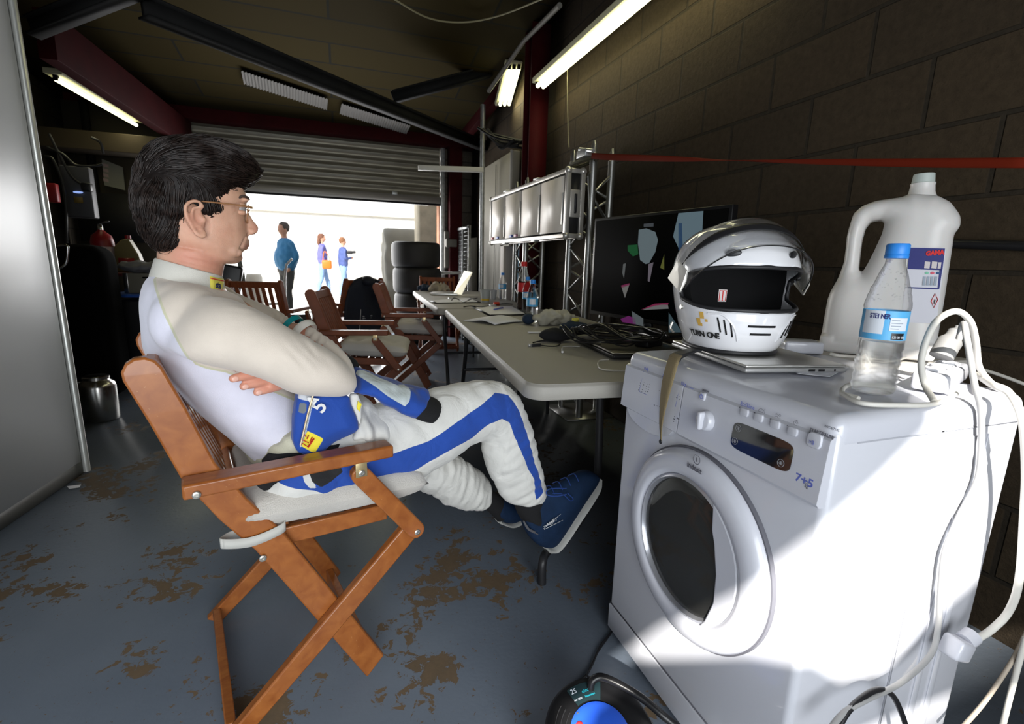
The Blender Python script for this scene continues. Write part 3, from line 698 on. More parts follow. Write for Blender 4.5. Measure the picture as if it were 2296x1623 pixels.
# left forearm from the far elbow across the chest to that wrist
le = Vector((-.05, .47, .80)); bits.append(limb([lw, lw.lerp(le, .3), lw.lerp(le, .7), le], [.026, .028, .033, .042, .045]))
bits.append(limb([le, Vector((-.2, .46, .89)), Vector((-.33, .42, .975))], [.045, .048, .05]))
# right forearm and hand
re_ = LP(752, 838, .03); rw = LP(682, 747, .20); bits.append(limb([re_, re_.lerp(rw, .5), rw, rw+(rw-re_)*.08], [.030, .030, .027, .025, .024, .024]))
rk = LP(630, 800, .28)
bits += hand(rw+(rw-re_)*.05, rk, Vector((.25, -.5, .8)), Vector((-.2, .4, .75)), [.052, .058, .052, .042], [(-.3, -.35, -.25)]*4, 1, width=.076)
bits.append(limb([re_, LP(590, 785, .03), LP(520, 765, .05), LP(450, 750, .16)], [.036, .040, .038, .038]))
# hidden trunk and legs under the clothes, one continuous body
trunk = loft(pairs([((352, 640), (520, 680), .13), ((330, 700), (560, 740), .15), ((345, 790), (620, 820), .145), ((410, 870), (650, 890), .14), ((490, 950), (660, 950), .14), ((580, 1040), (720, 1020), .15)], TC), 28); bits.append(trunk)
def P2(x, y, t): return LP(x, y, t)
bits.append(limb([P2(640, 1045, .16), P2(800, 1010, .14), P2(1090, 915, .12), P2(1120, 930, .12)], [.08, .08, .07, .055, .05])); bits.append(limb([P2(1120, 930, .12), P2(1150, 1040, .12), P2(1183, 1130, .12), P2(1200, 1165, .12)], [.05, .05, .034, .024]))
bits.append(limb([P2(640, 1045, .34), P2(800, 1040, .34), P2(940, 1020, .34), P2(1060, 1095, .34), P2(1118, 1145, .34)], [.08, .075, .055, .036, .022]))
bme = remesh(bits, .0027, 9, 'body', sf=.5)
CRS = [([(557, 523), (548, 532), (541, 545), (536, 558)], .0022, .0024), ([(538, 553), (530, 562), (527, 574)], .0014, .0022), ([(524, 477), (533, 482), (544, 484)], .0006, .0018), ([(526, 467), (517, 463)], .0009, .0013), ([(526, 471), (516, 473)], .0009, .0013), ([(527, 475), (519, 481)], .0008, .0013),
       ([(553, 437), (535, 434), (518, 437)], .0007, .0014), ([(551, 431), (535, 428), (515, 431)], .0007, .0014), ([(492, 592), (455, 582), (415, 572)], .0014, .0024), ([(486, 603), (440, 592), (395, 580)], .001, .002), ([(466, 490), (468, 512), (464, 532)], .0008, .0016), ([(541, 458), (528, 460), (522, 466)], .0016, .0018), ([(512, 500), (518, 515), (520, 530)], .0006, .006)]
CRS = [([L_(*q) for q in c], a, w) for c, a, w in CRS]
def segd(p, q):
    d = 1e9
    for a, b in zip(q, q[1:]):
        ex, ez = b.x-a.x, b.z-a.z; t = max(0, min(1, ((p.x-a.x)*ex+(p.z-a.z)*ez)/(ex*ex+ez*ez))); d = min(d, (p.x-a.x-t*ex)**2+(p.z-a.z-t*ez)**2)
    return d
for v in VN(bme):
    p = v.co
    if p.z > 1.03 and abs(v.normal.y) > .25:
        v.co = p - v.normal*sum(a*math.exp(-segd(p, q)/(w*w)) for q, a, w in CRS)
def skin_mat():
    m = mat('skin', (.62, .31, .20), .45, sss=.25, bump=.25, bscale=900); n, l = nodes_of(m); b = n['Principled BSDF']
    tc = n.new('ShaderNodeTexCoord'); t = n.new('ShaderNodeTexNoise'); t.inputs['Scale'].default_value = 26; t.inputs['Detail'].default_value = 4; l.new(tc.outputs['Object'], t.inputs['Vector'])
    a = n.new('ShaderNodeAttribute'); a.attribute_name = 'red'
    r = n.new('ShaderNodeValToRGB'); r.color_ramp.elements[0].position = .3; r.color_ramp.elements[0].color = (.60, .33, .22, 1); r.color_ramp.elements[1].position = .7; r.color_ramp.elements[1].color = (.74, .44, .31, 1); l.new(t.outputs['Fac'], r.inputs[0])
    x = n.new('ShaderNodeMixRGB'); l.new(a.outputs['Fac'], x.inputs[0]); l.new(r.outputs[0], x.inputs[1]); x.inputs[2].default_value = (.62, .20, .14, 1)
    a2 = n.new('ShaderNodeAttribute'); a2.attribute_name = 'stubble'; y = n.new('ShaderNodeMixRGB'); l.new(a2.outputs['Fac'], y.inputs[0]); l.new(x.outputs[0], y.inputs[1]); y.inputs[2].default_value = (.33, .20, .15, 1)
    l.new(y.outputs[0], b.inputs['Base Color']); return m
SKIN = skin_mat()
def blob(pts):
    cs = [(L_(x, y), r, k) for x, y, r, k in pts]
    return lambda co, no: min(1, sum(k*math.exp(-((co.x-c.x)**2+(co.z-c.z)**2)/(r*r)) for c, r, k in cs))
redf = blob([(578, 510, .014, .55), (435, 500, .02, .4), (415, 575, .03, .5), (470, 590, .03, .4), (550, 552, .005, .55), (500, 520, .02, .15)])
attr(bme, 'red', lambda co, no: redf(co, no) if co.z > 1.0 else (.5 if co.z < .9 else .2)); stf = blob([(535, 570, .018, .35), (552, 540, .008, .25), (505, 575, .02, .25)])
attr(bme, 'stubble', lambda co, no: stf(co, no) if co.z > 1.0 else 0)
body = obj('body', bme, SKIN, man)
nl = mat('finger_nail', (.78, .45, .36), .3)
for p, d, o_ in TIPS[:4]:
    n_ = MB().ell((0, 0, 0), (.0052, .0062, .0016), seg=14, rg=8); R = frame(p-d*.0015+o_*.0072, o_.cross(d), d); R = R; n_.xf(R); obj('nail', n_, nl, body)
# eyes
for s in (-1, 1):
    ey = MB().ell(L_(535.5, 470, s*.033), (.0115, .0115, .0115)); e = obj('eye', ey, mat('eye_white', (.33, .30, .29), .25), man)
    obj('iris', MB().ell(L_(535.5, 470, s*.033)+Vector((.0085, 0, 0)), (.0035, .0055, .0055)), mat('iris', (.05, .06, .06), .1), e)
# lids
for s in (-1, 1):
    for dz_, hh_ in ((.0065, .0085), (-.0085, .007)):
        obj('eyelid', MB().ell(L_(534.5, 470, s*.0335)+Vector((0, 0, dz_)), (.0122, .0130, hh_)), SKIN, man)
    obj('eyebrow', MB().tube([L_(527, 450, s*.050), L_(538, 444.5, s*.0465), L_(548.5, 445, s*.038), L_(556, 449.5, s*.024)], [.0010, .0026, .0030, .0028, .0018], 8, smooth=4), mat('eyebrow_hair', (.07, .045, .035), .8), man)
ns = mat('nostril', (.10, .03, .02), .8)
for s in (-1, 1): obj('nostril', MB().ell(L_(566.5, 523.5, s*.0135), (.0052, .0022, .0026), Matrix.Rotation(-.3, 3, 'Y')), ns, body)
obj('mouth_line', MB().tube([L_(540, 553.5, -.024), L_(548, 552.5, -.019), L_(555, 552.5, -.011), L_(557.5, 552.5, 0), L_(555, 552.5, .011), L_(548, 552.5, .019)], .0013, 6, smooth=4), mat('lip_shadow', (.25, .07, .06), .6), body)
# glasses
GLF = mat('gold_tortoise_frame', (.45, .22, .10), .25, .35, coat=.5)
gl = thing('eyeglasses', 'thin gold-brown framed eyeglasses worn by the seated driver', 'glasses', M=MP)
for s in (-1, 1):
    obj('temple', MB().tube([L_(428, 457, s*.081), L_(446, 458.5, s*.082), L_(500, 463, s*.078), L_(545, 468, s*.068), L_(556, 470, s*.060)], [.0012, .0014, .0016, .0021, .0022], 8, smooth=5), GLF, gl)
    c = L_(552.5, 483, s*.034); ring = []
    for k in range(24):
        a = 2*PI*k/24; ring.append(c+Vector((.002*math.cos(a)-.004*abs(math.sin(a)), s*.0245*math.sin(a)*1, .019*math.cos(a))))
    obj('rim', MB().tube(ring, .0014, 8, closed=True), GLF, gl)
    lm = MB(); cv = lm.bm.verts.new(c); vv = [lm.bm.verts.new(p) for p in ring]
    for k in range(24): lm.bm.faces.new((cv, vv[k], vv[(k+1) % 24]))
    obj('lens', lm, mat('lens_glass', (1, 1, 1), .02, trans=1, ior=1.1, alpha=.25), gl)
    obj('hinge', MB().box(L_(556, 470, s*.0595), (.006, .003, .005), bev=.001), mat('gold_metal', (.75, .55, .25), .25, 1), gl)
obj('bridge', MB().tube([L_(557, 474, -.011), L_(559.5, 471, 0), L_(557, 474, .011)], .0014, 8, smooth=4), GLF, gl)
# --- hair
HV = [(311, 400, 452, .018, 2.2), (317, 360, 490, .046, 2.3), (328, 335, 520, .066, 2.4), (345, 316, 548, .079, 2.5), (362, 306, 566, .084, 2.6), (380, 301, 578, .085, 2.7), (396, 299, 577, .0855, 2.8), (408, 298, 566, .086, 2.8), (420, 298, 545, .086, 3),
      (432, 298, 520, .0855, 4), (445, 299, 502, .085, 5), (460, 301, 498, .084, 6), (474, 303, 494, .083, 7), (482, 305, 484, .0815, 6), (488, 307, 430, .080, 5), (500, 311, 414, .0785, 4), (520, 319, 411, .074, 3.4), (538, 331, 410, .069, 3), (552, 345, 404, .064, 2.6), (560, 352, 392, .058, 2.4)]
hv = slices(HV, 56, .12)
hme = remesh([hv], .004, 6, 'hair', sf=.5)
for v in VN(hme):
    p = v.co; v.co = p + v.normal*(.004*noise.noise(Vector((p.x*25, p.y*40, p.z*40)))+.002*noise.noise(p*120))
HAIR = mat('dark_brown_hair', (.010, .0065, .0055), .55, var=.35, vscale=60, spec=.25)
hair = obj('hair', hme, HAIR, man)
bvh = BVHTree.FromPolygons([v.co[:] for v in hme.vertices], [p.vertices[:] for p in hme.polygons])
zt = L_(440, 310).z; zb = L_(440, 560).z; whorl = L_(345, 365)
fr = L_(578, 400); hb = L_(440, 430)
def flow(p, n_):
    u = (p.x-whorl.x)
    top = max(0, min(1, (p.z-L_(440, 432).z)/.035))
    f1 = Vector((1, .0, .25-(p.x-L_(440, 400).x)*5.5)); f2 = Vector((-.28 if p.x < L_(430, 400).x else .35, 0, -1))
    if p.x < L_(330, 400).x: f1 = Vector((-.1, 0, -1)) if p.z < zt-.05 else Vector((.6, 0, .8))
    f = f1.normalized()*top+f2.normalized()*(1-top)+Vector((noise.noise(p*22), noise.noise(p*22+Vector((7, 7, 7))), noise.noise(p*22+Vector((3, 9, 1)))))*.45
    f = f-n_*f.dot(n_); return f.normalized() if f.length > 1e-5 else Vector((1, 0, 0))
pol = list(hme.polygons); areas = [q.area for q in pol]; 
mbh = MB(); rng_ = random.Random(5); picks = rng_.choices(pol, weights=areas, k=5200)
for q in picks:
    p = q.center.copy(); n_ = q.normal.copy(); p += n_*.001; low = p.z < L_(440, 440).z; side_low = low and p.x > L_(415, 400).x
    step = .0045 if side_low else (.0095 if p.z > L_(440, 430).z else .006); N = 5 if low else 7; off = rng_.uniform(.0005, .0038) if rng_.random() < .94 else rng_.uniform(.004, .009); pts = [p+n_*off*.3]
    for k in range(N):
        d = flow(p, n_); nx = p + d*step; h = bvh.find_nearest(nx)
        if h[0] is None: break
        p = h[0]; n_ = h[1]; pts.append(p+n_*off*(.4+.8*k/N))
        if (nx-h[0]).length > .006: pts[-1] = nx+n_*off*.5; break
    r0 = rng_.uniform(.0005, .0014)
    if len(pts) > 2: mbh.tube(pts, [r0]*(len(pts)-1)+[r0*.25], 3, cap=False)
obj('hair_strands', mbh, mat('hair_strands', (.016, .010, .008), .36, var=.7, vscale=90, spec=.4), hair, smooth=True, ang=180)
# --- undershirt
shirt_bits = [loft(pairs([((342, 607), (503, 648), .070), ((336, 618), (512, 655), .086), ((322, 634), (540, 668), .150), ((313, 665), (565, 705), .185), ((312, 705), (585, 750), .20), ((315, 745), (605, 790), .195), ((322, 785), (640, 830), .178), ((352, 830), (668, 862), .165), ((400, 882), (682, 885), .16), ((455, 930), (690, 915), .158), ((505, 970), (680, 950), .158), ((548, 1006), (650, 985), .155), ((575, 1030), (640, 1020), .15)], TC), 40)]
# near arm: shoulder to elbow
arm = loft([(LP(395, 668, .17), LP(350, 750, .17), .04), (LP(437, 662, .10), LP(368, 772, .10), .066), (LP(487, 664, .055), LP(400, 798, .055), .074), (LP(540, 677, .03), LP(450, 814, .03), .072), (LP(600, 707, .015), LP(520, 829, .015), .068), (LP(660, 742, .01), LP(590, 851, .01), .064), (LP(712, 768, .012), LP(655, 880, .012), .063), (LP(760, 800, .02), LP(715, 887, .02), .060), (LP(793, 838, .03), LP(762, 886, .03), .045), (LP(798, 858, .035), LP(786, 878, .035), .02)], 32)
shirt_bits.append(arm); shirt_bits.append(MB().ell(LP(430, 724, .115), (.072, .068, .075))); shirt_bits.append(MB().ell(LP(448, 694, .15), (.085, .075, .05), Matrix.Rotation(.45, 3, 'Y')))
fo = loft([(LP(797, 850, .04), LP(740, 872, .04), .05), (LP(785, 805, .065), LP(715, 850, .065), .055), (LP(752, 768, .105), LP(690, 815, .105), .047), (LP(715, 741, .15), LP(672, 785, .15), .038), (LP(693, 727, .18), LP(668, 758, .18), .031)], 26)
shirt_bits.append(fo)
shirt_bits.append(limb([Vector((-.34, .40, .97)), Vector((-.30, .455, .93)), Vector((-.18, .485, .87)), Vector((-.05, .475, .80)), lw.lerp(le, .75), lw.lerp(le, .45), lw.lerp(le, .12)], [.075, .078, .07, .058, .052, .046, .038], 20))
def fold(mes, amp, sc, lo=None):
    for v in VN(mes):
        p = v.co; n1 = noise.noise(Vector((p.x*sc, p.y*sc*.7, p.z*sc*1.4))); r = 1-abs(n1)*2.2
        v.co = p + v.normal*amp*(r*.5+.5*noise.noise(p*sc*2.3))
sme = remesh(shirt_bits, .0048, 18, 'undershirt')
elb = LP(755, 815, .07); ar0 = LP(700, 780, .15)
for v in VN(sme):
    p = v.co; dd = math.exp(-((p.x-ar0.x)**2+(p.z-ar0.z)**2)/.0022); u = (p.x-ar0.x)*.75-(p.z-ar0.z)*.65
    if p.y > .09: v.co = p + v.normal*dd*.0028*math.sin(u*520)
    e2 = math.exp(-((p.x-LP(690, 800, 0).x)**2+(p.z-LP(715, 785, 0).z)**2)/.0016); v.co += v.normal*e2*.005*noise.noise(Vector((p.x*60+p.z*40, p.z*20, 0)))
    v.co += v.normal*.0022*noise.noise(p*14)
    sx = max(0, 1-abs(p.x+.20)/.12)*max(0, 1-abs(p.z-.99)/.06); v.co += v.normal*.004*sx*noise.noise(Vector((p.x*14, p.y*55, p.z*90)))
rag = [LP(x, y, .10) for x, y in ((346, 622), (352, 650), (372, 700), (395, 745), (420, 785), (440, 810), (462, 818), (505, 826), (560, 850), (700, 920), (830, 900), (830, 780), (640, 600), (500, 560), (400, 600))]
rag = [(p.x, p.z) for p in rag]
attr(sme, 'sleeve', lambda co, no: sdpoly(co.x+.02*max(0, (co.y-.02)) if co.y < .3 else co.x, co.z, rag) if (co.y < .20 or (co.y > .30)) or co.x > -.12 else sdpoly(co.x, co.z, rag))
SHIRT = attr_mat('undershirt_knit', (.76, .75, .86), [('sleeve', (.62, .60, .42), -.0022), ('sleeve', (.72, .635, .545), .0022)], .92, .55, 520, .3)
shirt = obj('undershirt', sme, SHIRT, man)
RIB = mat('ribbed_collar', (.66, .64, .58), .92, bump=.4, bscale=500)
# collar band, leaning with the neck
mb = MB(); rr = []
for k, ((ax, ay), (bx, by), r) in enumerate([((330, 633), (505, 668), .082), ((334, 615), (506, 654), .079), ((341, 594), (503, 634), .0735), ((345, 580), (499, 619), .0705), ((348, 578), (496, 617), .068), ((351, 592), (494, 630), .064)]):
    a = L_(ax, ay); b = L_(bx, by); c = (a+b)/2; h = (b-a)/2; rr.append([c+h*math.cos(2*PI*j/48)+Vector((0, r*math.sin(2*PI*j/48), 0)) for j in range(48)])
mb.grid(rr, cap=False); obj('collar', mb, RIB, shirt)
lab = mat('yellow_label', (.86, .78, .12), .7)
def collar_patch(x0, x1, y0, y1, m, off, nm):
    """small patch wrapped on the front of the collar band: angles from the front, heights as fractions"""
    mb = MB(); rr = []
    for v in (y0, y1):
        a = L_(330+.13*0, 633).lerp(L_(345, 580), v); b = L_(505.5, 668).lerp(L_(499, 619), v); r = .082+(.0705-.082)*v; c = (a+b)/2; h = (b-a)/2; hl = h.length
        row = []
        for k in range(9):
            an = x0+(x1-x0)*k/8; row.append(c+h*math.cos(an)*(1+off/hl)-Vector((0, (r+off)*math.sin(an), 0)))
        rr.append(row)
    mb.grid(rr, closed=False, cap=False); q = obj(nm, mb, m, shirt); s_ = q.modifiers.new('s', 'SOLIDIFY'); s_.thickness = .0006; return rr
collar_patch(-.2, 1.0, .05, .88, lab, .0012, 'yellow_patch'); collar_patch(-.2, 1.0, .78, .82, mat('red_thread', (.6, .03, .03), .7), .002, 'patch_stripe'); collar_patch(-.2, 1.0, .1, .13, MATS['red_thread'], .002, 'patch_stripe')
c0 = collar_patch(.5, .55, .2, .5, lab, .0014, 'yellow_patch'); a_ = c0[0][8]; b_ = L_(505, 655)-Vector((0, .02, 0))
ca_ = collar_patch(.86, .9, .42, .5, lab, .0014, 'yellow_patch')[0][0]; cb_ = collar_patch(.3, .34, .42, .5, lab, .0014, 'yellow_patch')[0][0]; nn_ = (cb_-ca_).cross(Vector((0, 0, 1))).normalized()
text('sta', .021, frame(ca_+nn_*.003, cb_-ca_, (0, 0, 1)), mat('navy_print', (.02, .03, .12), .6), shirt, bold=.0004, sx=.9)
# ribbed cuff, bracelet
mb = MB(); a_ = LP(680, 742, .185); d_ = (LP(664, 728, .20)-LP(700, 762, .165)).normalized()
obj('cuff', MB().tube([a_-d_*.012, a_-d_*.004, a_+d_*.004, a_+d_*.008], [.0305, .0325, .0325, .0295], 24, cap=False), RIB, shirt)
a_ = LP(657, 729, .235); obj('wristband', MB().tube([a_-d_*.007, a_+d_*.007], .0272, 28, cap=False), mat('teal_silicone', (.0, .22, .24), .5), man)
# --- race suit trousers
tr = [loft(pairs([((590, 1025), (580, 1100), .10, .16), ((640, 985), (612, 1116), .12, .15), ((705, 962), (680, 1125), .115, .14), ((775, 935), (765, 1122), .10, .13), ((845, 908), (845, 1103), .092, .125), ((915, 888), (910, 1080), .088, .12), ((975, 874), (970, 1047), .083, .12), ((1035, 862), (1030, 1008), .078, .12), ((1085, 853), (1068, 988), .073, .12), ((1128, 857), (1080, 985), .068, .12), ((1158, 880), (1083, 995), .065, .12), ((1176, 920), (1087, 1020), .062, .12), ((1190, 965), (1097, 1055), .060, .12), ((1202, 1015), (1112, 1085), .057, .12), ((1214, 1060), (1125, 1112), .054, .12), ((1219, 1098), (1142, 1126), .050, .12), ((1210, 1118), (1158, 1128), .043, .12)], .12), 36)]
tr.append(loft(pairs([((700, 990), (700, 1105), .10), ((800, 985), (800, 1105), .09), ((890, 970), (880, 1088), .078), ((960, 985), (928, 1092), .07), ((1010, 1012), (975, 1115), .066), ((1050, 1035), (1015, 1135), .062), ((1085, 1065), (1050, 1143), .056), ((1098, 1095), (1075, 1142), .048), ((1100, 1110), (1085, 1137), .034)], .34), 32))
tr.append(loft(pairs([((575, 1000), (700, 985), .135), ((565, 1040), (760, 1020), .155), ((580, 1085), (780, 1075), .165), ((620, 1120), (780, 1120), .15)], TC), 32))
tme = remesh(tr, .0055, 6, 'trousers')
for v in VN(tme):
    p = v.co; s_ = noise.noise(Vector((p.x*10, p.y*9, p.z*9))); far = p.y > .24 and p.x > .16
    ang_ = p.x*.35+p.z if p.x < .38 else p.z*1.0+p.x*.3
    if far: w = noise.noise(Vector((p.x*52-p.z*16, p.y*12, p.z*20+p.x*12)))*.0075+noise.noise(p*18)*.006
    elif p.x > .40: w = noise.noise(Vector((p.x*10, p.y*12, (p.z-p.x*.4)*42)))*.006+noise.noise(p*14)*.004
    else: w = noise.noise(Vector((p.x*26+p.z*14, p.y*7, p.z*9)))*.0042+noise.noise(p*11)*.005
    kb = math.exp(-((p.x-LP(1092, 988, .12).x)**2+(p.z-LP(1092, 988, .12).z)**2)/.0018) if p.y < .24 else 0
    v.co = p + v.normal*(w + kb*.006*noise.noise(Vector((p.x*70, p.y*15, p.z*40))))
    if v.normal.y < -.1: v.co.y += 0
TS = .045
def poly(pts, t): return [(LP(x, y, t).x, LP(x, y, t).z) for x, y in pts]
st_thigh = poly([(540, 1030), (600, 1040), (700, 1040), (765, 1030), (800, 1040), (870, 1018), (960, 985), (1040, 935), (1090, 905), (1120, 885), (1150, 890), (1172, 925), (1186, 960), (1200, 1010), (1216, 1060), (1232, 1110), (1212, 1128), (1206, 1080), (1190, 1050), (1175, 1015), (1158, 980), (1148, 950), (1128, 940), (1100, 950), (1060, 985), (1010, 1005), (960, 1035), (900, 1075), (850, 1100), (780, 1112), (740, 1108), (700, 1092), (660, 1088), (610, 1078), (560, 1060)], TS)
attr(tme, 'stripe', lambda co, no: sdpoly(co.x, co.z, st_thigh) if (co.y < .20 and no.y < .25) else -.01)
whp = poly([(672, 1028), (690, 1030), (702, 1080), (712, 1094), (694, 1094), (682, 1080)], TS-.02)
attr(tme, 'wpatch', lambda co, no: sdpoly(co.x, co.z, whp) if co.y < .15 else -.01)
blp = poly([(690, 1050), (720, 1042), (765, 1046), (770, 1060), (745, 1080), (720, 1092), (700, 1080)], TS-.02)
attr(tme, 'bpatch', lambda co, no: sdpoly(co.x, co.z, blp) if co.y < .15 else -.01)
SUITW, SUITB, BK = (.70, .69, .65), (.012, .065, .36), (.012, .012, .013)
TRM = attr_mat('race_suit_cloth', SUITW, [('stripe', SUITB, 0), ('wpatch', (.62, .62, .6), 0), ('bpatch', BK, 0)], .8, .35, 420, .15, wr=.6)
trs = obj('trousers', tme, TRM, man)
# ankle cuffs
BCU = mat('black_rib_knit', (.010, .010, .011), .95, bump=.5, bscale=300)
obj('sock', loft(pairs([((1212, 1095), (1150, 1118), .042), ((1212, 1118), (1158, 1140), .043), ((1206, 1135), (1166, 1158), .04), ((1215, 1160), (1185, 1185), .036)], .12), 24), BCU, man)
obj('sock', loft(pairs([((1092, 1092), (1070, 1132), .038), ((1118, 1108), (1096, 1148), .036), ((1140, 1130), (1115, 1168), .032)], .34), 24), BCU, man)
# --- shoes
SHOE = mat('navy_suede', (.010, .026, .065), .8, var=.2, vscale=20, bump=.4, bscale=300, spec=.2)
SOLE = mat('white_rubber_sole', (.55, .55, .52), .7)
def shoe(stt, t, name='shoe', dt=0):
    up = remesh([loft(pairs(stt, t), 28)], .004, 4); return obj(name, up, SHOE, man)
s1 = [((1172, 1158), (1173, 1170), .020), ((1178, 1140), (1187, 1203), .034), ((1196, 1128), (1212, 1224), .038), ((1214, 1108), (1240, 1226), .040), ((1232, 1093), (1262, 1198), .041), ((1256, 1082), (1286, 1158), .043), ((1280, 1070), (1308, 1120), .045), ((1304, 1058), (1328, 1088), .043), ((1322, 1056), (1337, 1072), .032), ((1332, 1060), (1338, 1066), .014)]
sh1 = shoe(s1, .12)
def sole(pts, t, hw):
    mb = MB(); rr = []
    P_ = catmull([LP(x, y, t) for x, y in pts], 4); H = catmull([Vector((h, 0, 0)) for h in hw], 4)
    for i, p in enumerate(P_):
        a = P_[max(i-1, 0)]; b = P_[min(i+1, len(P_)-1)]; d = (b-a).normalized(); nn = Vector((d.z, 0, -d.x)); h = H[i].x
        rr.append([p+Vector((0, h*math.cos(a_), 0))+nn*(.0055*math.sin(a_)) for a_ in [2*PI*k/14 for k in range(14)]])
    mb.grid(rr); return mb
obj('sole', sole([(1226, 1231), (1240, 1226), (1262, 1199), (1287, 1159), (1309, 1121), (1329, 1089), (1339, 1070)], .12, [.030, .037, .038, .040, .046, .043, .026]), SOLE, sh1)
lcm = mat('blue_laces', (.02, .06, .25), .7)
for k in range(4):
    a = LP(1232+18*k, 1093-9*k, .12); obj('lace', MB().tube([a+Vector((0, -.028, -.012)), a+Vector((.003, 0, .006)), a+Vector((0, .028, -.012))], .002, 6, smooth=3), lcm, sh1)
for q in ([(1270, 1095), (1240, 1095), (1226, 1100), (1228, 1110), (1250, 1112), (1270, 1108)], [(1272, 1105), (1285, 1118), (1278, 1122), (1262, 1108), (1240, 1106)]):
    obj('lace', MB().tube([LP(x, y, .072-.004*i) for i, (x, y) in enumerate(q)], .0018, 6, smooth=4), lcm, sh1)
WH = mat('white_print', (.75, .75, .75), .6)
tM = frame(LP(1226, 1179, .0735), LP(1258, 1160, .0715)-LP(1226, 1179, .0735), Vector((0, -.1, 1))); tx = text('and21', .018, tM, WH, sh1, bold=.0003)
for a, b in (((1219, 1185), (1258, 1152)), ((1220, 1187), (1262, 1166)), ((1219, 1180), (1240, 1174))):
    obj('logo_line', MB().tube([LP(*a, .0745), LP(*b, .072)], .0008, 5), WH, sh1)
obj('heel_panel', MB().tube([LP(1174, 1168, .088), LP(1184, 1185, .084), LP(1196, 1192, .082), LP(1206, 1198, .081)], [.003, .004, .004, .002], 8, smooth=4), mat('grey_suede', (.10, .10, .11), .85), sh1)
s2 = [((1105, 1120), (1103, 1150), .028), ((1115, 1112), (1118, 1165), .036), ((1135, 1120), (1140, 1172), .038), ((1160, 1130), (1158, 1166), .040), ((1182, 1128), (1180, 1148), .040), ((1200, 1124), (1198, 1136), .03)]
sh2 = shoe(s2, .34); obj('sole', sole([(1118, 1168), (1140, 1174), (1160, 1166), (1182, 1148), (1200, 1135)], .34, [.028, .036, .038, .04, .026]), SOLE, sh2)
# --- top half of the suit folded down at the waist
CRM = mat('cream_knit_lining', (.62, .60, .46), .92, bump=.6, bscale=420)
roll = MB()
def ringroll(pts, r, t0=TC): pass
wst = [ (LP(555, 1005, TC), LP(665, 905, TC), .165), (LP(570, 1030, TC), LP(690, 960, TC), .170)]
rl = loft(pairs([((548, 990), (672, 885), .176), ((545, 1005), (690, 900), .190), ((560, 1028), (705, 930), .194), ((590, 1050), (722, 975), .192), ((625, 1062), (740, 1010), .185)], TC), 40)
rme = remesh([rl], .0055, 3)
for v in VN(rme):
    p = v.co; v.co = p + v.normal*(.007*noise.noise(Vector((p.x*30+p.z*34, p.y*5, (p.z-p.x)*9)))+.003*noise.noise(p*30))
suit_top = obj('suit_lining', rme, CRM, man)
# blue chest panel folded flat over the hip
def surf_panel(pts_px, t, thick, mat_, nm, parent, wr=.006, vox=.005, bulge=.012, attrs=None):
    poly_ = [LP(x, y, t) for x, y in pts_px]; mb = MB()
    mb.prism([(p.x, p.z) for p in poly_], thick, Matrix.Translation((0, t+thick/2, 0)) @ Matrix.Rotation(PI/2, 4, 'X'))
    me = remesh([mb], vox, 5); c = sum(poly_, Vector())/len(poly_)
    pl = [(p.x, p.z) for p in poly_]
    for v in VN(me):
        p = v.co; e = max(0, sdpoly(p.x, p.z, pl)); v.co.y -= bulge*min(1, e/.03)+wr*noise.noise(Vector((p.x*18, 0, p.z*18)))
    if attrs:
        for an, ap in attrs: 
            q = poly(ap, t-bulge); attr(me, an, lambda co, no, q=q: sdpoly(co.x, co.z, q))
    return obj(nm, me, mat_, parent)
BLM = attr_mat('blue_suit_panel', SUITB, [('zipw', (.55, .62, .72), 0), ('lab', (.62, .64, .68), 0), ('chip', (.16, .18, .2), 0), ('yel', (.85, .72, .05), 0)], .8, .4, 350, .15, wr=.3)
tp = .055
panel = surf_panel([(668, 872), (700, 878), (757, 884), (782, 886), (784, 903), (797, 935), (800, 958), (788, 968), (745, 990), (720, 1012), (697, 1024), (686, 1018), (664, 1010), (654, 985), (656, 935), (662, 895)], tp, .035, BLM, 'suit_chest', man, attrs=[
    ('zipw', [(697, 880), (702, 881), (684, 960), (676, 1000), (671, 1000), (682, 945)]), ('lab', [(672, 870), (702, 876), (696, 897), (667, 892)]), ('chip', [(670, 900), (684, 901), (683, 924), (667, 922)]), ('yel', [(684, 960), (703, 968), (721, 978), (704, 1012), (693, 1008), (674, 997)])])
pf = lambda x, y, d=0: LP(x, y, tp-.036-d)
RD = mat('red_print', (.62, .02, .02), .6)
mb = MB()
for a, b, w_ in (((704, 983), (690, 1003), .007), ((679, 975), (700, 984), .0) if False else ((683, 974), (686, 980), .004), ((692, 976), (688, 984), .004), ((700, 980), (695, 990), .005), ((678, 986), (692, 993), .005), ((676, 993), (690, 1001), .005)):
    mb.bar(pf(*a), pf(*b), w_, .001, up=(0, 1, 0)) if False else mb.bar(pf(*a), pf(*b), .0012, w_, up=(0, 1, 0))
obj('badge_print', mb, RD, panel)
def wtext(s, x, y, x2, y2, up, size, nm='lettering', m=WH, d=0, b=.001):
    text(s, size, frame(pf(x, y, d), pf(x2, y2, d)-pf(x, y, d), pf(*up)-pf(x, y)), m, panel, nm, bold=b)
wtext('5', 722, 928, 742, 898, (705, 905), .044); wtext('A', 702, 912, 722, 886, (686, 892), .03)
zp = MB().tube([pf(703, 882), pf(690, 930), pf(683, 960), pf(674, 998)], .0024, 8, smooth=5); obj('zip', zp, mat('zip_teeth', (.55, .45, .3), .4, .6), panel)
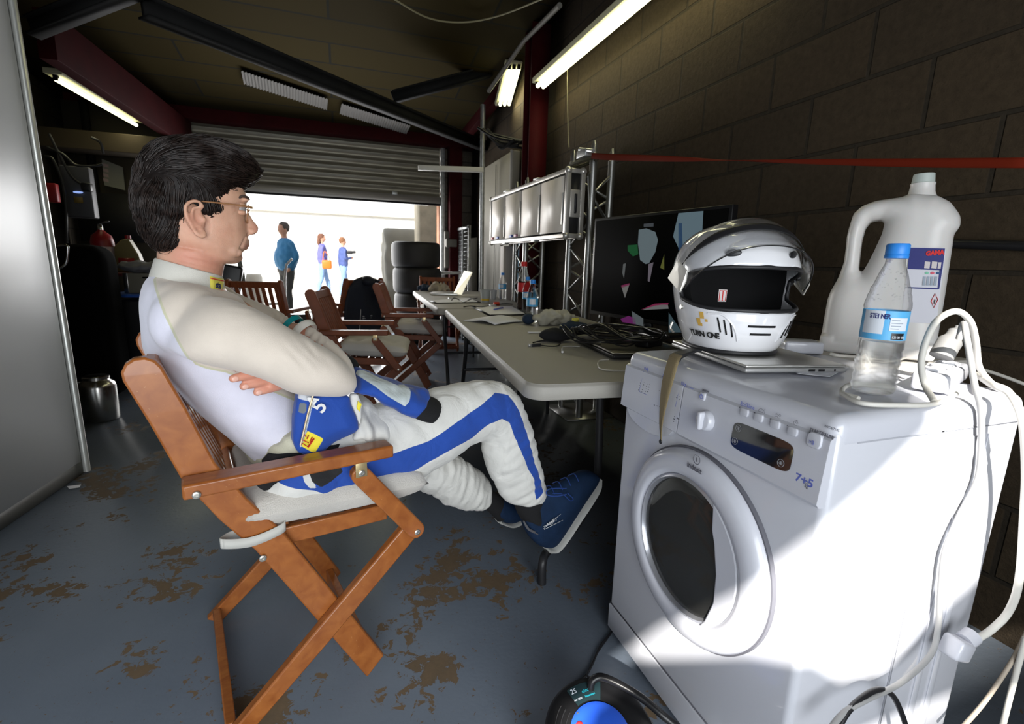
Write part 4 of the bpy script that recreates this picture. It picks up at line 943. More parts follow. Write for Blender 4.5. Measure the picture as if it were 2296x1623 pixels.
# black waist band pieces
surf_panel([(588, 1040), (605, 1022), (640, 1012), (700, 1008), (720, 998), (757, 990), (756, 1012), (765, 1048), (735, 1052), (650, 1062), (600, 1066)], .07, .05, BCU, 'waist_band', man, bulge=.004)
surf_panel([(560, 1060), (640, 1066), (612, 1080), (600, 1094), (585, 1092), (568, 1078)], .06, .04, BCU, 'waist_strap', man, bulge=.002)
surf_panel([(690, 1008), (720, 992), (756, 985), (757, 990), (722, 1000), (698, 1018)], .045, .006, mat('white_piping', (.6, .66, .66), .8), 'suit_piping', man, bulge=0, wr=.0, vox=.003)
# crumpled white suit folds on the lap
lap = MB()
wm = attr_mat('suit_white', SUITW, [], .8, .35, 420, .15, wr=.4)
lap = loft([(LP(790, 880, .16), LP(790, 985, .06), .05), (LP(815, 890, .14), LP(812, 985, .06), .06), (LP(840, 905, .14), LP(838, 990, .07), .055), (LP(870, 905, .14), LP(868, 985, .08), .05), (LP(900, 900, .14), LP(900, 970, .1), .04)], 24)
lme = remesh([lap], .005, 3)
for v in VN(lme): p = v.co; v.co = p + v.normal*(.012*noise.noise(Vector((p.x*42, p.y*10, p.z*14)))+.004*noise.noise(p*30))
obj('suit_folds', lme, wm, man)
surf_panel([(784, 882), (800, 880), (812, 905), (806, 950), (800, 950), (797, 932), (786, 905)], .05, .02, wm, 'suit_folds', man, bulge=.006)
y2 = surf_panel([(802, 898), (812, 905), (806, 925), (799, 915)], .036, .004, mat('yellow_badge', (.85, .72, .05), .7), 'badge', man, bulge=.002, wr=0, vox=.002)
# empty sleeve lying on the thigh, blue with a white band, black cuff
sl = loft([(LP(795, 822, .12), LP(795, 880, .05), .05), (LP(820, 828, .10), LP(830, 885, .04), .055), (LP(860, 842, .09), LP(860, 905, .035), .052), (LP(900, 856, .085), LP(888, 922, .035), .048), (LP(945, 868, .08), LP(918, 932, .035), .045), (LP(958, 874, .08), LP(925, 936, .038), .043)], 30)
slm = remesh([sl], .0045, 4)
for v in VN(slm): p = v.co; v.co = p + v.normal*(.006*noise.noise(Vector((p.x*30, p.y*20, p.z*26)))+.003*noise.noise(p*40))
wp = poly([(790, 836), (815, 832), (850, 848), (900, 868), (926, 873), (912, 896), (900, 906), (860, 882), (835, 862), (815, 850), (790, 850)], .03)
attr(slm, 'band', lambda co, no: sdpoly(co.x, co.z, wp) if co.y < .09 else -.01)
SLM = attr_mat('sleeve_cloth', SUITB, [('band', (.60, .67, .68), 0)], .8, .35, 400, .15, wr=.35)
slv = obj('suit_sleeve', slm, SLM, man)
cf = remesh([loft([(LP(938, 866, .08), LP(916, 930, .04), .042), (LP(957, 884, .075), LP(928, 937, .035), .042), (LP(975, 892, .07), LP(950, 945, .03), .040), (LP(986, 900, .065), LP(966, 948, .03), .03)], 26)], .004, 2)
obj('cuff', cf, BCU, slv)
bkc = MB().ell(LP(778, 815, .14), (.03, .03, .02), Matrix.Rotation(.5, 3, 'Y')); obj('suit_cuff', bkc, BCU, man)
# ---------------------------------------------------------------- washing machine
WX, WY0, WY1, WXB, WZ = .712, .50, 1.087, 1.20, .857
wash = thing('washing_machine', 'white front-loading washer dryer with round glass door, sunlit on its near side', 'washing machine', (.95, .79, 0))
WP = mat('white_enamel', (.57, .58, .63), .22, coat=.4)
WPL = mat('white_gloss_plastic', (.56, .57, .625), .25, coat=.3)
WG = mat('light_grey_plastic', (.55, .56, .60), .35)
INK = mat('dark_grey_print', (.10, .10, .12), .6); INKB = mat('blue_print', (.10, .13, .45), .6)
def rbox(x0, x1, y0, y1, z0, z1, b, seg=4):
    mb = MB().box(((x0+x1)/2, (y0+y1)/2, (z0+z1)/2), (x1-x0, y1-y0, z1-z0)); bmesh.ops.bevel(mb.bm, geom=list(mb.bm.edges), offset=b, segments=seg, affect='EDGES', profile=.5); return mb
cab = rbox(WX+.004, WXB, WY0, WY1, .012, .83, .014); obj('cabinet', cab, WP, wash)
tp_ = rbox(WX+.002, WXB+.005, WY0-.001, WY1+.001, .79, WZ, .022, 6)
for v in tp_.bm.verts:
    if v.co.x < WX+.06 and v.co.z > .83: v.co.z -= .010*(1-(v.co.x-WX)/.06)
    if v.co.z < .80 and v.co.x < WX+.05: v.co.z = .815
obj('worktop', tp_, WPL, wash)
obj('side_groove', MB().box((.97, WY0-.0006, .42), (.006, .0012, .78)), mat('panel_gap', (.35, .36, .4), .6), wash)
obj('side_seam', MB().box(((WX+WXB)/2+.02, WY0-.0004, .806), (WXB-WX-.06, .0016, .0025)), MATS['panel_gap'], wash)
mb = MB()
for k in range(2): mb.box((1.06+.05*k, WY0-.001, .42), (.018, .003, .74), bev=.001)
obj('side_rib', mb, WP, wash)
# control fascia, leaning back slightly
def F(y, z, d=0.0):
    """point on the slanted fascia"""
    k = (z-.70)/.12; return Vector((WX-.012+.010*k-d, y, z))
fa = MB(); prof = [(WX+.02, .697), (WX-.006, .699), (WX-.012, .706), (WX-.004, .812), (WX+.004, .818), (WX+.02, .818)]
fa.grid([[Vector((x, y, z)) for x, z in prof] for y in (WY0+.004, WY0+.010, .848)]); obj('control_panel', fa, WPL, wash)
dr = MB(); prof = [(WX+.02, .700), (WX-.004, .701), (WX-.0115, .706), (WX-.004, .812), (WX+.004, .818), (WX+.02, .818)]
dr.grid([[Vector((x, y, z)) for x, z in prof] for y in (.852, WY1-.012, WY1-.004)]); drw = obj('detergent_drawer', dr, WPL, wash)
hd = MB(); rr = []
for k in range(13):
    u = k/12; y = .865+u*.19; dz = .034*math.sin(PI*u)**.5; rr.append([Vector((WX-.009, y, .704)), Vector((WX-.010, y, .704-dz)), Vector((WX+.010, y, .704-dz)), Vector((WX+.010, y, .704))])
hd.grid(rr); obj('drawer_grip', hd, WPL, drw, bev=.003)
FN = Vector((-1, 0, .085)).normalized()
def ftext(s, px, py, size, m=INK, nm='lettering', par=wash, sx=.9, bold=0, d=.0008):
    p = P(px, py, X=WX-.008); p = F(p.y, p.z, d); return text(s, size, frame(p, (0, -1, 0), (.08, 0, 1)), m, par, nm, sx=sx, thick=.0002, bold=bold)
def fp(px, py, d=0): p = P(px, py, X=WX-.008); return F(p.y, p.z, d)
RF = Matrix(((0, 0, -1), (-1, 0, 0), (0, 1, 0))).transposed()
RFa = Vector((0, 0, 1)).rotation_difference(FN).to_matrix()
def button(px, py, ry, rz, nm='button'):
    mb = MB(); c = fp(px, py); poly_ = []
    for k in range(28):
        a = 2*PI*k/28; e = .6; poly_.append((ry*math.copysign(abs(math.cos(a))**e, math.cos(a)), rz*math.copysign(abs(math.sin(a))**e, math.sin(a))))
    rings = []
    for h, sc in ((-.002, 1), (.003, 1), (.0045, .93), (.005, .8)): rings.append([c+FN*h+Vector((0, -x*sc, 0))+Vector((.085*z*sc, 0, z*sc)) for x, z in poly_])
    mb.grid(rings); return obj(nm, mb, WPL, wash)
button(1573, 889, .0085, .0085, 'power_button')
for q in ((1667, 925), (1699, 937), (1736, 952), (1775, 968)): button(*q, .0095, .0075)
button(1824, 988, .0125, .0125, 'start_button')
c = fp(1585, 943); kn = MB().lathe([(.0215, -.002), (.0215, .004), (.019, .013), (.017, .0145), (.0001, .0145)], 36, c, RFa); kb_ = obj('program_dial', kn, WPL, wash)
obj('dial_grip', MB().box(c+FN*.017, (.016, .010, .038), Matrix.Rotation(0, 3, 'X'), bev=.004), WPL, kb_)
for i in range(11):
    a = math.radians(62-i*24.5); p = c+Vector((0, -math.cos(a)*.030, math.sin(a)*.030)); text(str(i+1), .0075, frame(F(p.y, p.z, .0006)+Vector((0, .002, -.003)), (0, -1, 0), (.08, 0, 1)), INK, kb_, thick=.0002)
for i in range(3):
    a = math.radians(92+i*24); p = c+Vector((0, -math.cos(a)*.030, math.sin(a)*.030)); obj('dial_symbol', MB().tube([F(p.y+.003*math.cos(k*PI/3), p.z+.003*math.sin(k*PI/3), .0006) for k in range(6)], .0004, 5, closed=True), INK, kb_)
# display window
ds = MB(); q = [fp(1642, 938), fp(1786, 1000), fp(1773, 1066), fp(1637, 1000)]
ym, zm = sum(p.y for p in q)/4, sum(p.z for p in q)/4; hy, hz = .067, .0265; poly_ = []
for k in range(40):
    a = 2*PI*k/40; e = .35; poly_.append((hy*math.copysign(abs(math.cos(a))**e, math.cos(a)), hz*math.copysign(abs(math.sin(a))**e, math.sin(a))))
print('DISPLAY', ym, zm, [tuple(p) for p in q])
ds.grid([[F(ym-x, zm+z, h) for x, z in poly_] for h in (-.001, .0012, .0016)]); dsp = obj('display', ds, mat('dark_display_glass', (.012, .013, .015), .06, coat=1), wash)
for sx_, sz in ((.8, .55), (.84, -.45), (-.72, -.5)):
    p = F(ym+hy*sx_, zm+hz*sz, .002); mb = MB(); mb.tube([F(p.y+.0065*math.cos(a*PI/8), p.z+.0065*math.sin(a*PI/8), .0022) for a in range(16)], .0004, 5, closed=True)
    for a in range(4): mb.tube([F(p.y+.004*math.cos(a*PI/4), p.z+.004*math.sin(a*PI/4), .0022), F(p.y-.004*math.cos(a*PI/4), p.z-.004*math.sin(a*PI/4), .0022)], .0004, 5)
    obj('touch_icon', mb, mat('icon_grey', (.3, .3, .32), .5), dsp)
for q_ in ((1654, 914), (1687, 926), (1723, 940), (1761, 955), (1811, 970)): obj('indicator', MB().ell(fp(*q_), (.0016,)*3, seg=10, rg=6), INK, wash)
ftext('ON/OFF', 1569, 876, .0065, bold=.0002); ftext('EcoTime', 1655, 908, .0105, INKB); ftext('START/PAUSE', 1810, 966, .0075, bold=.0002); ftext('IWDE7145', 1842, 958, .006, MATS['dark_grey_print'])
ftext('7+5', 1784, 1075, .019, INKB, bold=.0004, sx=1.1); ftext('kg', 1806, 1091, .008); ftext('>II', 1814, 993, .010, INKB, d=.0062)
obj('power_symbol', MB().tube([fp(1573, 889, .0055)+Vector((0, -.0045*math.sin(a), .0045*math.cos(a))) for a in [math.radians(35+29*k) for k in range(11)]], .0005, 5).tube([fp(1573, 889, .0055)+Vector((0, 0, .001)), fp(1573, 889, .0055)+Vector((0, 0, .006))], .0005, 5), INKB, wash)
def glyph(strokes, px, py, s):
    c = fp(px, py, .0008); mb = MB()
    for st in strokes: mb.tube([F(c.y-x*s, c.z+z*s, .0008) for x, z in st], .00035, 5)
    obj('symbol', mb, INK, wash)
glyph([[(-1, -.5), (1, -.5), (1, .2), (0, .5), (-.6, .2), (-1, -.5)], [(1, .2), (1.4, .8), (1.4, -.6)]], 1701, 920, .006)
glyph([[(-1, .2), (-.6, .6), (-.2, .2)], [(.2, .3), (.6, .7), (1, .3), (.6, 0), (.2, .3)], [(-1, -.5), (-.3, -.2), (.3, -.5), (1, -.3)]], 1739, 933, .006)
glyph([[(.8*math.cos(a), .8*math.sin(a)) for a in [k*PI/6 for k in range(12)]], [(0, 0), (0, .6)], [(0, 0), (.4, 0)], [(0, .9), (.5, 1.1)]], 1779, 949, .005)
glyph([[(.5*math.cos(a), .5*math.sin(a)) for a in [k*PI/5 for k in range(11)]], [(0, .7), (0, 1.1)], [(.7, 0), (1.1, 0)], [(-.7, 0), (-1.1, 0)], [(-1, -1), (-.3, -.7), (.3, -1), (1, -.7)]], 1810, 1080, .005)
# drawer chart
def dtext(s, px, py, size, m=INK, sx=.9): p = P(px, py, X=WX-.008); p = F(p.y, p.z, .0008); return text(s, size, frame(p, (0, -1, 0), (.08, 0, 1)), m, drw, sx=sx, thick=.0002)
dtext('Daily', 1440, 828, .010, INKB); dtext('Dry', 1523, 862, .011, INKB); dtext('Drain', 1518, 938, .005)
mb = MB(); 
for a, b in (((1440, 832), (1433, 878)), ((1433, 878), (1452, 886)), ((1527, 864), (1551, 872)), ((1519, 880), (1514, 912)), ((1483, 838), (1478, 862))): mb.tube([fp(*a, .0008), fp(*b, .0008)], .0004, 5)
obj('chart_line', mb, INKB, drw)
mb = MB(); rg = random.Random(3)
for (x0, y0, dx, dy, n, m_) in ((1438, 838, 7, 4, 3, 8), (1458, 842, 4, 2, 1, 8), (1482, 845, 6, 3, 2, 7), (1520, 866, 6, 3, 2, 6), (1468, 908, 6, 2, 3, 1), (1514, 934, 0, 0, 1, 3)):
    for i in range(n):
        for j in range(m_):
            p = fp(x0+i*dx-j*.9, y0+j*5.2+i*dy, .0008); mb.box(p, (.0004, rg.uniform(.0015, .0045), .0018))
obj('chart_mark', mb, INK, drw)
# round door
DC = Vector((WX-.002, .776, .472)); RX = Matrix.Rotation(-PI/2, 3, 'Y')
dn = MB().lathe([(.212, -.006), (.214, .006), (.209, .018), (.198, .026), (.172, .031), (.160, .027), (.156, .016), (.156, .0)], 72, DC, RX); door = obj('door_ring', dn, WPL, wash, ang=60)
obj('door_seal_gap', MB().lathe([(.2155, -.006), (.2175, -.006), (.2175, .0035), (.2155, .0035)], 72, DC, RX), mat('door_shadow_gap', (.12, .12, .14), .5), door)
obj('inner_ring', MB().lathe([(.157, .002), (.157, .022), (.150, .026), (.146, .016), (.145, .004)], 72, DC, RX), mat('grey_chrome_ring', (.45, .46, .5), .22, .6), door)
obj('bowl', MB().lathe([(.146, .010), (.140, .012), (.120, .006), (.105, -.004), (.07, -.012), (.0001, -.014)], 64, DC, RX), mat('dark_bowl', (.010, .010, .009), .5, spec=.2), door)
obj('door_glass', MB().lathe([(.147, .016), (.13, .020), (.10, .023), (.06, .025), (.0001, .0255)], 64, DC, RX), mat('door_glass', (.5, .5, .48), .04, trans=.95, ior=1.4), door)
# grip plate covering the hinge-far side of the glass
hp = MB(); ply = []
for k in range(15):
    a = math.radians(-62+k*124/14); ply.append((-.160*math.cos(a), .160*math.sin(a)))
ply += [(-.080, .085), (-.090, .06), (-.104, .0), (-.106, -.06), (-.09, -.115)]
rings = [[DC+Vector((-h, y, z)) for y, z in ply] for h in (.012, .028)]
hp.grid(rings); obj('door_grip', hp, WPL, door, bev=.004)
def ttext(s, y, z, size, m, **k): return text(s, size, frame(Vector((WX-.0335, y, z)), (0, -1, 0), (.0, 0, 1)), m, door, thick=.0002, **k)
lg = P(1557, 1050, X=WX-.033); ttext('indesit', lg.y+.022, lg.z-.004, .0165, INK, bold=.0004)
lc = P(1562, 1030, X=WX-.033); ic = MB().tube([lc+Vector((0, -.010*math.sin(a), .010*math.cos(a))) for a in [math.radians(25+31*k) for k in range(11)]], .0008, 6); ic.box(lc+Vector((0, 0, -.0005)), (.001, .002, .009)); ic.box(lc+Vector((0, 0, .009)), (.001, .0022, .003)); obj('logo', ic, INK, door)
obj('kick_plate', rbox(WX-.001, WX+.01, WY0+.006, WY1-.006, .02, .095, .002, 2), WP, wash)
obj('kick_gap', MB().box((WX+.0035, (WY0+WY1)/2, .098), (.003, WY1-WY0-.01, .003)), MATS['door_shadow_gap'], wash)
for x, y in ((WX+.05, WY0+.05), (WX+.05, WY1-.05), (WXB-.05, WY0+.05), (WXB-.05, WY1-.05)): obj('foot', MB().lathe([(.018, 0), (.018, .014)], 16, (x, y, 0)), BLK, wash)
# ---------------------------------------------------------------- counter behind the machine
ct = thing('counter', 'white topped counter behind the washing machine under the big jug', 'counter', (1.5, 1.1, 0))
obj('counter_top', rbox(1.30, 1.60, .79, 1.15, .82, .85, .004, 2), mat('white_laminate', (.55, .52, .47), .5), ct)
for x, y in ((1.33, 1.13), (1.57, 1.13), (1.33, .98), (1.57, .98)): obj('leg', MB().box((x, y, .41), (.035, .035, .82)), GALV, ct)
# ---------------------------------------------------------------- laptop under the helmet
LZ = WZ+.001
lap_ = thing('laptop', 'closed slim silver laptop under the white helmet on the washing machine', 'laptop', (.95, .96, LZ))
A = P(1466, 772, Z=LZ+.02); B = P(1893, 825, Z=LZ+.012); C = P(1672, 826, Z=LZ+.012)
ux = (B-C); ux.z = 0; wl = ux.length; ux.normalize(); uy = (A-C); uy.z = 0; ul = uy.length; uy.normalize()
print('LAPTOP', A, B, C, wl, ul, ux.dot(uy))
vy = Vector((-ux.y, ux.x, 0)); 
if vy.dot(uy) < 0: vy = -vy
# the machine stands with its near long edge along C-B
wl = .235; ul = .33; LC = C
Rl = Matrix((ux, vy, Vector((0, 0, 1)))).transposed()
def lb(x0, x1, y0, y1, z0, z1, b):
    mb = rbox(x0, x1, y0, y1, z0, z1, b, 3); M = Rl.to_4x4(); M.translation = Vector((LC.x, LC.y, 0)); return mb.xf(M)
SIL = mat('brushed_aluminium', (.62, .61, .58), .35, .75)
lb0 = obj('base', lb(0, wl, 0, ul, LZ+.002, LZ+.012, .0035), mat('laptop_grey', (.40, .40, .40), .4, .5), lap_); obj('lid', lb(.001, wl-.001, .001, ul-.001, LZ+.0128, LZ+.019, .003), SIL, lap_)
for k, (a, b) in enumerate(((.145, .160), (.168, .183))): obj('usb_port', lb(a, b, -.0008, .004, LZ+.005, LZ+.0095, .0002), BLK, lap_)
obj('audio_jack', lb(.205, .2095, -.0008, .004, LZ+.005, LZ+.0095, .001), BLK, lap_)
pp = MB(); q0 = P(1735, 836, Z=LZ); 
pp.quad(*[P(x, y, Z=LZ+.0012) for x, y in ((1700, 800), (1905, 822), (1860, 845), (1790, 838))])
o = obj('paper_note', pp, mat('paper', (.75, .75, .80), .8), smooth=False); tag(o, 'sheet of white paper sticking out under the silver laptop', 'paper'); s_ = o.modifiers.new('s', 'SOLIDIFY'); s_.thickness = .0006
# ---------------------------------------------------------------- racing helmet
HZ = LZ+.0235
hb_ = P(1665, 797, Z=HZ)   # front foot of the shell on the lid
hm = thing('racing_helmet', 'white full-face racing helmet with a raised clear visor standing on the silver laptop', 'helmet', tuple(P(1660, 770, Z=HZ)))
SC = P(1664, 640, Y=.98)
L0 = P(1514, 660, Y=.98); R0 = P(1812, 690, Y=.98); T0 = P(1665, 496, Y=.98)
print('HELM', L0, R0, T0, P(1640, 800, Y=.90))
HSC = 1.09     # shell scale
fdx = Vector((math.cos(math.radians(-106)), math.sin(math.radians(-106)), 0)); hc = hb_-fdx*.112*HSC+Vector((.024, -.008, 0))
HM = Matrix((fdx, Vector((-fdx.y, fdx.x, 0)), Vector((0, 0, 1)))).transposed().to_4x4() @ Matrix.Scale(HSC, 4); HM.translation = hc   # local x = front
# sections: z, front x, back x, half width, exponent
HS = [(0, .098, -.098, .084, 2.3), (.012, .112, -.106, .092, 2.3), (.04, .124, -.115, .103, 2.35), (.07, .130, -.124, .112, 2.3), (.095, .130, -.131, .118, 2.25), (.12, .124, -.137, .122, 2.2), (.15, .126, -.142, .126, 2.15), (.18, .124, -.143, .126, 2.1), (.205, .115, -.138, .120, 2.05), (.228, .098, -.127, .108, 2), (.248, .072, -.105, .088, 2), (.262, .042, -.078, .062, 2), (.270, .008, -.045, .032, 2)]
def hsurf(z, an, off=0):
    z = max(0, min(.27, z)); 
    for a, b in zip(HS, HS[1:]):
        if a[0] <= z <= b[0]: break
    u = (z-a[0])/(b[0]-a[0]); q = [a[i]*(1-u)+b[i]*u for i in range(5)]
    cx_ = (q[1]+q[2])/2; hx = (q[1]-q[2])/2+off; w_ = q[3]+off; e = 2/q[4]; ca, sa = math.cos(an), math.sin(an)
    return Vector((cx_+hx*math.copysign(abs(ca)**e, ca), w_*math.copysign(abs(sa)**e, sa), z))
def hp_(z, deg, off=0): return HM @ hsurf(z, math.radians(deg), off)
shell = MB(); zs = [.27*k/45 for k in range(46)]; NA = 144
EYE = lambda z, d: (abs(d) < 88 and .092+.018*(abs(d)/88)**4 < z < .178-.030*(abs(d)/88)**3) and ((abs(d)/86)**5+abs((z-.135)/.047)**5 < 1)
V = {}
def vert(i, j):
    j %= NA
    if (i, j) not in V: V[(i, j)] = shell.bm.verts.new(HM @ hsurf(zs[i], 2*PI*j/NA))
    return V[(i, j)]
for i in range(45):
    for j in range(NA):
        d = ((j+.5)/NA*360+180) % 360-180; z = (zs[i]+zs[i+1])/2
        if EYE(z, d): continue
        shell.bm.faces.new((vert(i, j), vert(i, j+1), vert(i+1, j+1), vert(i+1, j)))
shell.bm.faces.new([vert(45, j) for j in range(NA)])
HW = mat('white_gelcoat', (.82, .82, .85), .13, coat=1)
sh = obj('shell', shell, HW, hm, ang=60)
m_ = sh.modifiers.new('s', 'SOLIDIFY'); m_.thickness = .006; m_.offset = -1; m_ = sh.modifiers.new('sm', 'SMOOTH'); m_.factor = .5; m_.iterations = 4
BR = mat('black_rubber', (.015, .015, .017), .5); LN = mat('black_lining', (.010, .010, .011), .95)
# rubber edge of the eye port
edge = []
for k in range(80):
    a = 2*PI*k/80; ca, sa = math.cos(a), math.sin(a); e = 2/5
    d = 86*math.copysign(abs(ca)**e, ca); z = .135+.047*math.copysign(abs(sa)**e, sa)
    z = max(.092+.018*(abs(d)/88)**4, min(.178-.030*(abs(d)/88)**3, z)); edge.append(hp_(z, d, -.001))
obj('eye_port_trim', MB().tube(edge, .0048, 10, closed=True), BR, hm)
obj('bottom_trim', MB().tube([hp_(.003, 360*k/72, .002) for k in range(72)], .0055, 10, closed=True), BR, hm)
inn = MB(); inn.grid([[HM @ (hsurf(z, math.radians(80+200*j/40), -.016)) for j in range(41)] for z in [.01+.25*k/16 for k in range(17)]], closed=False, cap=False)
for z0_, z1_ in ((.012, .085), (.185, .258)): inn.grid([[HM @ (hsurf(z0_+(z1_-z0_)*k/5, math.radians(-90+180*j/30), -.014)) for j in range(31)] for k in range(6)], closed=False, cap=False)
obj('lining', inn, LN, hm)
# chin vents, recessed slots
slot = mat('black_mesh', (.008, .008, .009), .9)
def strip(pts, r, nm, m, par=hm): return obj(nm, MB().tube(pts, r, 8, smooth=3), m, par)
for z in (.062, .046): strip([hp_(z, d, -.0008) for d in ((-12, -6, 0, 6, 12) if z > .05 else (-9, -4, 0, 4, 9))], .0028, 'vent', slot)
for s in (-1, 1):
    for k in range(3): strip([hp_(.076-.03*u-.004*k, s*(42-6.5*k-3*u), .0005) for u in (0, .5, 1)], .0017, 'vent', slot)
    strip([hp_(.083-.0*u, s*(52-u*14), .0005) for u in (0, .5, 1)]+[hp_(.075, s*32, .0005), hp_(.055, s*24, .001), hp_(.03, s*20, .001)], .0022, 'chin_ridge', HW)
    # brow vents
    bmv = MB().ell((0, 0, 0), (.0165, .0085, .003)); R = frame(hp_(.204, s*30, .001), hp_(.205, s*30+4)-hp_(.203, s*30-4), Vector((0, 0, 1)) ); bmv.xf(R); obj('brow_vent', bmv, BLK, hm)
    # visor pivot
    pv = MB().lathe([(.012, -.004), (.012, .003), (.008, .005), (.0001, .005)], 20, (0, 0, 0)); pv.xf(frame(hp_(.150, s*88, .003), (hp_(.150, s*88+5)-hp_(.150, s*88-5)), (0, 0, 1))); obj('pivot', pv, BLK, hm)
    bt = MB().lathe([(.0055, -.002), (.0055, .003), (.0001, .003)], 16); bt.xf(frame(hp_(.088, s*88, .001), (hp_(.088, s*88+5)-hp_(.088, s*88-5)), (0, 0, 1))); obj('stud', bt, BOLT, hm)
    bt = MB().lathe([(.007, -.002), (.007, .004), (.0001, .004)], 16); bt.xf(frame(hp_(.158, s*74, .001), (hp_(.15, s*74+5)-hp_(.15, s*74-5)), (0, 0, 1))); obj('knob', bt, BLK, hm)
# raised visor: shell patch turned up about the pivots
piv = Vector((hsurf(.150, math.radians(88)).x, 0, .150)); RV = Matrix.Rotation(math.radians(-52), 4, 'Y')
def vis(z, d, off): p = hsurf(z, math.radians(d), 0); p = Vector((p.x, p.y*1.03, p.z)); q = (RV @ (p-piv)) + piv; c_ = Vector((-.01, 0, .12)); n_ = (q-c_).normalized(); return HM @ (q + n_*off)
def vpatch(z0, z1, d0, nz_, m, nm, off, th=.0018):
    mb = MB(); rr = []
    for i in range(nz_+1):
        u = i/nz_; row = []
        for j in range(61):
            d = -d0+2*d0*j/60; tz = abs(d)/d0; a = z0+.016*tz**3; b = z1-.022*tz**3; row.append(vis(a+(b-a)*u, d, off))
        rr.append(row)
    mb.grid(rr, closed=False, cap=False); o = obj(nm, mb, m, hm); s_ = o.modifiers.new('s', 'SOLIDIFY'); s_.thickness = th; return o
vg = mat('clear_visor', (.93, .95, .97), .03, trans=1, ior=1.18, coat=1, alpha=.55)
vpatch(.086, .186, 86, 14, vg, 'visor', .008); vpatch(.136, .158, 84, 4, BR, 'visor_sun_strip', .0105, .001); 
low = [vis(.086+.016*(abs(d)/86)**3, d, .008) for d in range(-86, 87, 4)]; obj('visor_edge', MB().tube(low, .0014, 6), BLK, hm)
# visor arm tab and stickers
for s in (-1, 1):
    tb = MB(); q = [vis(z_, s*d_, .013) for z_, d_ in ((.160, 92), (.160, 74), (.118, 72), (.104, 80), (.104, 90))]; tb.quad(*q) if False else tb.bm.faces.new([tb.bm.verts.new(v) for v in q]); o = obj('visor_tab', tb, mat('visor_tab_clear', (.6, .58, .53), .15, coat=1, alpha=.7), hm, smooth=False); s_ = o.modifiers.new('s', 'SOLIDIFY'); s_.thickness = .003
GLD = mat('gold_print', (.70, .42, .08), .5)
def patch(z0, z1, d0, d1, m, nm): 
    mb = MB(); mb.grid([[hp_(z_, d_, .0012) for d_ in [d0+(d1-d0)*k/4 for k in range(5)]] for z_ in (z0, (z0+z1)/2, z1)], closed=False, cap=False); return obj(nm, mb, m, hm)
for a in ((.070, .084, -62, -57), (.060, .070, -67, -62), (.054, .060, -66, -60), (.064, .070, -56, -53)): patch(*a, GLD, 'checker_mark')
def htext(s, z, d, size, m, step=3.6):
    for k, ch in enumerate(s):
        if ch == ' ': continue
        p = hp_(z, d+k*step, .0008); t_ = hp_(z, d+k*step+2)-hp_(z, d+k*step-2); p = hp_(z, d+k*step, .0025); text(ch, size, frame(p, t_, hp_(z+.012, d+k*step)-hp_(z-.004, d+k*step)), m, hm, thick=.0003, bold=.0006, sx=1.1)
htext('TURN ONE', .032, -80, .019, mat('black_print', (.02, .02, .02), .5), 5.0)
lbm = MB(); lp_ = [HM @ Vector((.058, y_, z_)) for y_, z_ in ((-.062, .105), (-.044, .105), (-.044, .130), (-.062, .130))]; lbm.quad(*lp_); lo2 = obj('inner_label', lbm, mat('label_white', (.6, .55, .55), .7), hm, smooth=False)
lc2 = [HM @ Vector((.0588, y_, z_)) for y_, z_ in ((-.060, .107), (-.046, .107), (-.046, .128), (-.060, .128))]; obj('label_print', MB().tube(lc2, .0008, 5, closed=True).tube([lc2[0].lerp(lc2[1], .5), lc2[3].lerp(lc2[2], .5)], .0012, 5), MATS['red_print'], lo2)
# chin strap hanging over the front edge
kh = mat('khaki_webbing', (.27, .21, .11), .85, bump=1.0, bscale=240, stretch=(1, 1, 5)); 
def ribbon(nm, cpts, ws, m, par, th=.002):
    mb = MB(); C_ = catmull([Vector(p) for p in cpts], 5); W2 = catmull([Vector((*w_, 0)) if len(w_) == 2 else Vector(w_) for w_ in ws], 5)
    mb.grid([[c_-w_, c_-w_/3, c_+w_/3, c_+w_] for c_, w_ in zip(C_, W2)], closed=False, cap=False); o = obj(nm, mb, m, par); s_ = o.modifiers.new('s', 'SOLIDIFY'); s_.thickness = th; return o
ys = Vector((0, .018, 0))
a0 = P(1560, 782, Z=LZ+.024); a1 = P(1520, 795, Z=LZ+.012); 
s0 = P(1512, 805, X=WX-.012); s1_ = P(1497, 850, X=WX-.022); s2_ = P(1487, 900, X=WX-.024); s3 = P(1481, 950, X=WX-.020); s4 = P(1481, 992, X=WX-.018)
ribbon('strap_keeper', [P(1600, 775, Z=LZ+.028), a0, a1, s0], [(.006, .02, 0), (.006, .02, 0), (0, .021, 0), (0, .02, 0)], BR, hm, .003)
ribbon('chin_strap', [a1+Vector((0, 0, .001)), s0+Vector((-.002, 0, 0)), s1_, s2_, s3, s4], [(.002, .019, 0), (.002, .020, 0), (.003, .0215, 0), (.004, .0175, 0), (.003, .009, 0), (.002, .004, 0)], kh, hm)
obj('strap_end', MB().ell(P(1481, 990, X=WX-.019), (.003, .005, .006)), BLK, hm)
obj('buckle', MB().tube([P(1508, 722, Y=1.02), P(1503, 735, Y=1.02), P(1510, 745, Y=1.02)], .003, 8, smooth=3), BOLT, hm)
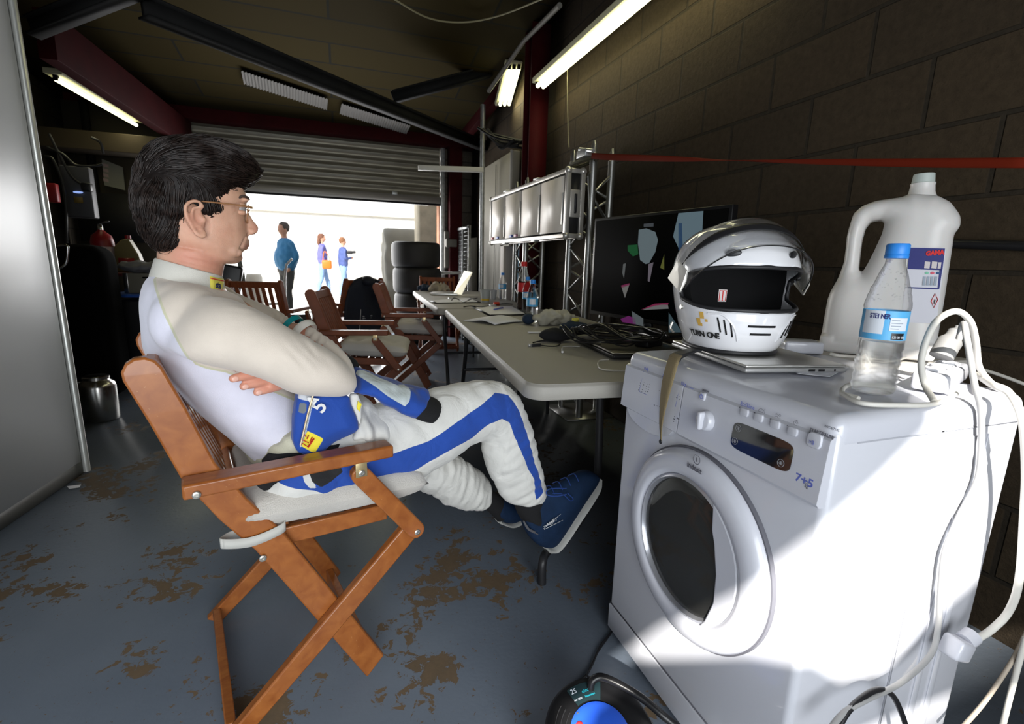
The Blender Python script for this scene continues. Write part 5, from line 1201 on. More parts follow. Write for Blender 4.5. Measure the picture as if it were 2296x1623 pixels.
# ---------------------------------------------------------------- charger, jug, bottle, cables on top
chg = thing('laptop_charger', 'white rounded laptop charger lying behind the helmet', 'charger', tuple(P(1830, 790, Z=WZ)))
p_ = P(1805, 792, Z=WZ); obj('charger_body', MB().box(p_+Vector((.0, .02, .0165)), (.095, .07, .031), Matrix.Rotation(-.5, 3, 'Z'), bev=.006), WPL, chg)
WC = mat('white_cable', (.62, .60, .55), .5)
obj('cord', MB().tube([P(1862, 793, Z=WZ+.016), P(1880, 797, Z=WZ+.014), P(1920, 800, Z=WZ+.008), P(1950, 808, Z=WZ+.004), P(1990, 812, Z=WZ+.004), P(2040, 800, Z=WZ+.004)], [.0045, .0035, .0028, .0028], 8, smooth=6), WC, chg)
jc = P(1965, 796, Z=.851); je = Vector((-jc.y, jc.x, 0)).normalized(); je = -je if je.x < 0 and False else je
if je.dot(RM.transposed() @ Vector((1, 0, 0))) < 0 and False: je = -je
jr_ = P(2060, 796, Z=.851)-jc
if je.dot(jr_) < 0: je = -je
jn = Vector((je.y, -je.x, 0)); jn = -jn if jn.dot(jc) < 0 else jn      # away from the viewer
MJ = Matrix((je, jn, Vector((0, 0, 1)))).transposed().to_4x4(); MJ.translation = jc
if MJ.to_3x3().determinant() < 0: MJ = Matrix((je, -jn, Vector((0, 0, 1)))).transposed().to_4x4(); MJ.translation = jc
JS = 1 if (MJ.to_3x3() @ Vector((0, 1, 0))).dot(jc) > 0 else -1
def JP(x, y, d=0):
    """photo pixel on the jug's own upright middle plane, d metres towards the viewer"""
    r = ray(x, y); o = Vector((0, 0, CAMH)); k = (jc-jn*d-o).dot(jn)/r.dot(jn); return MJ.inverted() @ (o+r*k)
jug = thing('detergent_jug', 'big white plastic detergent jug with a moulded handle and ribbed cap', 'jug', M=MJ)
JW = mat('milky_polyethylene', (.62, .60, .58), .38, sss=.15, bump=.1, bscale=60)
outl = [(1845, 790), (1840, 770), (1848, 720), (1857, 670), (1864, 652), (1880, 625), (1893, 590), (1897, 560), (1900, 530), (1905, 510), (1915, 480), (1935, 463), (1965, 452), (2030, 443), (2035, 436), (2100, 440), (2130, 455), (2152, 485), (2152, 510), (2138, 524), (2130, 580), (2118, 660), (2106, 730), (2096, 790), (2092, 805), (1850, 800)]
hole = [(1975, 494), (1984, 500), (1978, 525), (1962, 560), (1947, 590), (1933, 613), (1926, 605), (1929, 570), (1933, 540), (1940, 513), (1953, 497)]
JT = .068
hpoly = [(JP(*q).x, JP(*q).z) for q in hole]; opoly = [(JP(*q).x, max(.001, JP(*q).z)) for q in outl]
mj = MB(); mj.prism(opoly, 2*JT, Matrix.Translation((0, JT, 0)) @ Matrix.Rotation(PI/2, 4, 'X')); me = remesh([mj], .006, 10, 'jug')
xh = JP(1992, 600).x
for v in VN(me):
    e = max(0, sdpoly(v.co.x, v.co.z, opoly)); hh = max(0, -sdpoly(v.co.x, v.co.z, hpoly)); k = min(1, e/.05); k = math.sqrt(max(0, 1-(1-k)**2))
    q = min(1, hh/.06); q = .34+.66*math.sqrt(max(0, 1-(1-q)**2)) if hh < .06 else 1
    if v.co.z > .05 or k > .9: v.co.y *= (.35+.65*k)*q
tj = bpy.data.objects.new('tj', me); hb2 = MB(); hb2.prism(hpoly, .4, Matrix.Translation((0, .2, 0)) @ Matrix.Rotation(PI/2, 4, 'X')); bmesh.ops.triangulate(hb2.bm, faces=hb2.bm.faces); bmesh.ops.recalc_face_normals(hb2.bm, faces=hb2.bm.faces)
ho = bpy.data.objects.new('ho', bpy.data.meshes.new('ho')); hb2.bm.to_mesh(ho.data); TMP.collection.objects.link(ho)
b_ = tj.modifiers.new('b', 'BOOLEAN'); b_.object = ho; b_.operation = 'DIFFERENCE'; b_.solver = 'EXACT'
r_ = tj.modifiers.new('r', 'REMESH'); r_.mode = 'VOXEL'; r_.voxel_size = .0035; s_ = tj.modifiers.new('s', 'SMOOTH'); s_.factor = .5; s_.iterations = 8
me2 = bake(tj); bpy.data.objects.remove(tj); bpy.data.objects.remove(ho)
for v in VN(me2): v.co.z = max(v.co.z, 0)
obj('jug_body', me2, JW, jug)
nk = JP(2065, 443); ax = (JP(2072, 390)-JP(2064, 445)).normalized(); RN = Vector((0, 0, 1)).rotation_difference(ax).to_matrix()
sc = (JP(2100, 430)-JP(2030, 430)).length/2; h_ = (JP(2072, 390)-JP(2065, 443)).length
obj('neck', MB().lathe([(sc*1.02, -.012), (sc*.98, .003), (sc*.86, h_*.22), (sc*.80, h_*.5), (sc*.83, h_*.56), (sc*.83, h_*.6)], 32, nk, RN), JW, jug)
obj('cap', MB().lathe([(sc*.72, h_*.6), (sc*.76, h_*.63), (sc*.70, h_*.98), (sc*.66, h_), (.0001, h_)], 32, nk, RN), mat('pale_green_cap', (.45, .50, .47), .4), jug)
def jq(pts, m, nm, dy, par): mb = MB(); mb.bm.faces.new([mb.bm.verts.new(JP(x, y, JT+.0015+dy)) for x, y in pts]); return obj(nm, mb, m, par, smooth=False)
lb_ = jq([(2040, 554), (2118, 556), (2121, 560), (2100, 720), (2092, 725), (2020, 722)], mat('label_lilac', (.60, .60, .66), .5), 'label', 0, jug)
NV = mat('label_navy', (.015, .02, .16), .5); jq([(2040, 555), (2119, 557), (2113, 606), (2035, 603)], NV, 'label_band', .0006, lb_); jq([(2107, 600), (2113, 604), (2106, 648), (2102, 648)], NV, 'label_edge', .0006, lb_); jq([(2030, 643), (2104, 646), (2104, 649), (2030, 646)], NV, 'label_edge', .0006, lb_)
for i in range(3): jq([(2074+16*i, 586), (2086+16*i, 587), (2084+16*i, 602), (2072+16*i, 601)] if i < 2 else [(2104, 588), (2111, 588), (2109, 602), (2102, 602)], mat('label_white', (.6, .55, .55), .7), 'pictogram', .0012, lb_)
for i, c_ in enumerate(((.2, .5, .35), (.6, .1, .15), (.03, .08, .2))): obj('pictogram', MB().ell(JP(2078+12.5*i, 612, JT+.002), (.004, .0006, .0032)), mat('label_dot_%d' % i, c_, .6), lb_)
for i in range(4): jq([(2070+8.5*i, 620), (2076+8.5*i, 620), (2074+8.5*i, 640), (2068+8.5*i, 640)], mat('label_print', (.3, .35, .42), .6), 'pictogram', .0012, lb_)
text('GAMA', .0145, frame(JP(2076, 573, JT+.003), (1, 0, .12), (0, 0, 1)), MATS['red_print'], lb_, bold=.0010, sx=.8)
dm = [JP(2097, 658, JT+.003), JP(2103, 672, JT+.003), JP(2094, 690, JT+.003), JP(2088, 675, JT+.003)]; obj('hazard_diamond', MB().tube(dm, .0008, 5, closed=True), MATS['red_print'], lb_); text('!', .013, frame(dm[2].lerp(dm[0], .3)-Vector((.002, 0, 0)), (1, 0, 0), (0, 0, 1)), MATS['black_print'], lb_, bold=.0006)
print('JUG', jc, JP(1840, 700).x, JP(2152, 500).x, JP(2070, 388).z, MJ.to_3x3().determinant(), JS)
# water bottles
PET = mat('clear_pet', (.95, .98, 1.0), .03, trans=1, ior=1.15, alpha=.42); WAT = mat('water', (.97, .99, 1.0), .0, trans=1, ior=1.2, alpha=.55)
CAPB = mat('blue_bottle_cap', (.03, .24, .72), .4); LBB = mat('blue_label', (.10, .42, .75), .45); LBW = mat('label_bottle_white', (.68, .72, .78), .5)
def bottle(name, label, loc, h, r, fill, grp=None, detail=False, cap=None, body=None, lab=None, rot=0, liquid=None):
    t = thing(name, label, 'bottle', loc, grp); k = h/.235; o_ = Vector(loc)
    pr = [(r*.72, 0), (r*.9, .003*k), (r, .012*k)]
    for i in range(5): z = .02+.0125*i; pr += [(r*.94, z*k), (r, (z+.005)*k)]
    pr += [(r*.965, .088*k), (r*.965, .135*k), (r, .139*k)]
    for i in range(3): z = .146+.011*i; pr += [(r*(.98-.07*i), z*k), (r*(.94-.09*i), (z+.004)*k)]
    pr += [(r*.60, .190*k), (r*.42, .205*k), (.0125*k, .214*k), (.0125*k, .222*k)]
    obj('bottle_body', MB().lathe(pr, 40, o_), body or PET, t)
    if fill:
        wp_ = [(q*.955, z) for q, z in pr if .001 < z < fill*k]; top = wp_[-1]; wp_ = [(.001, .0025)]+wp_+[(top[0], fill*k), (.001, fill*k)]
        obj('liquid', MB().lathe(wp_, 36, o_), liquid or WAT, t)
    obj('cap', MB().lathe([(.0135*k, .213*k), (.0155*k, .2135*k), (.0155*k, .2185*k), (.0148*k, .2195*k), (.0152*k, .221*k), (.0152*k, .233*k), (.0135*k, .2355*k), (.0001, .2355*k)], 28, o_), cap or CAPB, t)
    def wrap(a0, a1, z0, z1, m, nm, par, off=.0006):
        mb = MB(); mb.grid([[o_+Vector(((r*.965+off)*math.cos(a), (r*.965+off)*math.sin(a), z*k)) for a in [math.radians(a0+(a1-a0)*j/24+rot) for j in range(25)]] for z in (z0, z1)], closed=False, cap=False); return obj(nm, mb, m, par)
    l_ = wrap(0, 360, .089, .134, lab or LBB, 'label', t)
    if detail:
        wrap(205, 262, .098, .134, LBW, 'label_panel', l_, .0009); wrap(276, 325, .104, .124, LBW, 'label_table', l_, .001); wrap(284, 320, .0905, .1005, BLK, 'label_date', l_, .0012)
        for q in range(4): wrap(279, 300+5*(q % 3), .1065+.0043*q, .1078+.0043*q, MATS['label_print'], 'label_print', l_, .0014)
        for q, ch in enumerate('STEINER'):
            a = math.radians(224+7.0*q+rot); p = o_+Vector(((r*.965+.0014)*math.cos(a), (r*.965+.0014)*math.sin(a), .122*k)); text(ch, .0115, frame(p, (-math.sin(a), math.cos(a), 0), (0, 0, 1)), NV, l_, thick=.0001, sx=.8, bold=.0002)
        for q, ch in enumerate('L22 061 15%'):
            if ch == ' ': continue
            a = math.radians(286+3.0*q+rot); p = o_+Vector(((r*.965+.0016)*math.cos(a), (r*.965+.0016)*math.sin(a), .0925*k)); text(ch, .0058, frame(p, (-math.sin(a), math.cos(a), 0), (0, 0, 1)), LBW, l_, thick=.0001)
        rng2 = random.Random(4); mb = MB()
        for q in range(46):
            a = rng2.uniform(0, 2*PI); z = rng2.uniform(.145, .196); rad = r*(.93-(max(0, z-.14))*9); mb.ell(o_+Vector((rad*math.cos(a), rad*math.sin(a), z*k)), (rng2.uniform(.0006, .0014),)*3, seg=8, rg=5)
        obj('droplets', mb, WAT, t)
    elif name == 'water_bottle': wrap(200, 262, .1, .13, LBW, 'label_panel', l_, .0009)
    return t
bl_ = P(1996, 890, Z=WZ); bt_ = P(2053, 558, X=None, Y=bl_.y)
print('BOTTLE', bl_, bt_.z-WZ)
bottle('water_bottle', 'half-full water bottle with blue cap standing on the washing machine in the sun', (bl_.x+.0, bl_.y+.032, WZ+.001), bt_.z-WZ+.008, .0345, .085, None, True, rot=-50)
# plug strip tangle on the rear corner
def cable(name, label, pts, r, m, cat='cable', grp=None, sm=8): return tag(obj(name, MB().tube(pts, r, 10, smooth=sm), m), label, cat, grp)
ps = thing('power_strip', 'white power strip in strong sun at the back corner of the washing machine', 'power strip', tuple(P(2140, 860, Z=WZ)))
pc = P(2150, 850, Z=WZ+.02); Rp = Matrix.Rotation(.35, 3, 'Z')
obj('strip_body', MB().box(pc+Vector((0, .03, 0)), (.20, .055, .035), Rp, bev=.008), WPL, ps)
for k in range(3): obj('socket', MB().lathe([(.019, .0), (.019, .004), (.016, .004), (.015, .001), (.0001, .001)], 24, pc+Vector((0, .03, .018))+Rp @ Vector((-.06+.055*k, 0, 0))), WG, ps)
pg = thing('mains_plug', 'grey mains plug with cord standing in the power strip', 'plug', tuple(P(2120, 770, Z=WZ+.04)))
a = P(2110, 800, Y=pc.y+.04); obj('plug_body', MB().tube([a, a+Vector((.012, 0, .022)), a+Vector((.03, 0, .045)), a+Vector((.036, 0, .06))], [.020, .020, .014, .006], 16, smooth=3), mat('grey_plug', (.2, .2, .2), .5), pg)
for k in range(5): obj('grip_rib', MB().tube([a+Vector((.004+.005*k, -.019+.0016*k, .004+.008*k)), a+Vector((.012+.005*k, -.014+.0016*k, .01+.008*k))], .002, 6), mat('grey_plug', (.2, .2, .2), .5), pg)
Yc = WY0+.03
cable('power_cable', 'thick white power cable looping up from the machine top and down at the right edge', [P(1925, 893, Z=WZ+.005), P(1888, 880, Z=WZ+.005), P(1910, 862, Z=WZ+.005), P(2000, 858, Z=WZ+.005)], .0042, WC)
cable('power_cable', 'white cable arching in a tall loop beside the water bottle', [P(2095, 900, Z=WZ+.006), P(2073, 860, Y=Yc), P(2066, 810, Y=Yc), P(2080, 755, Y=Yc), P(2105, 715, Y=Yc), P(2145, 698, Y=Yc), P(2175, 720, Y=Yc), P(2188, 765, Y=Yc+.01), P(2195, 820, Y=Yc+.02), P(2215, 850, Y=Yc+.02), P(2240, 872, Z=WZ+.006)], .0052, WC)
cable('power_cable', 'white cable running flat across the machine top in front of the bottle', [P(1887, 882, Z=WZ+.005), P(1930, 903, Z=WZ+.005), P(2010, 908, Z=WZ+.005), P(2095, 905, Z=WZ+.005), P(2150, 880, Z=WZ+.005)], .0042, WC)
cable('power_cable', 'grey and white cable hanging down the sunlit side of the washing machine into dark coils', [P(2150, 760, Y=Yc), P(2160, 725, Y=Yc-.005), P(2168, 760, Y=Yc-.03), P(2185, 860, Y=Yc-.04), P(2199, 920, Y=WY0-.012), P(2200, 1000, Y=WY0-.012), P(2190, 1080, Y=WY0-.012), P(2150, 1160, Y=WY0-.012), P(2118, 1240, Y=WY0-.014), P(2108, 1330, Y=WY0-.016), P(2103, 1410, Y=WY0-.02), P(2085, 1470, Y=WY0-.03), P(2020, 1530, Y=WY0-.04), P(1940, 1570, Y=WY0-.05), P(1890, 1600, Y=WY0-.05), P(1850, 1650, Y=WY0-.06)], .0048, mat('grey_cable', (.30, .30, .30), .5))
cable('power_cable', 'black cable coiled over the grey one at the bottom right', [P(2040, 1660, Y=WY0-.05), P(2022, 1600, Y=WY0-.04), P(1998, 1556, Y=WY0-.04), P(1960, 1548, Y=WY0-.045), P(1905, 1590, Y=WY0-.05), P(1870, 1650, Y=WY0-.06)], .005, BLK)
cable('power_cable', 'fat white cable sweeping from the strip over the right edge down to the plug block', [P(2190, 840, Z=WZ+.01), P(2225, 862, Y=.5), P(2262, 880, Y=.47), P(2292, 940, Y=.44), P(2300, 1050, Y=.44), P(2296, 1150, Y=.44), P(2285, 1300, Y=.43), P(2262, 1370, Y=.44), P(2225, 1410, Y=.45), P(2195, 1430, Y=.46)], .0062, WC)
pb = thing('plug_block', 'white cable plug block lit by the sun, hanging at the side of the machine', 'plug', tuple(P(2145, 1450, Y=.46)))
a = P(2145, 1452, Y=.46); obj('block_body', MB().box(a, (.05, .035, .04), Matrix.Rotation(.4, 3, 'Y'), bev=.007), WPL, pb); obj('collar', MB().tube([a+Vector((.02, 0, .008)), a+Vector((.042, 0, .016))], .016, 14), WPL, pb)
cable('power_cable', 'tan cable rising past the right edge near the floor', [P(2150, 1640, Y=.45), P(2210, 1570, Y=.45), P(2270, 1480, Y=.45), P(2310, 1400, Y=.45)], .004, mat('tan_cable', (.4, .34, .27), .6))
cable('power_cable', 'pale cable rising at the bottom right corner', [P(2245, 1640, Y=.44), P(2270, 1540, Y=.44), P(2300, 1430, Y=.44)], .0052, WC)
cable('thin_cable', 'thin white cable crossing the dark gap behind the machine at right', [P(2188, 824, Y=.73), P(2240, 840, Y=.68), P(2310, 866, Y=.62)], .004, WC)
# chrome tap on the wall
tp2 = thing('water_tap', 'chrome garden tap between helmet and jug', 'tap', tuple(P(1885, 560, Y=1.55)))
CH = mat('chrome', (.7, .7, .7), .08, 1)
q = lambda x, y, d=0: P(x, y, Y=1.55+d)
obj('spout', MB().tube([q(1898, 520), q(1897, 545), q(1885, 562), q(1868, 560), q(1862, 576)], [.016, .018, .017, .013, .011], 16, smooth=5), CH, tp2); obj('handle', MB().tube([q(1855, 532), q(1868, 524), q(1882, 530), q(1893, 528)], [.006, .008, .008, .006], 12, smooth=4), CH, tp2); obj('pipe', MB().tube([q(1893, 517), q(1893, 590, .02), q(1893, 650, .02)], .009, 12), CH, tp2)
# cable reel at the bottom
rl_ = thing('cable_reel', 'black and blue extension cable reel on the floor, cut by the bottom edge', 'cable reel', (.50, .68, 0))
rc = P(1345, 1655, Z=.11); ra = Vector((-.12, -.28, .95)).normalized(); RR = Vector((0, 0, 1)).rotation_difference(ra).to_matrix(); RR3 = RR
rad = .115
obj('flange', MB().lathe([(.03, .0), (rad*.96, 0), (rad, .004), (rad, .009), (rad*.95, .012), (.06, .008)], 64, rc, RR), mat('reel_plastic', (.01, .01, .011), .3), rl_)
obj('flange', MB().lathe([(.03, -.07), (rad, -.07), (rad, -.062), (.03, -.062)], 48, rc, RR), MATS['reel_plastic'], rl_)
obj('cable_winding', MB().lathe([(.04, -.062)]+[(.085+.003*(k % 2), -.060+.006*k) for k in range(10)]+[(.04, -.002)], 40, rc, RR), BLK, rl_)
obj('hub', MB().lathe([(.062, .007), (.062, .016), (.054, .020), (.02, .020), (.0001, .018)], 40, rc, RR), mat('blue_plastic', (.02, .09, .55), .35), rl_)
def rp(a, r_, h): return rc + RR @ Vector((r_*math.cos(a), r_*math.sin(a), h))
for k in range(3): obj('flange_rib', MB().tube([rp(math.radians(150+a_), .072+.011*k, .011) for a_ in range(-25, 60, 8)], .0016, 6), MATS['reel_plastic'], rl_)
obj('red_switch', MB().ell(rp(math.radians(140), .045, .02), (.008, .006, .005)), MATS['red_print'], rl_); obj('screw', MB().ell(rp(math.radians(118), .056, .017), (.004, .004, .002)), BOLT, rl_)
stk = MB(); stk.grid([[rp(math.radians(a_), r_, .0125) for a_ in range(62, 108, 5)] for r_ in (.067, .104)], closed=False, cap=False); stk_o = obj('sticker', stk, mat('reel_sticker', (.012, .03, .035), .45), rl_)
vx = RR @ Vector((1, .0, 0)); vyy = RR @ Vector((0, 1, 0))
text('25', .014, frame(rp(math.radians(105), .092, .0135), vx, vyy), LBW, stk_o); text('electra', .010, frame(rp(math.radians(90), .084, .0135), vx, vyy), mat('cyan_print', (.02, .4, .5), .5), stk_o); text('Extension', .006, frame(rp(math.radians(88), .074, .0135), vx, vyy), MATS['cyan_print'], stk_o); text('16A 230V', .005, frame(rp(math.radians(108), .078, .0135), vx, vyy), LBW, stk_o)
obj('carry_handle', MB().tube([P(1325, 1560, Z=.13), P(1326, 1530, Z=.16), P(1345, 1518, Z=.17), P(1380, 1530, Z=.17), P(1440, 1565, Z=.16), P(1500, 1615, Z=.14), P(1560, 1660, Z=.1)], .0085, 12, smooth=6), MATS['reel_plastic'], rl_)
obj('stand', MB().tube([rc+Vector((-.1, .09, -.05)), (rc.x-.11, rc.y+.10, .008), (rc.x+.12, rc.y+.10, .008), rc+Vector((.1, .09, -.05))], .008, 10, smooth=5), MATS['reel_plastic'], rl_); obj('stand', MB().tube([rc+Vector((-.1, -.06, -.05)), (rc.x-.11, rc.y-.10, .008), (rc.x+.12, rc.y-.10, .008), rc+Vector((.1, -.06, -.05))], .008, 10, smooth=5), MATS['reel_plastic'], rl_)
cable('floor_cable', 'thin black cable on the floor between the reel and the washing machine', [P(1283, 1533, Z=.005), P(1310, 1518, Z=.005), P(1325, 1495, Z=.006), P(1345, 1450, Z=.006), P(1368, 1420, Z=.006), P(1385, 1395, Z=.006)], .0032, BLK)
cable('floor_cable', 'thin black cable from the washing machine to the reel handle', [P(1368, 1422, Z=.006), P(1340, 1462, Z=.006), P(1322, 1498, Z=.006), P(1318, 1516, Z=.03), P(1340, 1524, Z=.06)], .0026, BLK)
# ---------------------------------------------------------------- folding tables
TT = mat('grey_table_plastic', (.33, .315, .28), .5, bump=.3, bscale=500); TLG = mat('black_table_leg', (.02, .02, .022), .4)
TZ = .74
def table(label, a, b, wd, grp='folding tables in a row', legs=None):
    """front edge from a (near) to b (far); the top extends wd away to the right"""
    a = Vector((*a, 0)); b = Vector((*b, 0)); u = (b-a).normalized(); v = Vector((u.y, -u.x, 0)); L = (b-a).length
    t = thing('folding_table', label, 'table', tuple((a+b)/2+v*wd/2), grp)
    R = Matrix((v, u, Vector((0, 0, 1)))).transposed().to_4x4(); R.translation = Vector((a.x, a.y, 0))
    def rr(x0, x1, y0, y1, r):
        p = []
        for cx_, cy_, s0 in ((x1-r, y1-r, 0), (x0+r, y1-r, 90), (x0+r, y0+r, 180), (x1-r, y0+r, 270)):
            for k in range(7): an = math.radians(s0+15*k); p.append((cx_+r*math.cos(an), cy_+r*math.sin(an)))
        return p
    mb = MB(); pf_ = [(.004, -.046), (.0, -.040), (.0, -.010), (.003, -.005), (.007, -.003), (.009, 0), (.03, 0)]
    rings = [[R @ Vector((x, y, TZ+z)) for x, y in rr(d, wd-d, d, L-d, max(.01, .06-d))] for d, z in pf_]
    mb.grid(rings); obj('table_top', mb, TT, t)
    for yy, sg in ((.33, 1), (L-.33, -1)) if legs is None else legs:
        for xx in (.10, wd-.10):
            obj('leg', MB().tube([R @ Vector(q) for q in ((xx, yy, TZ-.05), (xx, yy-.03*sg, .5), (xx, yy-.16*sg, .24), (xx, yy-.20*sg, .12), (xx, yy-.20*sg, .0))], .0135, 12, smooth=5), TLG, t)
        obj('leg_rail', MB().tube([R @ Vector((.10, yy-.08*sg, .37)), R @ Vector((wd-.10, yy-.08*sg, .37))], .010, 10), TLG, t)
        obj('leg_brace', MB().tube([R @ Vector((wd/2, yy-.05*sg, .42)), R @ Vector((wd/2, yy+.30*sg, TZ-.05))], .008, 8), TLG, t)
    return t, R
t1, TR1 = table('grey plastic folding table, the near one, its rounded corner beside the washing machine', (.478, 1.20), (.682, 3.36), .83, legs=[(1.78, -1)])
t2, TR2 = table('grey plastic folding table, the far one, carrying the open laptop', (.640, 3.40), (.75, 5.42), .76)
obj('leg', MB().tube([P(1215, 1308, Z=0), P(1217, 1258, Y=1.35), P(1232, 1232, Y=1.40), P(1285, 1188, Y=1.475), P(1332, 1108, Y=1.50), P(1342, 1020, Y=1.50), P(1346, 880, Y=1.50)], .0145, 14, smooth=6), TLG, t1)
# ---------------------------------------------------------------- things on the tables
def onz(x, y, z=TZ): return P(x, y, Z=z)
def cloth(name, label, px, size, m, cat, seed, amp=.02, h=.035, rot=0):
    c = onz(*px); mb = MB(); mb.ell(c+Vector((0, 0, h*.55)), (size[0]/2, size[1]/2, h*.6), Matrix.Rotation(rot, 3, 'Z'), 24, 14)
    me = remesh([mb], max(.0045, size[0]/40), 2)
    for v in VN(me):
        p = v.co; v.co = p + v.normal*amp*noise.noise(Vector((p.x*24+seed, p.y*14, p.z*30))) + Vector((0, 0, .3*amp*noise.noise(p*40))); v.co.z = max(v.co.z, TZ+.001)
    return tag(obj(name, me, m), label, cat)
OFFW = mat('offwhite_cloth', (.50, .48, .40), .95, bump=.4, bscale=300)
b1 = cloth('balaclava', 'crumpled off-white balaclava with a yellow label on the near table', (1243, 728), (.25, .12), OFFW, 'balaclava', 3, .030, .07, .1)
yl = MB().box(onz(1290, 718, TZ+.055), (.035, .012, .022), Matrix.Rotation(.3, 3, 'X')); obj('yellow_patch', yl, MATS['yellow_label'], b1)
cloth('glove', 'navy glove balled up beneath the balaclava', (1290, 745), (.15, .10), mat('navy_cloth', (.015, .03, .06), .9), 'glove', 9, .02, .045)
cloth('pouch', 'small black zip pouch in front of the balaclava', (1250, 765), (.17, .085), BCU, 'pouch', 12, .006, .05, -.1)
cloth('rag', 'crumpled beige rag beside the open laptop', (985, 655), (.22, .2), mat('beige_rag', (.36, .31, .24), .95), 'rag', 15, .04, .08)
cloth('cap', 'dark navy cloth lying behind the beige rag at the table end', (952, 652), (.16, .15), MATS['navy_cloth'], 'cloth', 22, .03, .06)
# folded white card under the balaclava
tag(obj('card', MB().box(onz(1205, 745, TZ+.003), (.09, .03, .003), Matrix.Rotation(-.1, 3, 'Z')), MATS['paper']), 'small white card poking out from under the balaclava', 'card')
# paper sheets
def sheet(name, label, pts, lift, m, cat='paper', n=10, th=.0006):
    A_, B_, C_, D_ = [onz(*q) for q in pts]; mb = MB(); rr = []
    for i in range(n+1):
        u = i/n; rr.append([A_.lerp(B_, v/n).lerp(D_.lerp(C_, v/n), u)+Vector((0, 0, .0015+lift*max(0, math.sin(PI*(.15+.8*u)))*math.exp(-((v/n-.65)/.3)**2))) for v in range(n+1)])
    mb.grid(rr, closed=False, cap=False); o = obj(name, mb, m); s_ = o.modifiers.new('s', 'SOLIDIFY'); s_.thickness = th; return tag(o, label, cat)
sh_ = sheet('paper_sheet', 'loose curled white sheet of paper on the near table', [(1037, 719), (1110, 730), (1178, 722), (1118, 706)], .035, MATS['paper'])
def clipboard(label, pts, hp):
    c = [onz(*q) for q in pts]; ct_ = sum(c, Vector())/4; t = thing('clipboard', label, 'clipboard', tuple(ct_), 'clipboards on the tables')
    mb = MB(); lo_ = [mb.bm.verts.new(p+Vector((0, 0, .001))) for p in c]; hi_ = [mb.bm.verts.new(p+Vector((0, 0, .006))) for p in c]; mb.bm.faces.new(lo_); mb.bm.faces.new(hi_)
    for i in range(4): mb.bm.faces.new((lo_[i], lo_[(i+1) % 4], hi_[(i+1) % 4], hi_[i]))
    obj('board', mb, BLK, t); mb = MB(); mb.bm.faces.new([mb.bm.verts.new(p.lerp(ct_, .1)+Vector((0, 0, .0075))) for p in c]); obj('paper', mb, MATS['paper'], t, smooth=False)
    a = c[0].lerp(c[3], .5).lerp(ct_, .12); obj('clip', MB().box(a+Vector((0, 0, .012)), (.05, .04, .012), bev=.003), GALV, t); return t
clipboard('black clipboard with white paper beyond the loose sheet', [(1055, 687), (1096, 709), (1185, 707), (1150, 688)], 0)
clipboard('black clipboard with papers in front of the open laptop', [(962, 675), (975, 681), (1078, 679), (1055, 669)], 0)
def pen(label, a, b, c_, m, r=.004, cat='pen', grp=None): return tag(obj('pen', MB().tube([onz(*a, TZ+.012), onz(*b, TZ+.012)], r, 10), m), label, cat, grp)
pen('blue pen lying on the near clipboard', (1108, 694), (1127, 690), 0, INKB, .006)
tag(obj('marker', MB().tube([onz(1107, 681, TZ+.012), onz(1119, 681, TZ+.012)], .016, 12), mat('orange_red_plastic', (.75, .06, .02), .4)), 'short red-orange marker cap on the table', 'marker')
tag(obj('cord', MB().tube([onz(x, y, TZ+.01) for x, y in ((1040, 688), (1055, 686), (1080, 688), (1105, 684), (1130, 681), (1150, 682))], .004, 8, smooth=5), BLK), 'thin black cord beside the near clipboard', 'cord')
# sunglasses / wires on the far clipboard
tag(obj('headset_wire', MB().tube([onz(x, y, TZ+.012+h) for x, y, h in ((1012, 674, 0), (1018, 668, .02), (1030, 672, 0), (1042, 676, 0), (1055, 671, .02), (1070, 668, 0))], .004, 8, smooth=5), BLK), 'tangled black wire on the far clipboard', 'wire')
# open laptop at the far table
la = onz(960, 662); lb_2 = onz(1033, 662); lt = thing('laptop', 'open laptop with a bright glaring screen on the far table', 'laptop', tuple(la))
c = onz(998, 660); u = Vector((.96, -.28, 0)); v = Vector((.28, .96, 0)); R = Matrix((u, v, Vector((0, 0, 1)))).transposed()
obj('base', MB().box(c+Vector((0, 0, .012)), (.27, .36, .018), R, bev=.003), SIL, lt)
s0 = P(1017, 658, Y=4.75); s1 = P(1034, 660, Y=4.62); s2 = P(1058, 610, Y=4.75); s3 = P(1041, 607, Y=4.95)
scr = MB(); scr.bm.faces.new([scr.bm.verts.new(p) for p in (s0, s1, s2, s3)]); so = obj('lid', scr, mat('screen_glare', (.7, .66, .5), .25, .3, emit=(1, .95, .72), estr=.7), lt, smooth=False); q_ = so.modifiers.new('s', 'SOLIDIFY'); q_.thickness = .008
# cups, bottles
def cup(label, px, r, h, m, band=None):
    p = onz(*px); t = thing('cup', label, 'cup', tuple(p), 'cups on the tables'); obj('cup_body', MB().lathe([(r*.75, 0), (r, h), (r*1.05, h), (r*1.02, h-.004), (r*.95, h-.004), (r*.72, .006), (.0001, .006)], 28, p), m, t)
    if band: obj('band', MB().lathe([(r*.80, h*.16), (r*.835, h*.30)], 28, p+Vector((0, 0, 0))), band, t)
cup('paper cup with a yellow band in front of the post', (1088, 678), .042, .105, mat('paper_cup', (.42, .44, .42), .6), mat('yellow_band', (.75, .5, .03), .5))
cup('small white plastic cup beside the banded paper cup', (1106, 671), .033, .085, mat('white_cup', (.5, .5, .5), .5))
bottle('water_bottle', 'water bottle with blue cap on the near table by the balaclava', tuple(onz(1192, 722)), .24, .034, .1, 'small water bottles on the tables', rot=20)
bottle('water_bottle', 'water bottle with blue cap close behind the cola bottle', tuple(onz(1181, 700)), .24, .034, .09, 'small water bottles on the tables')
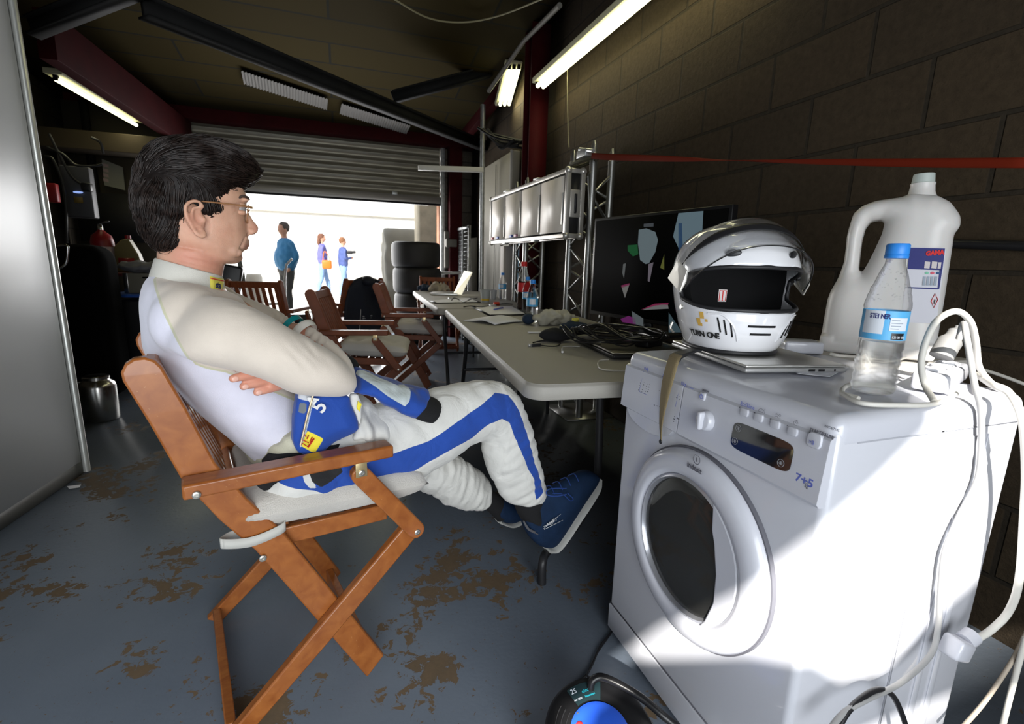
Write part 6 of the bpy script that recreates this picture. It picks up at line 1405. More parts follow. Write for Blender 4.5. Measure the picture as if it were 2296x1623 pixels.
bottle('water_bottle', 'farthest water bottle with blue cap, standing near the cups', tuple(onz(1126, 670)), .24, .036, .08, 'small water bottles on the tables')
bottle('cola_bottle', 'tall cola bottle with red label and red cap', tuple(onz(1172, 694)), .34, .043, .14, None, lab=mat('red_label', (.6, .02, .02), .5), cap=MATS['red_label'], liquid=mat('cola', (.02, .006, .003), .1))
bp_ = onz(1185, 726); tag(obj('ball_cap', MB().ell(bp_+Vector((-.01, -.02, .03)), (.035, .035, .03)), MATS['navy_cloth']), 'round dark blue cap or ball in front of the near water bottle', 'ball')
# black laptop with cable pile
BL = .745; q = [P(1268, 764, Z=BL), P(1376, 800, Z=BL), P(1520, 795, Z=BL), P(1420, 745, Z=BL)]
bk = thing('laptop', 'closed black laptop under the cable pile at the corner of the near table', 'laptop', tuple(q[1]))
A_ = Vector((.885, 1.80, TZ)); R = Matrix.Rotation(math.radians(-7), 3, 'Z'); Rb = R.to_4x4(); c1 = P(1376, 795, Z=TZ+.02)
def rb(x0, x1, y0, y1, z0, z1, b): mb = rbox(x0, x1, y0, y1, z0, z1, b, 3); M = Rb.copy(); M.translation = Vector((c1.x, c1.y, 0)); return mb.xf(M)
obj('base', rb(0, .30, 0, .40, TZ+.002, TZ+.018, .004), BLK, bk); obj('lid', rb(.001, .299, .001, .399, TZ+.019, TZ+.028, .003), mat('dark_champagne_lid', (.10, .09, .07), .3, .5), bk); obj('lid_edge', rb(-.001, .30, -.0015, .40, TZ+.0225, TZ+.0245, .0005), SIL, bk)
rg = random.Random(11); cc = P(1370, 765, Z=TZ+.03)
cbn = thing('cable_bundle', 'pile of glossy black cables looped over the closed black laptop', 'cables', tuple(cc))
for k in range(3):
    pts = []
    for i in range(34):
        a = i*2*PI/9+k; rr_ = .10+.05*rg.random()+.012*k; pts.append(cc+Vector((.06*k-.06+rr_*1.0*math.cos(a), rr_*1.25*math.sin(a), .008+.022*rg.random()+.008*k+(.035 if (i+k) % 9 == 4 else 0))))
    obj('coil', MB().tube(pts, .0033, 7, smooth=5), mat('glossy_black_cable', (.012, .012, .013), .3), cbn)
tag(obj('power_brick', MB().box(P(1455, 765, Z=TZ+.045), (.11, .06, .035), Matrix.Rotation(.4, 3, 'Z'), bev=.006), BLK), 'black power brick on the cable pile in front of the screen', 'power brick')
tag(obj('power_brick', MB().box(P(1350, 735, Z=TZ+.02), (.09, .20, .03), Matrix.Rotation(-.2, 3, 'Z'), bev=.006), mat('brown_wrap', (.17, .13, .08), .6)), 'brownish flat box lying behind the cable pile', 'box')
us = thing('usb_cable', 'short black cable with a silver plug on the near table', 'cable', tuple(onz(1200, 775)))
obj('cord', MB().tube([onz(x, y, TZ+.006) for x, y in ((1210, 773), (1232, 776), (1250, 775), (1256, 768), (1240, 765), (1215, 764), (1195, 768))], .0028, 8, smooth=6), BLK, us); obj('plug', MB().bar(onz(1212, 773, TZ+.006), onz(1192, 774, TZ+.006), .008, .014, bev=.001), BLK, us); obj('plug_tip', MB().bar(onz(1192, 774, TZ+.006), onz(1184, 774, TZ+.006), .0045, .012), SIL, us)
tag(obj('earphone', MB().tube([onz(x, y, TZ+.004) for x, y in ((1300, 777), (1280, 776), (1262, 777), (1261, 784))], .0016, 6, smooth=4).tube([onz(1261, 783, TZ+.006), onz(1261, 789, TZ+.006)], .0045, 10), mat('pearl_plastic', (.6, .6, .58), .25)), 'small white earphone at the end of its wire on the near table', 'earphone')
tag(obj('charging_cord', MB().tube([onz(x, y, TZ+.004) for x, y in ((1365, 806), (1345, 808), (1341, 818), (1350, 828), (1390, 831), (1430, 831))], .0024, 8, smooth=6), WC), 'thin white cord curling at the corner of the near table', 'cord')
# ---------------------------------------------------------------- television
tv = thing('television', 'flat black television showing a dim race picture on the near table against the wall side', 'television', (1.43, 2.07, TZ))
e0 = Vector((1.36, 2.50, 0)); e1 = Vector((1.50, 1.62, 0)); du = (e1-e0).normalized(); dn_ = Vector((du.y, -du.x, 0)); dn_ = -dn_ if dn_.x > 0 else dn_
z0_, z1_ = TZ+.055, P(1640, 457, Y=e1.y).z
def tvb(u0, u1, z0, z1, d0, d1, bev=0):
    L = (e1-e0).length; a = e0+du*(L*(u0+u1)/2)+dn_*(d0+d1)/2; mb = MB().box((a.x, a.y, (z0+z1)/2), (L*(u1-u0), abs(d1-d0), z1-z0), Matrix((du, dn_, Vector((0, 0, 1)))).transposed(), bev); return mb
obj('housing', tvb(0, 1, z0_, z1_, -.035, 0, .004), mat('tv_gloss_black', (.008, .008, .009), .3), tv); 
def screen_mat():
    m = mat('tv_screen', (.003, .003, .003), .8, spec=.03); n, l = nodes_of(m); b = n['Principled BSDF']; return m
obj('screen', tvb(.018, .982, z0_+.02, z1_-.014, .0, .0012), screen_mat(), tv)
def tvpatch(pts, col, e, nm='picture_area', d=.0022):
    L = (e1-e0).length; mb = MB(); mb.bm.faces.new([mb.bm.verts.new(e0+du*L*u+dn_*d+Vector((0, 0, z0_+(z1_-z0_)*v))) for u, v in pts]); obj(nm, mb, mat('tv_%02d%02d%02d' % tuple(int(c*99) for c in col), (.008, .008, .008), .7, spec=.05, emit=col, estr=e), tv, smooth=False)
def tvpx(pts): # photo pixels on the screen plane
    out = []
    for x, y in pts:
        r = ray(x, y); o = Vector((0, 0, CAMH)); k = (e0-o).dot(dn_)/r.dot(dn_); p = o+r*k; out.append(((p-e0).dot(du)/(e1-e0).length, (p.z-z0_)/(z1_-z0_)))
    return out
for pts, col in (([(1433, 515), (1450, 512), (1470, 520), (1476, 538), (1470, 565), (1456, 590), (1448, 592), (1436, 583), (1431, 545)], (.16, .21, .23)), ([(1522, 478), (1578, 473), (1575, 525), (1560, 560), (1540, 575), (1524, 560), (1510, 530)], (.15, .22, .26)), ([(1522, 500), (1530, 500), (1532, 575), (1522, 560)], (.01, .05, .14)),
                 ([(1408, 550), (1430, 548), (1432, 570), (1420, 575), (1408, 562)], (.01, .10, .03)), ([(1394, 643), (1412, 637), (1402, 668)], (.20, .20, .19)), ([(1393, 640), (1412, 635), (1412, 639), (1395, 646)], (.22, .02, .09)),
                 ([(1440, 695), (1470, 684), (1498, 682), (1500, 692), (1460, 694)], (.20, .20, .20)), ([(1438, 694), (1468, 681), (1500, 679), (1498, 684), (1470, 686)], (.25, .02, .08)), ([(1392, 715), (1410, 708), (1425, 714), (1426, 727), (1396, 722)], (.16, .02, .14)), ([(1417, 697), (1443, 714), (1443, 732), (1420, 725)], (.12, .14, .15)),
                 ([(1455, 592), (1466, 588), (1457, 632), (1453, 630)], (.17, .15, .18)), ([(1481, 600), (1490, 570), (1490, 605)], (.13, .14, .03)), ([(1398, 592), (1404, 590), (1400, 625), (1396, 612)], (.13, .14, .14)), ([(1444, 502), (1466, 500), (1466, 508), (1444, 509)], (.07, .08, .09)), ([(1500, 700), (1530, 745), (1500, 745)], (.06, .10, .12))):
    tvpatch(tvpx(pts), col, .55)
obj('stand_neck', tvb(.46, .54, TZ+.01, z0_+.02, -.03, -.012), BLK, tv); obj('stand_base', tvb(.3, .7, TZ+.001, TZ+.014, -.10, .10, .004), BLK, tv)
# ---------------------------------------------------------------- aluminium trusses with the panel case
ALU = mat('aluminium_tube', (.36, .36, .35), .35, .9)
def truss(label, cs, ztop, n=5):
    c = sum((Vector((*q, 0)) for q in cs), Vector())/len(cs); t = thing('truss_tower', label, 'truss', tuple(c), 'aluminium truss towers behind the tables')
    for q in cs:
        obj('main_tube', MB().tube([(q[0], q[1], .012), (q[0], q[1], ztop-.1)], .0245, 16), ALU, t)
        obj('spigot', MB().lathe([(.026, 0), (.026, .02), (.02, .025), (.02, .07), (.008, .1), (.0001, .1)], 16, (q[0], q[1], ztop-.1)), ALU, t)
    for i in range(len(cs)):
        a = cs[i]; b = cs[(i+1) % len(cs)]
        for k in range(n*2):
            z0 = .08+(ztop-.25)*k/(n*2); z1 = .08+(ztop-.25)*(k+1)/(n*2); p, q = (a, b) if k % 2 == 0 else (b, a)
            obj('brace', MB().tube([(*p, z0), (*q, z1)], .009, 8), ALU, t)
    obj('base_plate', MB().box((c.x, c.y, .006), (.36, .38, .012)), ALU, t); return t
zt1 = P(1315, 318, X=1.53).z
truss('near aluminium truss tower behind the television', [(1.56, 2.93), (1.56, 3.22), (1.775, 3.07)], zt1)
zt2 = P(1180, 395, X=1.53).z
truss('far aluminium truss tower behind the cola bottle', [(1.56, 4.10), (1.56, 4.36), (1.775, 4.23)], zt2)
cs_ = thing('panel_case', 'aluminium-edged flight case with four pale panels hung on the trusses', 'case', (1.43, 3.7, 1.2))
fx0 = 1.375; ya = P(1268, 450, X=fx0).y; yb = P(1100, 500, X=fx0).y; za = P(1268, 378, X=fx0).z; zb_ = P(1266, 532, X=fx0).z
print('CASE', ya, yb, za, zb_, P(1098, 465, X=fx0).z, P(1098, 545, X=fx0).z)
CX0, CX1 = fx0, 1.50
obj('shell', MB().box(((CX0+CX1)/2+.01, (ya+yb)/2, (za+zb_)/2), (CX1-CX0-.02, yb-ya-.01, za-zb_-.01)), mat('black_laminate', (.015, .015, .016), .5), cs_)
CA = mat('case_aluminium', (.55, .53, .50), .35, .7)
for z in (za-.012, zb_+.012): obj('edge_profile', MB().box((CX0+.012, (ya+yb)/2, z), (.03, yb-ya, .028), bev=.003), CA, cs_); obj('edge_profile', MB().box((CX1-.012, (ya+yb)/2, z), (.03, yb-ya, .028), bev=.003), CA, cs_)
for y in (ya, yb):
    for x in (CX0+.012, CX1-.012): obj('edge_profile', MB().box((x, y, (za+zb_)/2), (.03, .03, za-zb_), bev=.003), CA, cs_)
    for x in (CX0+.012, CX1-.012):
        for z in (za-.012, zb_+.012): obj('ball_corner', MB().ell((x, y, z), (.024, .024, .024), seg=16, rg=10), CA, cs_)
for z in (za-.012, zb_+.012): obj('edge_profile', MB().box(((CX0+CX1)/2, ya, z), (CX1-CX0, .028, .028), bev=.003), CA, cs_)
PN = mat('pale_case_panel', (.88, .81, .73), .45)
pw = (yb-ya-.06)/4
for k in range(4):
    y0 = ya+.03+pw*k+.012; y1 = ya+.03+pw*(k+1)-.012
    p_ = obj('panel', MB().box((CX0+.004, (y0+y1)/2, (za+zb_)/2+.0), (.006, y1-y0, za-zb_-.075)), PN, cs_)
    obj('panel_handle', MB().box((CX0-.002, y0-.006, (za+zb_)/2-.03), (.012, .008, .26 if k else .2), bev=.002), SIL, p_)
for k, (a_, b_, c_) in enumerate(((3, .1, (.5, .1, .1)), (3, .5, (.05, .1, .5)), (2, .45, (.05, .1, .45)), (2, .75, (.35, .1, .2)))): 
    y_ = ya+.03+pw*(a_+1-b_); obj('sticker', MB().box((CX0-.001, y_, zb_+.05), (.001, .09, .022)), mat('sticker_%d' % k, c_, .5), cs_)
hd_ = obj('recessed_handle', MB().box(((CX0+CX1)/2, ya-.014, (za+zb_)/2), (.075, .006, .17), bev=.004), CA, cs_); obj('handle_grip', MB().box(((CX0+CX1)/2, ya-.019, (za+zb_)/2), (.018, .012, .12), bev=.005), BLK, hd_)
for sx_ in (-1, 1):
    for k in range(4): obj('rivet', MB().ell(((CX0+CX1)/2+sx_*.032, ya-.0175, (za+zb_)/2-.07+.047*k), (.003, .002, .003), seg=8, rg=6), CA, hd_)
for y_ in (.3, .72): obj('catch', MB().box((CX0, ya+(yb-ya)*y_, za+.004), (.04, .07, .012), bev=.003), GALV, cs_); obj('catch', MB().box((CX0, ya+(yb-ya)*y_, zb_-.004), (.04, .07, .012), bev=.003), GALV, cs_)
# orange ratchet strap from the near truss to the right
sp = [P(1320, 345, X=1.50), P(1345, 351, X=1.505), P(1500, 356, X=1.52), P(1640, 360, X=1.53), P(1800, 362, X=1.54), P(2050, 365, X=1.56), P(2320, 365, X=1.58)]
ow = [(0, 0, .018), (0, 0, .018), (0, .004, .014), (.004, .008, .002), (0, 0, -.008), (0, 0, -.012), (0, 0, -.012)]
st_ = thing('ratchet_strap', 'orange-red ratchet strap pulled across the block wall from the truss', 'strap', tuple(sp[1])); ribbon('webbing', sp, ow, mat('orange_webbing', (.13, .013, .004), .8, spec=.1), st_)
rt = MB().box(P(1310, 345, X=1.48), (.05, .12, .045), bev=.004); rt.tube([P(1300, 335, X=1.47), P(1330, 338, X=1.47)], .012, 10); obj('ratchet', rt, GALV, st_); obj('webbing_wrap', MB().tube([Vector((1.53+.04*math.cos(a), 3.03+.2*math.sin(a), zt1-.12)) for a in [k*PI/6 for k in range(12)]], .012, 6, closed=True), mat('dark_strap', (.05, .045, .02), .8), st_)
tag(obj('signal_wire', MB().tube([P(1318, 395, X=1.535), P(1322, 500, X=1.535), P(1326, 600, X=1.535), P(1330, 660, X=1.535), P(1327, 690, X=1.535)], .004, 8, smooth=5), mat('grey_cable', (.3, .3, .3), .5)), 'thin grey wire hanging down the near truss', 'wire')
tag(obj('light_cord', MB().tube([P(1275, 100, X=XR-.1), P(1272, 180, X=XR-.1), P(1274, 300, X=XR-.05), P(1276, 330, X=XR-.04)], .003, 6, smooth=4), CREAM), 'thin cord hanging from the long tube light down the block wall', 'cord')
tag(obj('wall_pipe', MB().tube([P(2080, 545, X=XR-.02), P(2400, 555, X=XR-.02)], .014, 10), BLK), 'black pipe along the block wall right of the jug', 'pipe')
# ---------------------------------------------------------------- far right background
cb = thing('tall_cabinet', 'tall pale cabinet standing at the far right wall beyond the red column', 'cabinet', (1.6, 5.6, 0))
yy0 = 5.0; xx = P(1147, 400, Y=yy0).x; zz = P(1147, 336, Y=yy0).z
obj('carcass', MB().box(((xx+XR)/2, yy0+.55, zz/2), (XR-xx-.02, 1.1, zz), bev=.006), mat('cream_panel', (.30, .28, .22), .6), cb); obj('bright_edge', MB().box((xx-.008, yy0-.006, zz*.5+.25), (.022, .022, zz-.5)), mat('white_profile', (.62, .6, .55), .5), cb)
obj('door_seam', MB().box((xx-.001, yy0+.55, zz/2), (.004, .008, zz-.1)), DARK, cb)
cg = thing('wire_cage', 'grey wire mesh locker beyond the tables at the foot of the red column', 'cage', (1.45, 6.2, 0))
mb = MB(); y0c, y1c, xc = 6.15, 6.8, P(1050, 560, Y=6.2).x
for k in range(14): mb.tube([(xc, y0c+.05*k, .02), (xc, y0c+.05*k, 1.5)], .0025, 5)
for k in range(30): mb.tube([(xc, y0c, .05+.05*k), (xc, y1c, .05+.05*k)], .0025, 5)
obj('mesh_panel', mb, GALV, cg)
for y_ in (y0c, (y0c+y1c)/2, y1c): obj('frame_post', MB().box((xc, y_, .76), (.03, .03, 1.52)), GALV, cg)
obj('frame_rail', MB().box((xc, (y0c+y1c)/2, 1.5), (.03, y1c-y0c, .03)), GALV, cg); obj('back_panel', MB().box((xc+.1, (y0c+y1c)/2, .7), (.01, y1c-y0c, 1.35)), mat('dark_hessian', (.10, .09, .07), .9), cg)
bn = thing('banner', 'blue and pink-white banner strip hanging behind the far truss', 'banner', (1.72, 4.9, .8))
def bq(pts, m, nm, d=0): mb = MB(); mb.bm.faces.new([mb.bm.verts.new(P(x, y, X=1.74-d)) for x, y in pts]); o = obj(nm, mb, m, bn, smooth=False); q_ = o.modifiers.new('s', 'SOLIDIFY'); q_.thickness = .002
bq([(1155, 520), (1186, 520), (1184, 690), (1155, 690)], mat('pale_banner', (.62, .55, .50), .7), 'banner_cloth'); bq([(1155, 520), (1172, 520), (1170, 545), (1155, 545)], mat('banner_blue', (.03, .09, .45), .6), 'banner_print', .004); bq([(1155, 545), (1170, 545), (1167, 640), (1155, 680)], mat('banner_light_blue', (.15, .35, .55), .6), 'banner_print', .004)
lx = P(1128, 600, Y=4.9); tag(obj('grey_locker', MB().box((lx.x+.07, 4.95, .62), (.14, .12, 1.24), bev=.005), mat('warm_grey_panel', (.42, .38, .34), .6)), 'narrow warm grey upright panel behind the farthest water bottle', 'panel')
tag(obj('white_rail_frame', MB().tube([P(985, 612, Y=6.6), P(1052, 612, Y=6.6)], .018, 8).tube([P(1052, 612, Y=6.6), P(1055, 690, Y=6.6)], .018, 8).tube([P(985, 612, Y=6.6), P(985, 690, Y=6.6)], .018, 8), mat('pale_bar', (.5, .5, .5), .5)), 'pale metal rail frame behind the farthest chair', 'rail')
mp_ = cloth('hose_bundle', 'grey bundle hanging by the door column', (1010, 560), (.1, .1), GALV, 'bundle', 5); bpy.data.objects.remove(mp_)
tag(obj('door_motor', MB().box(P(1002, 560, Y=6.85), (.07, .07, .5), bev=.01).box(P(1012, 545, Y=6.8), (.16, .08, .12), bev=.02), mat('dull_grey_metal', (.16, .15, .13), .6, .4)), 'grey door winding gear on the post right of the shutter', 'door gear')
cl = MB(); rg = random.Random(2)
for k in range(7):
    a = P(1070+rg.uniform(0, 40), 285+rg.uniform(0, 30), Y=5.2); b = P(1150+rg.uniform(0, 40), 312+rg.uniform(0, 20), Y=4.9); cl.tube([a, a.lerp(b, .4)+Vector((0, 0, -.1*rg.random())), b], .014, 6, smooth=4)
tag(obj('cable_bunch', cl, DARK), 'dark bunch of cables strung from the steel post to the red column', 'cables')
# tyres: a stack of four slicks
ty = []
TYM = mat('tyre_rubber', (.022, .021, .02), .62, bump=.3, bscale=120)
for k in range(4):
    c_ = Vector((P(935, 560, Y=6.55).x, 6.55, 0)); r_ = .315; h = .325; z = .002+k*h
    dx = (.0, .012, .0, -.012)[k]
    t = thing('tyre', ('bottom tyre of the stack by the open shutter', 'second tyre from the bottom of the stack by the shutter', 'third tyre from the bottom of the stack by the shutter', 'top tyre of the stack by the open shutter')[k], 'tyre', (c_.x+dx, c_.y, z), 'stacked slick tyres')
    pr = [(.19, .02), (.22, .005), (.27, .0), (.295, .012), (r_-.004, .04), (r_, .09), (r_, h-.09), (r_-.004, h-.04), (.295, h-.014), (.27, h-.003), (.22, h-.008), (.19, h-.022), (.18, h-.06), (.18, .06), (.19, .02)]
    obj('tread', MB().lathe(pr, 48, (c_.x+dx, c_.y, z)), TYM, t, ang=80); obj('rim', MB().lathe([(.179, .05), (.179, h-.05), (.15, h-.06), (.05, h-.08), (.0001, h-.08)], 32, (c_.x+dx, c_.y, z)), mat('dark_rim', (.05, .05, .05), .4, .6), t)
# ---------------------------------------------------------------- left: white partition, dark corner
pa = thing('partition_panel', 'white partition panel with a bright metal edge at the left', 'panel', (-1.24, 2.0, 0))
e_ = P(195, 1058, Z=0); s_ = P(0, 1195, Z=0); du2 = (e_-s_).normalized(); st0 = s_-du2*2.2; nn2 = Vector((du2.y, -du2.x, 0)); H_ = 2.6
def pbx(a, b, z0, z1, th, off=0, bev=0): c_ = (a+b)/2-nn2*(th/2+off); return MB().box((c_.x, c_.y, (z0+z1)/2), ((b-a).length, th, z1-z0), Matrix((du2, Vector((-du2.y, du2.x, 0)), Vector((0, 0, 1)))).transposed(), bev)
obj('sheet', pbx(st0, e_-du2*.03, .07, H_, .04), mat('white_panel_paint', (.56, .58, .60), .35), pa)
obj('kick_strip', pbx(st0, e_-du2*.02, .005, .07, .03, .004), mat('dark_kick_strip', (.10, .10, .095), .5), pa)
ep = MB().tube([e_-nn2*.0+Vector((0, 0, .005)), e_+Vector((0, 0, H_))], .016, 14); obj('edge_tube', ep, mat('satin_aluminium', (.62, .63, .60), .3, .6), pa); obj('edge_tube', MB().tube([e_+du2*.024-nn2*.01+Vector((0, 0, .005)), e_+du2*.024-nn2*.01+Vector((0, 0, H_))], .008, 10), MATS['satin_aluminium'], pa)
tag(obj('paper_scrap', MB().quad(P(150, 1090, Z=.003), P(182, 1086, Z=.003), P(178, 1093, Z=.003), P(155, 1096, Z=.003)), MATS['paper'], smooth=False), 'small white paper scrap on the floor by the partition', 'paper scrap')
# steel churn
cp = P(212, 900, Z=.12); ch = thing('steel_can', 'shiny steel milk-can bin on the floor beyond the partition', 'can', (cp.x, cp.y, 0))
r_ = .098; ST = mat('polished_steel', (.45, .44, .42), .22, 1)
g0 = P(212, 940, Z=0); g0 = Vector((-1.50, 3.72, 0))
obj('can_body', MB().lathe([(r_*.96, .002), (r_, .012), (r_, .22), (r_*.93, .245), (r_*.7, .262), (r_*.66, .27)], 36, g0), ST, ch); obj('can_lid', MB().lathe([(r_*.66, .268), (r_*.72, .272), (r_*.72, .286), (r_*.6, .292), (.0001, .294)], 32, g0), ST, ch); obj('can_handle', MB().tube([g0+Vector((-r_, 0, .2)), g0+Vector((-r_-.04, 0, .22)), g0+Vector((-r_-.03, 0, .25)), g0+Vector((-r_*.8, 0, .25))], .006, 8, smooth=4), ST, ch)
# black covered stand
bs = thing('covered_stand', 'tall black round-cornered stand behind the partition with a chrome hoop', 'stand', (-1.68, 4.2, 0))
x0, x1 = P(120, 700, Y=4.2).x, P(246, 700, Y=4.2).x; zt_ = P(200, 548, Y=4.2).z
bsm = remesh([MB().box(((x0+x1)/2-.05, 4.35, zt_/2), (x1-x0+.1, .36, zt_), bev=.11)], .02, 3); 
for v in VN(bsm): v.co.z = max(v.co.z, 0)
obj('cover', bsm, mat('matt_black_cover', (.003, .003, .003), .95, spec=.03), bs); obj('hoop', MB().tube([P(125, 553, Y=4.1), P(148, 550, Y=4.1), P(152, 560, Y=4.1), P(148, 590, Y=4.1), P(130, 605, Y=4.1)], .008, 10, smooth=5), CH, bs)
# trolley with blue shelf
tl = thing('tool_trolley', 'black tool trolley with a blue edge, red and blue sticker and castors behind the driver', 'trolley', (-1.65, 5.0, 0))
TY = 4.75; a = P(247, 663, Y=TY); b = P(345, 663, Y=TY)
obj('carcass', MB().box(((a.x+b.x)/2+.05, TY+.25, (a.z-.04+.13)/2), (b.x-a.x+.05, .46, a.z-.04-.13), bev=.015), mat('black_trolley_paint', (.012, .012, .014), .4), tl); obj('blue_shelf', MB().box(((a.x+b.x)/2+.05, TY+.24, a.z), (b.x-a.x+.16, .52, .025), bev=.004), mat('blue_shelf_paint', (.02, .08, .35), .4), tl)
obj('blue_base', MB().box(((a.x+b.x)/2+.05, TY+.24, .14), (b.x-a.x+.1, .5, .05), bev=.01), MATS['blue_shelf_paint'], tl)
def tq(pts, col, nm, d=0): mb = MB(); mb.bm.faces.new([mb.bm.verts.new(P(x, y, Y=TY+.0185-d)) for x, y in pts]); obj(nm, mb, mat('tr_' + nm + str(int(col[0]*100)), col, .5), tl, smooth=False)
tq([(244, 675), (256, 678), (268, 690), (277, 717), (266, 723), (262, 712), (245, 708)], (.5, .02, .02), 'sticker'); tq([(244, 708), (265, 712), (268, 735), (250, 737)], (.02, .07, .3), 'sticker', .001)
for q_ in ([(258, 768), (280, 772), (282, 786), (260, 780)], [(262, 790), (284, 795), (285, 808), (265, 803)], [(265, 815), (272, 815), (276, 850), (290, 852), (292, 862), (272, 862)]): tq(q_, (.38, .38, .38), 'white_mark', .001)
for x_ in (a.x+.02, b.x+.08):
    for y_ in (TY+.06, TY+.42): obj('castor', MB().lathe([(.0001, -.014), (.045, -.014), (.048, 0), (.045, .014), (.0001, .014)], 24, (x_, y_, .049), Matrix.Rotation(PI/2, 3, 'X')), mat('blue_rubber', (.02, .12, .2), .6), tl); obj('castor_fork', MB().box((x_, y_, .095), (.03, .04, .05), bev=.004), ST, tl)
# things on the trolley
tpz = a.z+.0135
bx = thing('drawer_box', 'pale metal drawer box on the trolley behind the shoulder', 'box', (a.x+.2, TY+.2, tpz)); p0 = P(285, 612, Y=TY+.1)
obj('box_body', MB().box((p0.x+.17, TY+.26, (tpz+p0.z)/2), (.36, .3, p0.z-tpz), bev=.006), mat('cream_metal', (.15, .14, .11), .5), bx); obj('box_post', MB().box((p0.x-.02, TY+.12, (tpz+p0.z)/2), (.035, .03, p0.z-tpz), bev=.003), ST, bx); obj('drawer_pull', MB().box((p0.x+.2, TY+.105, tpz+.13), (.2, .012, .015), bev=.002), CH, bx)
cloth_ = MB().ell((p0.x+.1, TY+.2, p0.z+.05), (.2, .15, .045)); cme = remesh([cloth_], .01, 2)
for v in VN(cme): v.co += v.normal*.025*noise.noise(v.co*16)
tag(obj('white_rag', cme, mat('grey_white_cloth', (.14, .14, .15), .9)), 'grey-white rag heaped on the drawer box', 'rag')
wl2 = thing('wall_shelf', 'dark shelf on the left wall carrying the oil can and extinguisher', 'shelf', (-2.1, 5.6, .9))
sy = 5.4; q0 = P(212, 605, Y=sy); q1 = P(345, 605, Y=sy); obj('shelf_board', MB().box(((q0.x+q1.x)/2, sy+.1, q0.z-.03), (q1.x-q0.x+.3, .5, .03)), mat('dark_red_shelf', (.10, .01, .012), .5), wl2)
for x_ in (q0.x, q1.x): obj('shelf_leg', MB().box((x_, sy+.1, (q0.z-.045)/2), (.04, .4, q0.z-.045)), DARK, wl2)
shz = q0.z-.015
ex = thing('fire_extinguisher', 'red fire extinguisher on the dark shelf at left', 'fire extinguisher', (P(228, 570, Y=sy).x, sy, shz)); p = P(229, 540, Y=sy); 
rr_ = .085; hh = P(229, 515, Y=sy).z-shz
obj('cylinder', MB().lathe([(rr_*.9, .001), (rr_, .01), (rr_, hh*.72), (rr_*.85, hh*.86), (rr_*.4, hh*.95), (rr_*.25, hh)], 32, (p.x, sy, shz)), mat('extinguisher_red', (.22, .006, .008), .4), ex); obj('valve', MB().lathe([(.018, hh), (.018, hh+.04), (.01, hh+.05), (.0001, hh+.05)], 16, (p.x, sy, shz)), CH, ex); obj('lever', MB().bar((p.x-.02, sy, shz+hh+.05), (p.x+.07, sy, shz+hh+.075), .02, .01), BLK, ex); obj('label', MB().lathe([(rr_+.001, hh*.3), (rr_+.001, hh*.6)], 24, (p.x, sy, shz)), mat('extinguisher_label', (.5, .4, .4), .5), ex)
oc = thing('oil_can', 'gold oil canister with a red cap and label on the dark shelf', 'oil can', (P(265, 570, Y=sy).x, sy, shz)); p = P(268, 560, Y=sy)+Vector((.06, 0, 0)); hh = P(268, 535, Y=sy).z-shz
GO = mat('gold_plastic', (.14, .11, .04), .4); mb = MB(); mb.prism([(-.09, 0), (.10, 0), (.105, hh*.3), (.09, hh*.55), (.05, hh*.85), (.03, hh), (-.0, hh), (-.03, hh*.95), (-.085, hh*.75)], .1, Matrix.Translation((p.x, sy+.05, shz)) @ Matrix.Rotation(PI/2, 4, 'X')); obj('can_body', mb, GO, oc, bev=.01); obj('cap', MB().lathe([(.022, 0), (.022, .03), (.0001, .032)], 20, (p.x+.015, sy, shz+hh)), mat('extinguisher_red', (.4, .01, .01), .4), oc); obj('label', MB().box((p.x, sy-.053, shz+hh*.3), (.12, .004, hh*.25)), mat('extinguisher_red', (.4, .01, .01), .4), oc)
# wall papers, electric box, cables
wpn = thing('wall_poster', 'white paper sheets pinned on the dark wall above the extinguisher', 'poster', tuple(P(255, 390, Y=6.6)))
mb = MB(); mb.bm.faces.new([mb.bm.verts.new(P(x, y, Y=6.6)) for x, y in ((228, 356), (275, 375), (281, 427), (234, 415))]); o = obj('sheet', mb, mat('faded_paper', (.22, .22, .18), .7), wpn, smooth=False); q_ = o.modifiers.new('s', 'SOLIDIFY'); q_.thickness = .004
for k in range(4): mb = MB(); mb.bm.faces.new([mb.bm.verts.new(P(x, y, Y=6.59)) for x, y in ((231, 366+11*k), (243, 369+11*k), (244, 376+11*k), (232, 373+11*k))]); obj('print_block', mb, mat('faded_pink', (.38, .28, .26), .7), wpn, smooth=False)
pw_ = thing('wall_partition', 'dim olive board partition behind the left corner shelf', 'partition', (-2.3, 6.7, 0)); a = P(228, 340, Y=6.7); b = P(330, 380, Y=6.7)
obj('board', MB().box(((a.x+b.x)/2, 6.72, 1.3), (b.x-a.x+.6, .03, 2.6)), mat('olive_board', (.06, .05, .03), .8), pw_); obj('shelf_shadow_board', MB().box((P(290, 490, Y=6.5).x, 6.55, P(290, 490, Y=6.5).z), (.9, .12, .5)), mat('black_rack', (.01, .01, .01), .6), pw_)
obj('post', MB().box((P(222, 500, Y=6.6).x, 6.62, 1.3), (.06, .06, 2.6)), DARK, pw_)
eb = thing('switch_box', 'grey electric switch box on the dark left wall with a small blue-white light', 'switch box', tuple(P(172, 430, Y=5.3)))
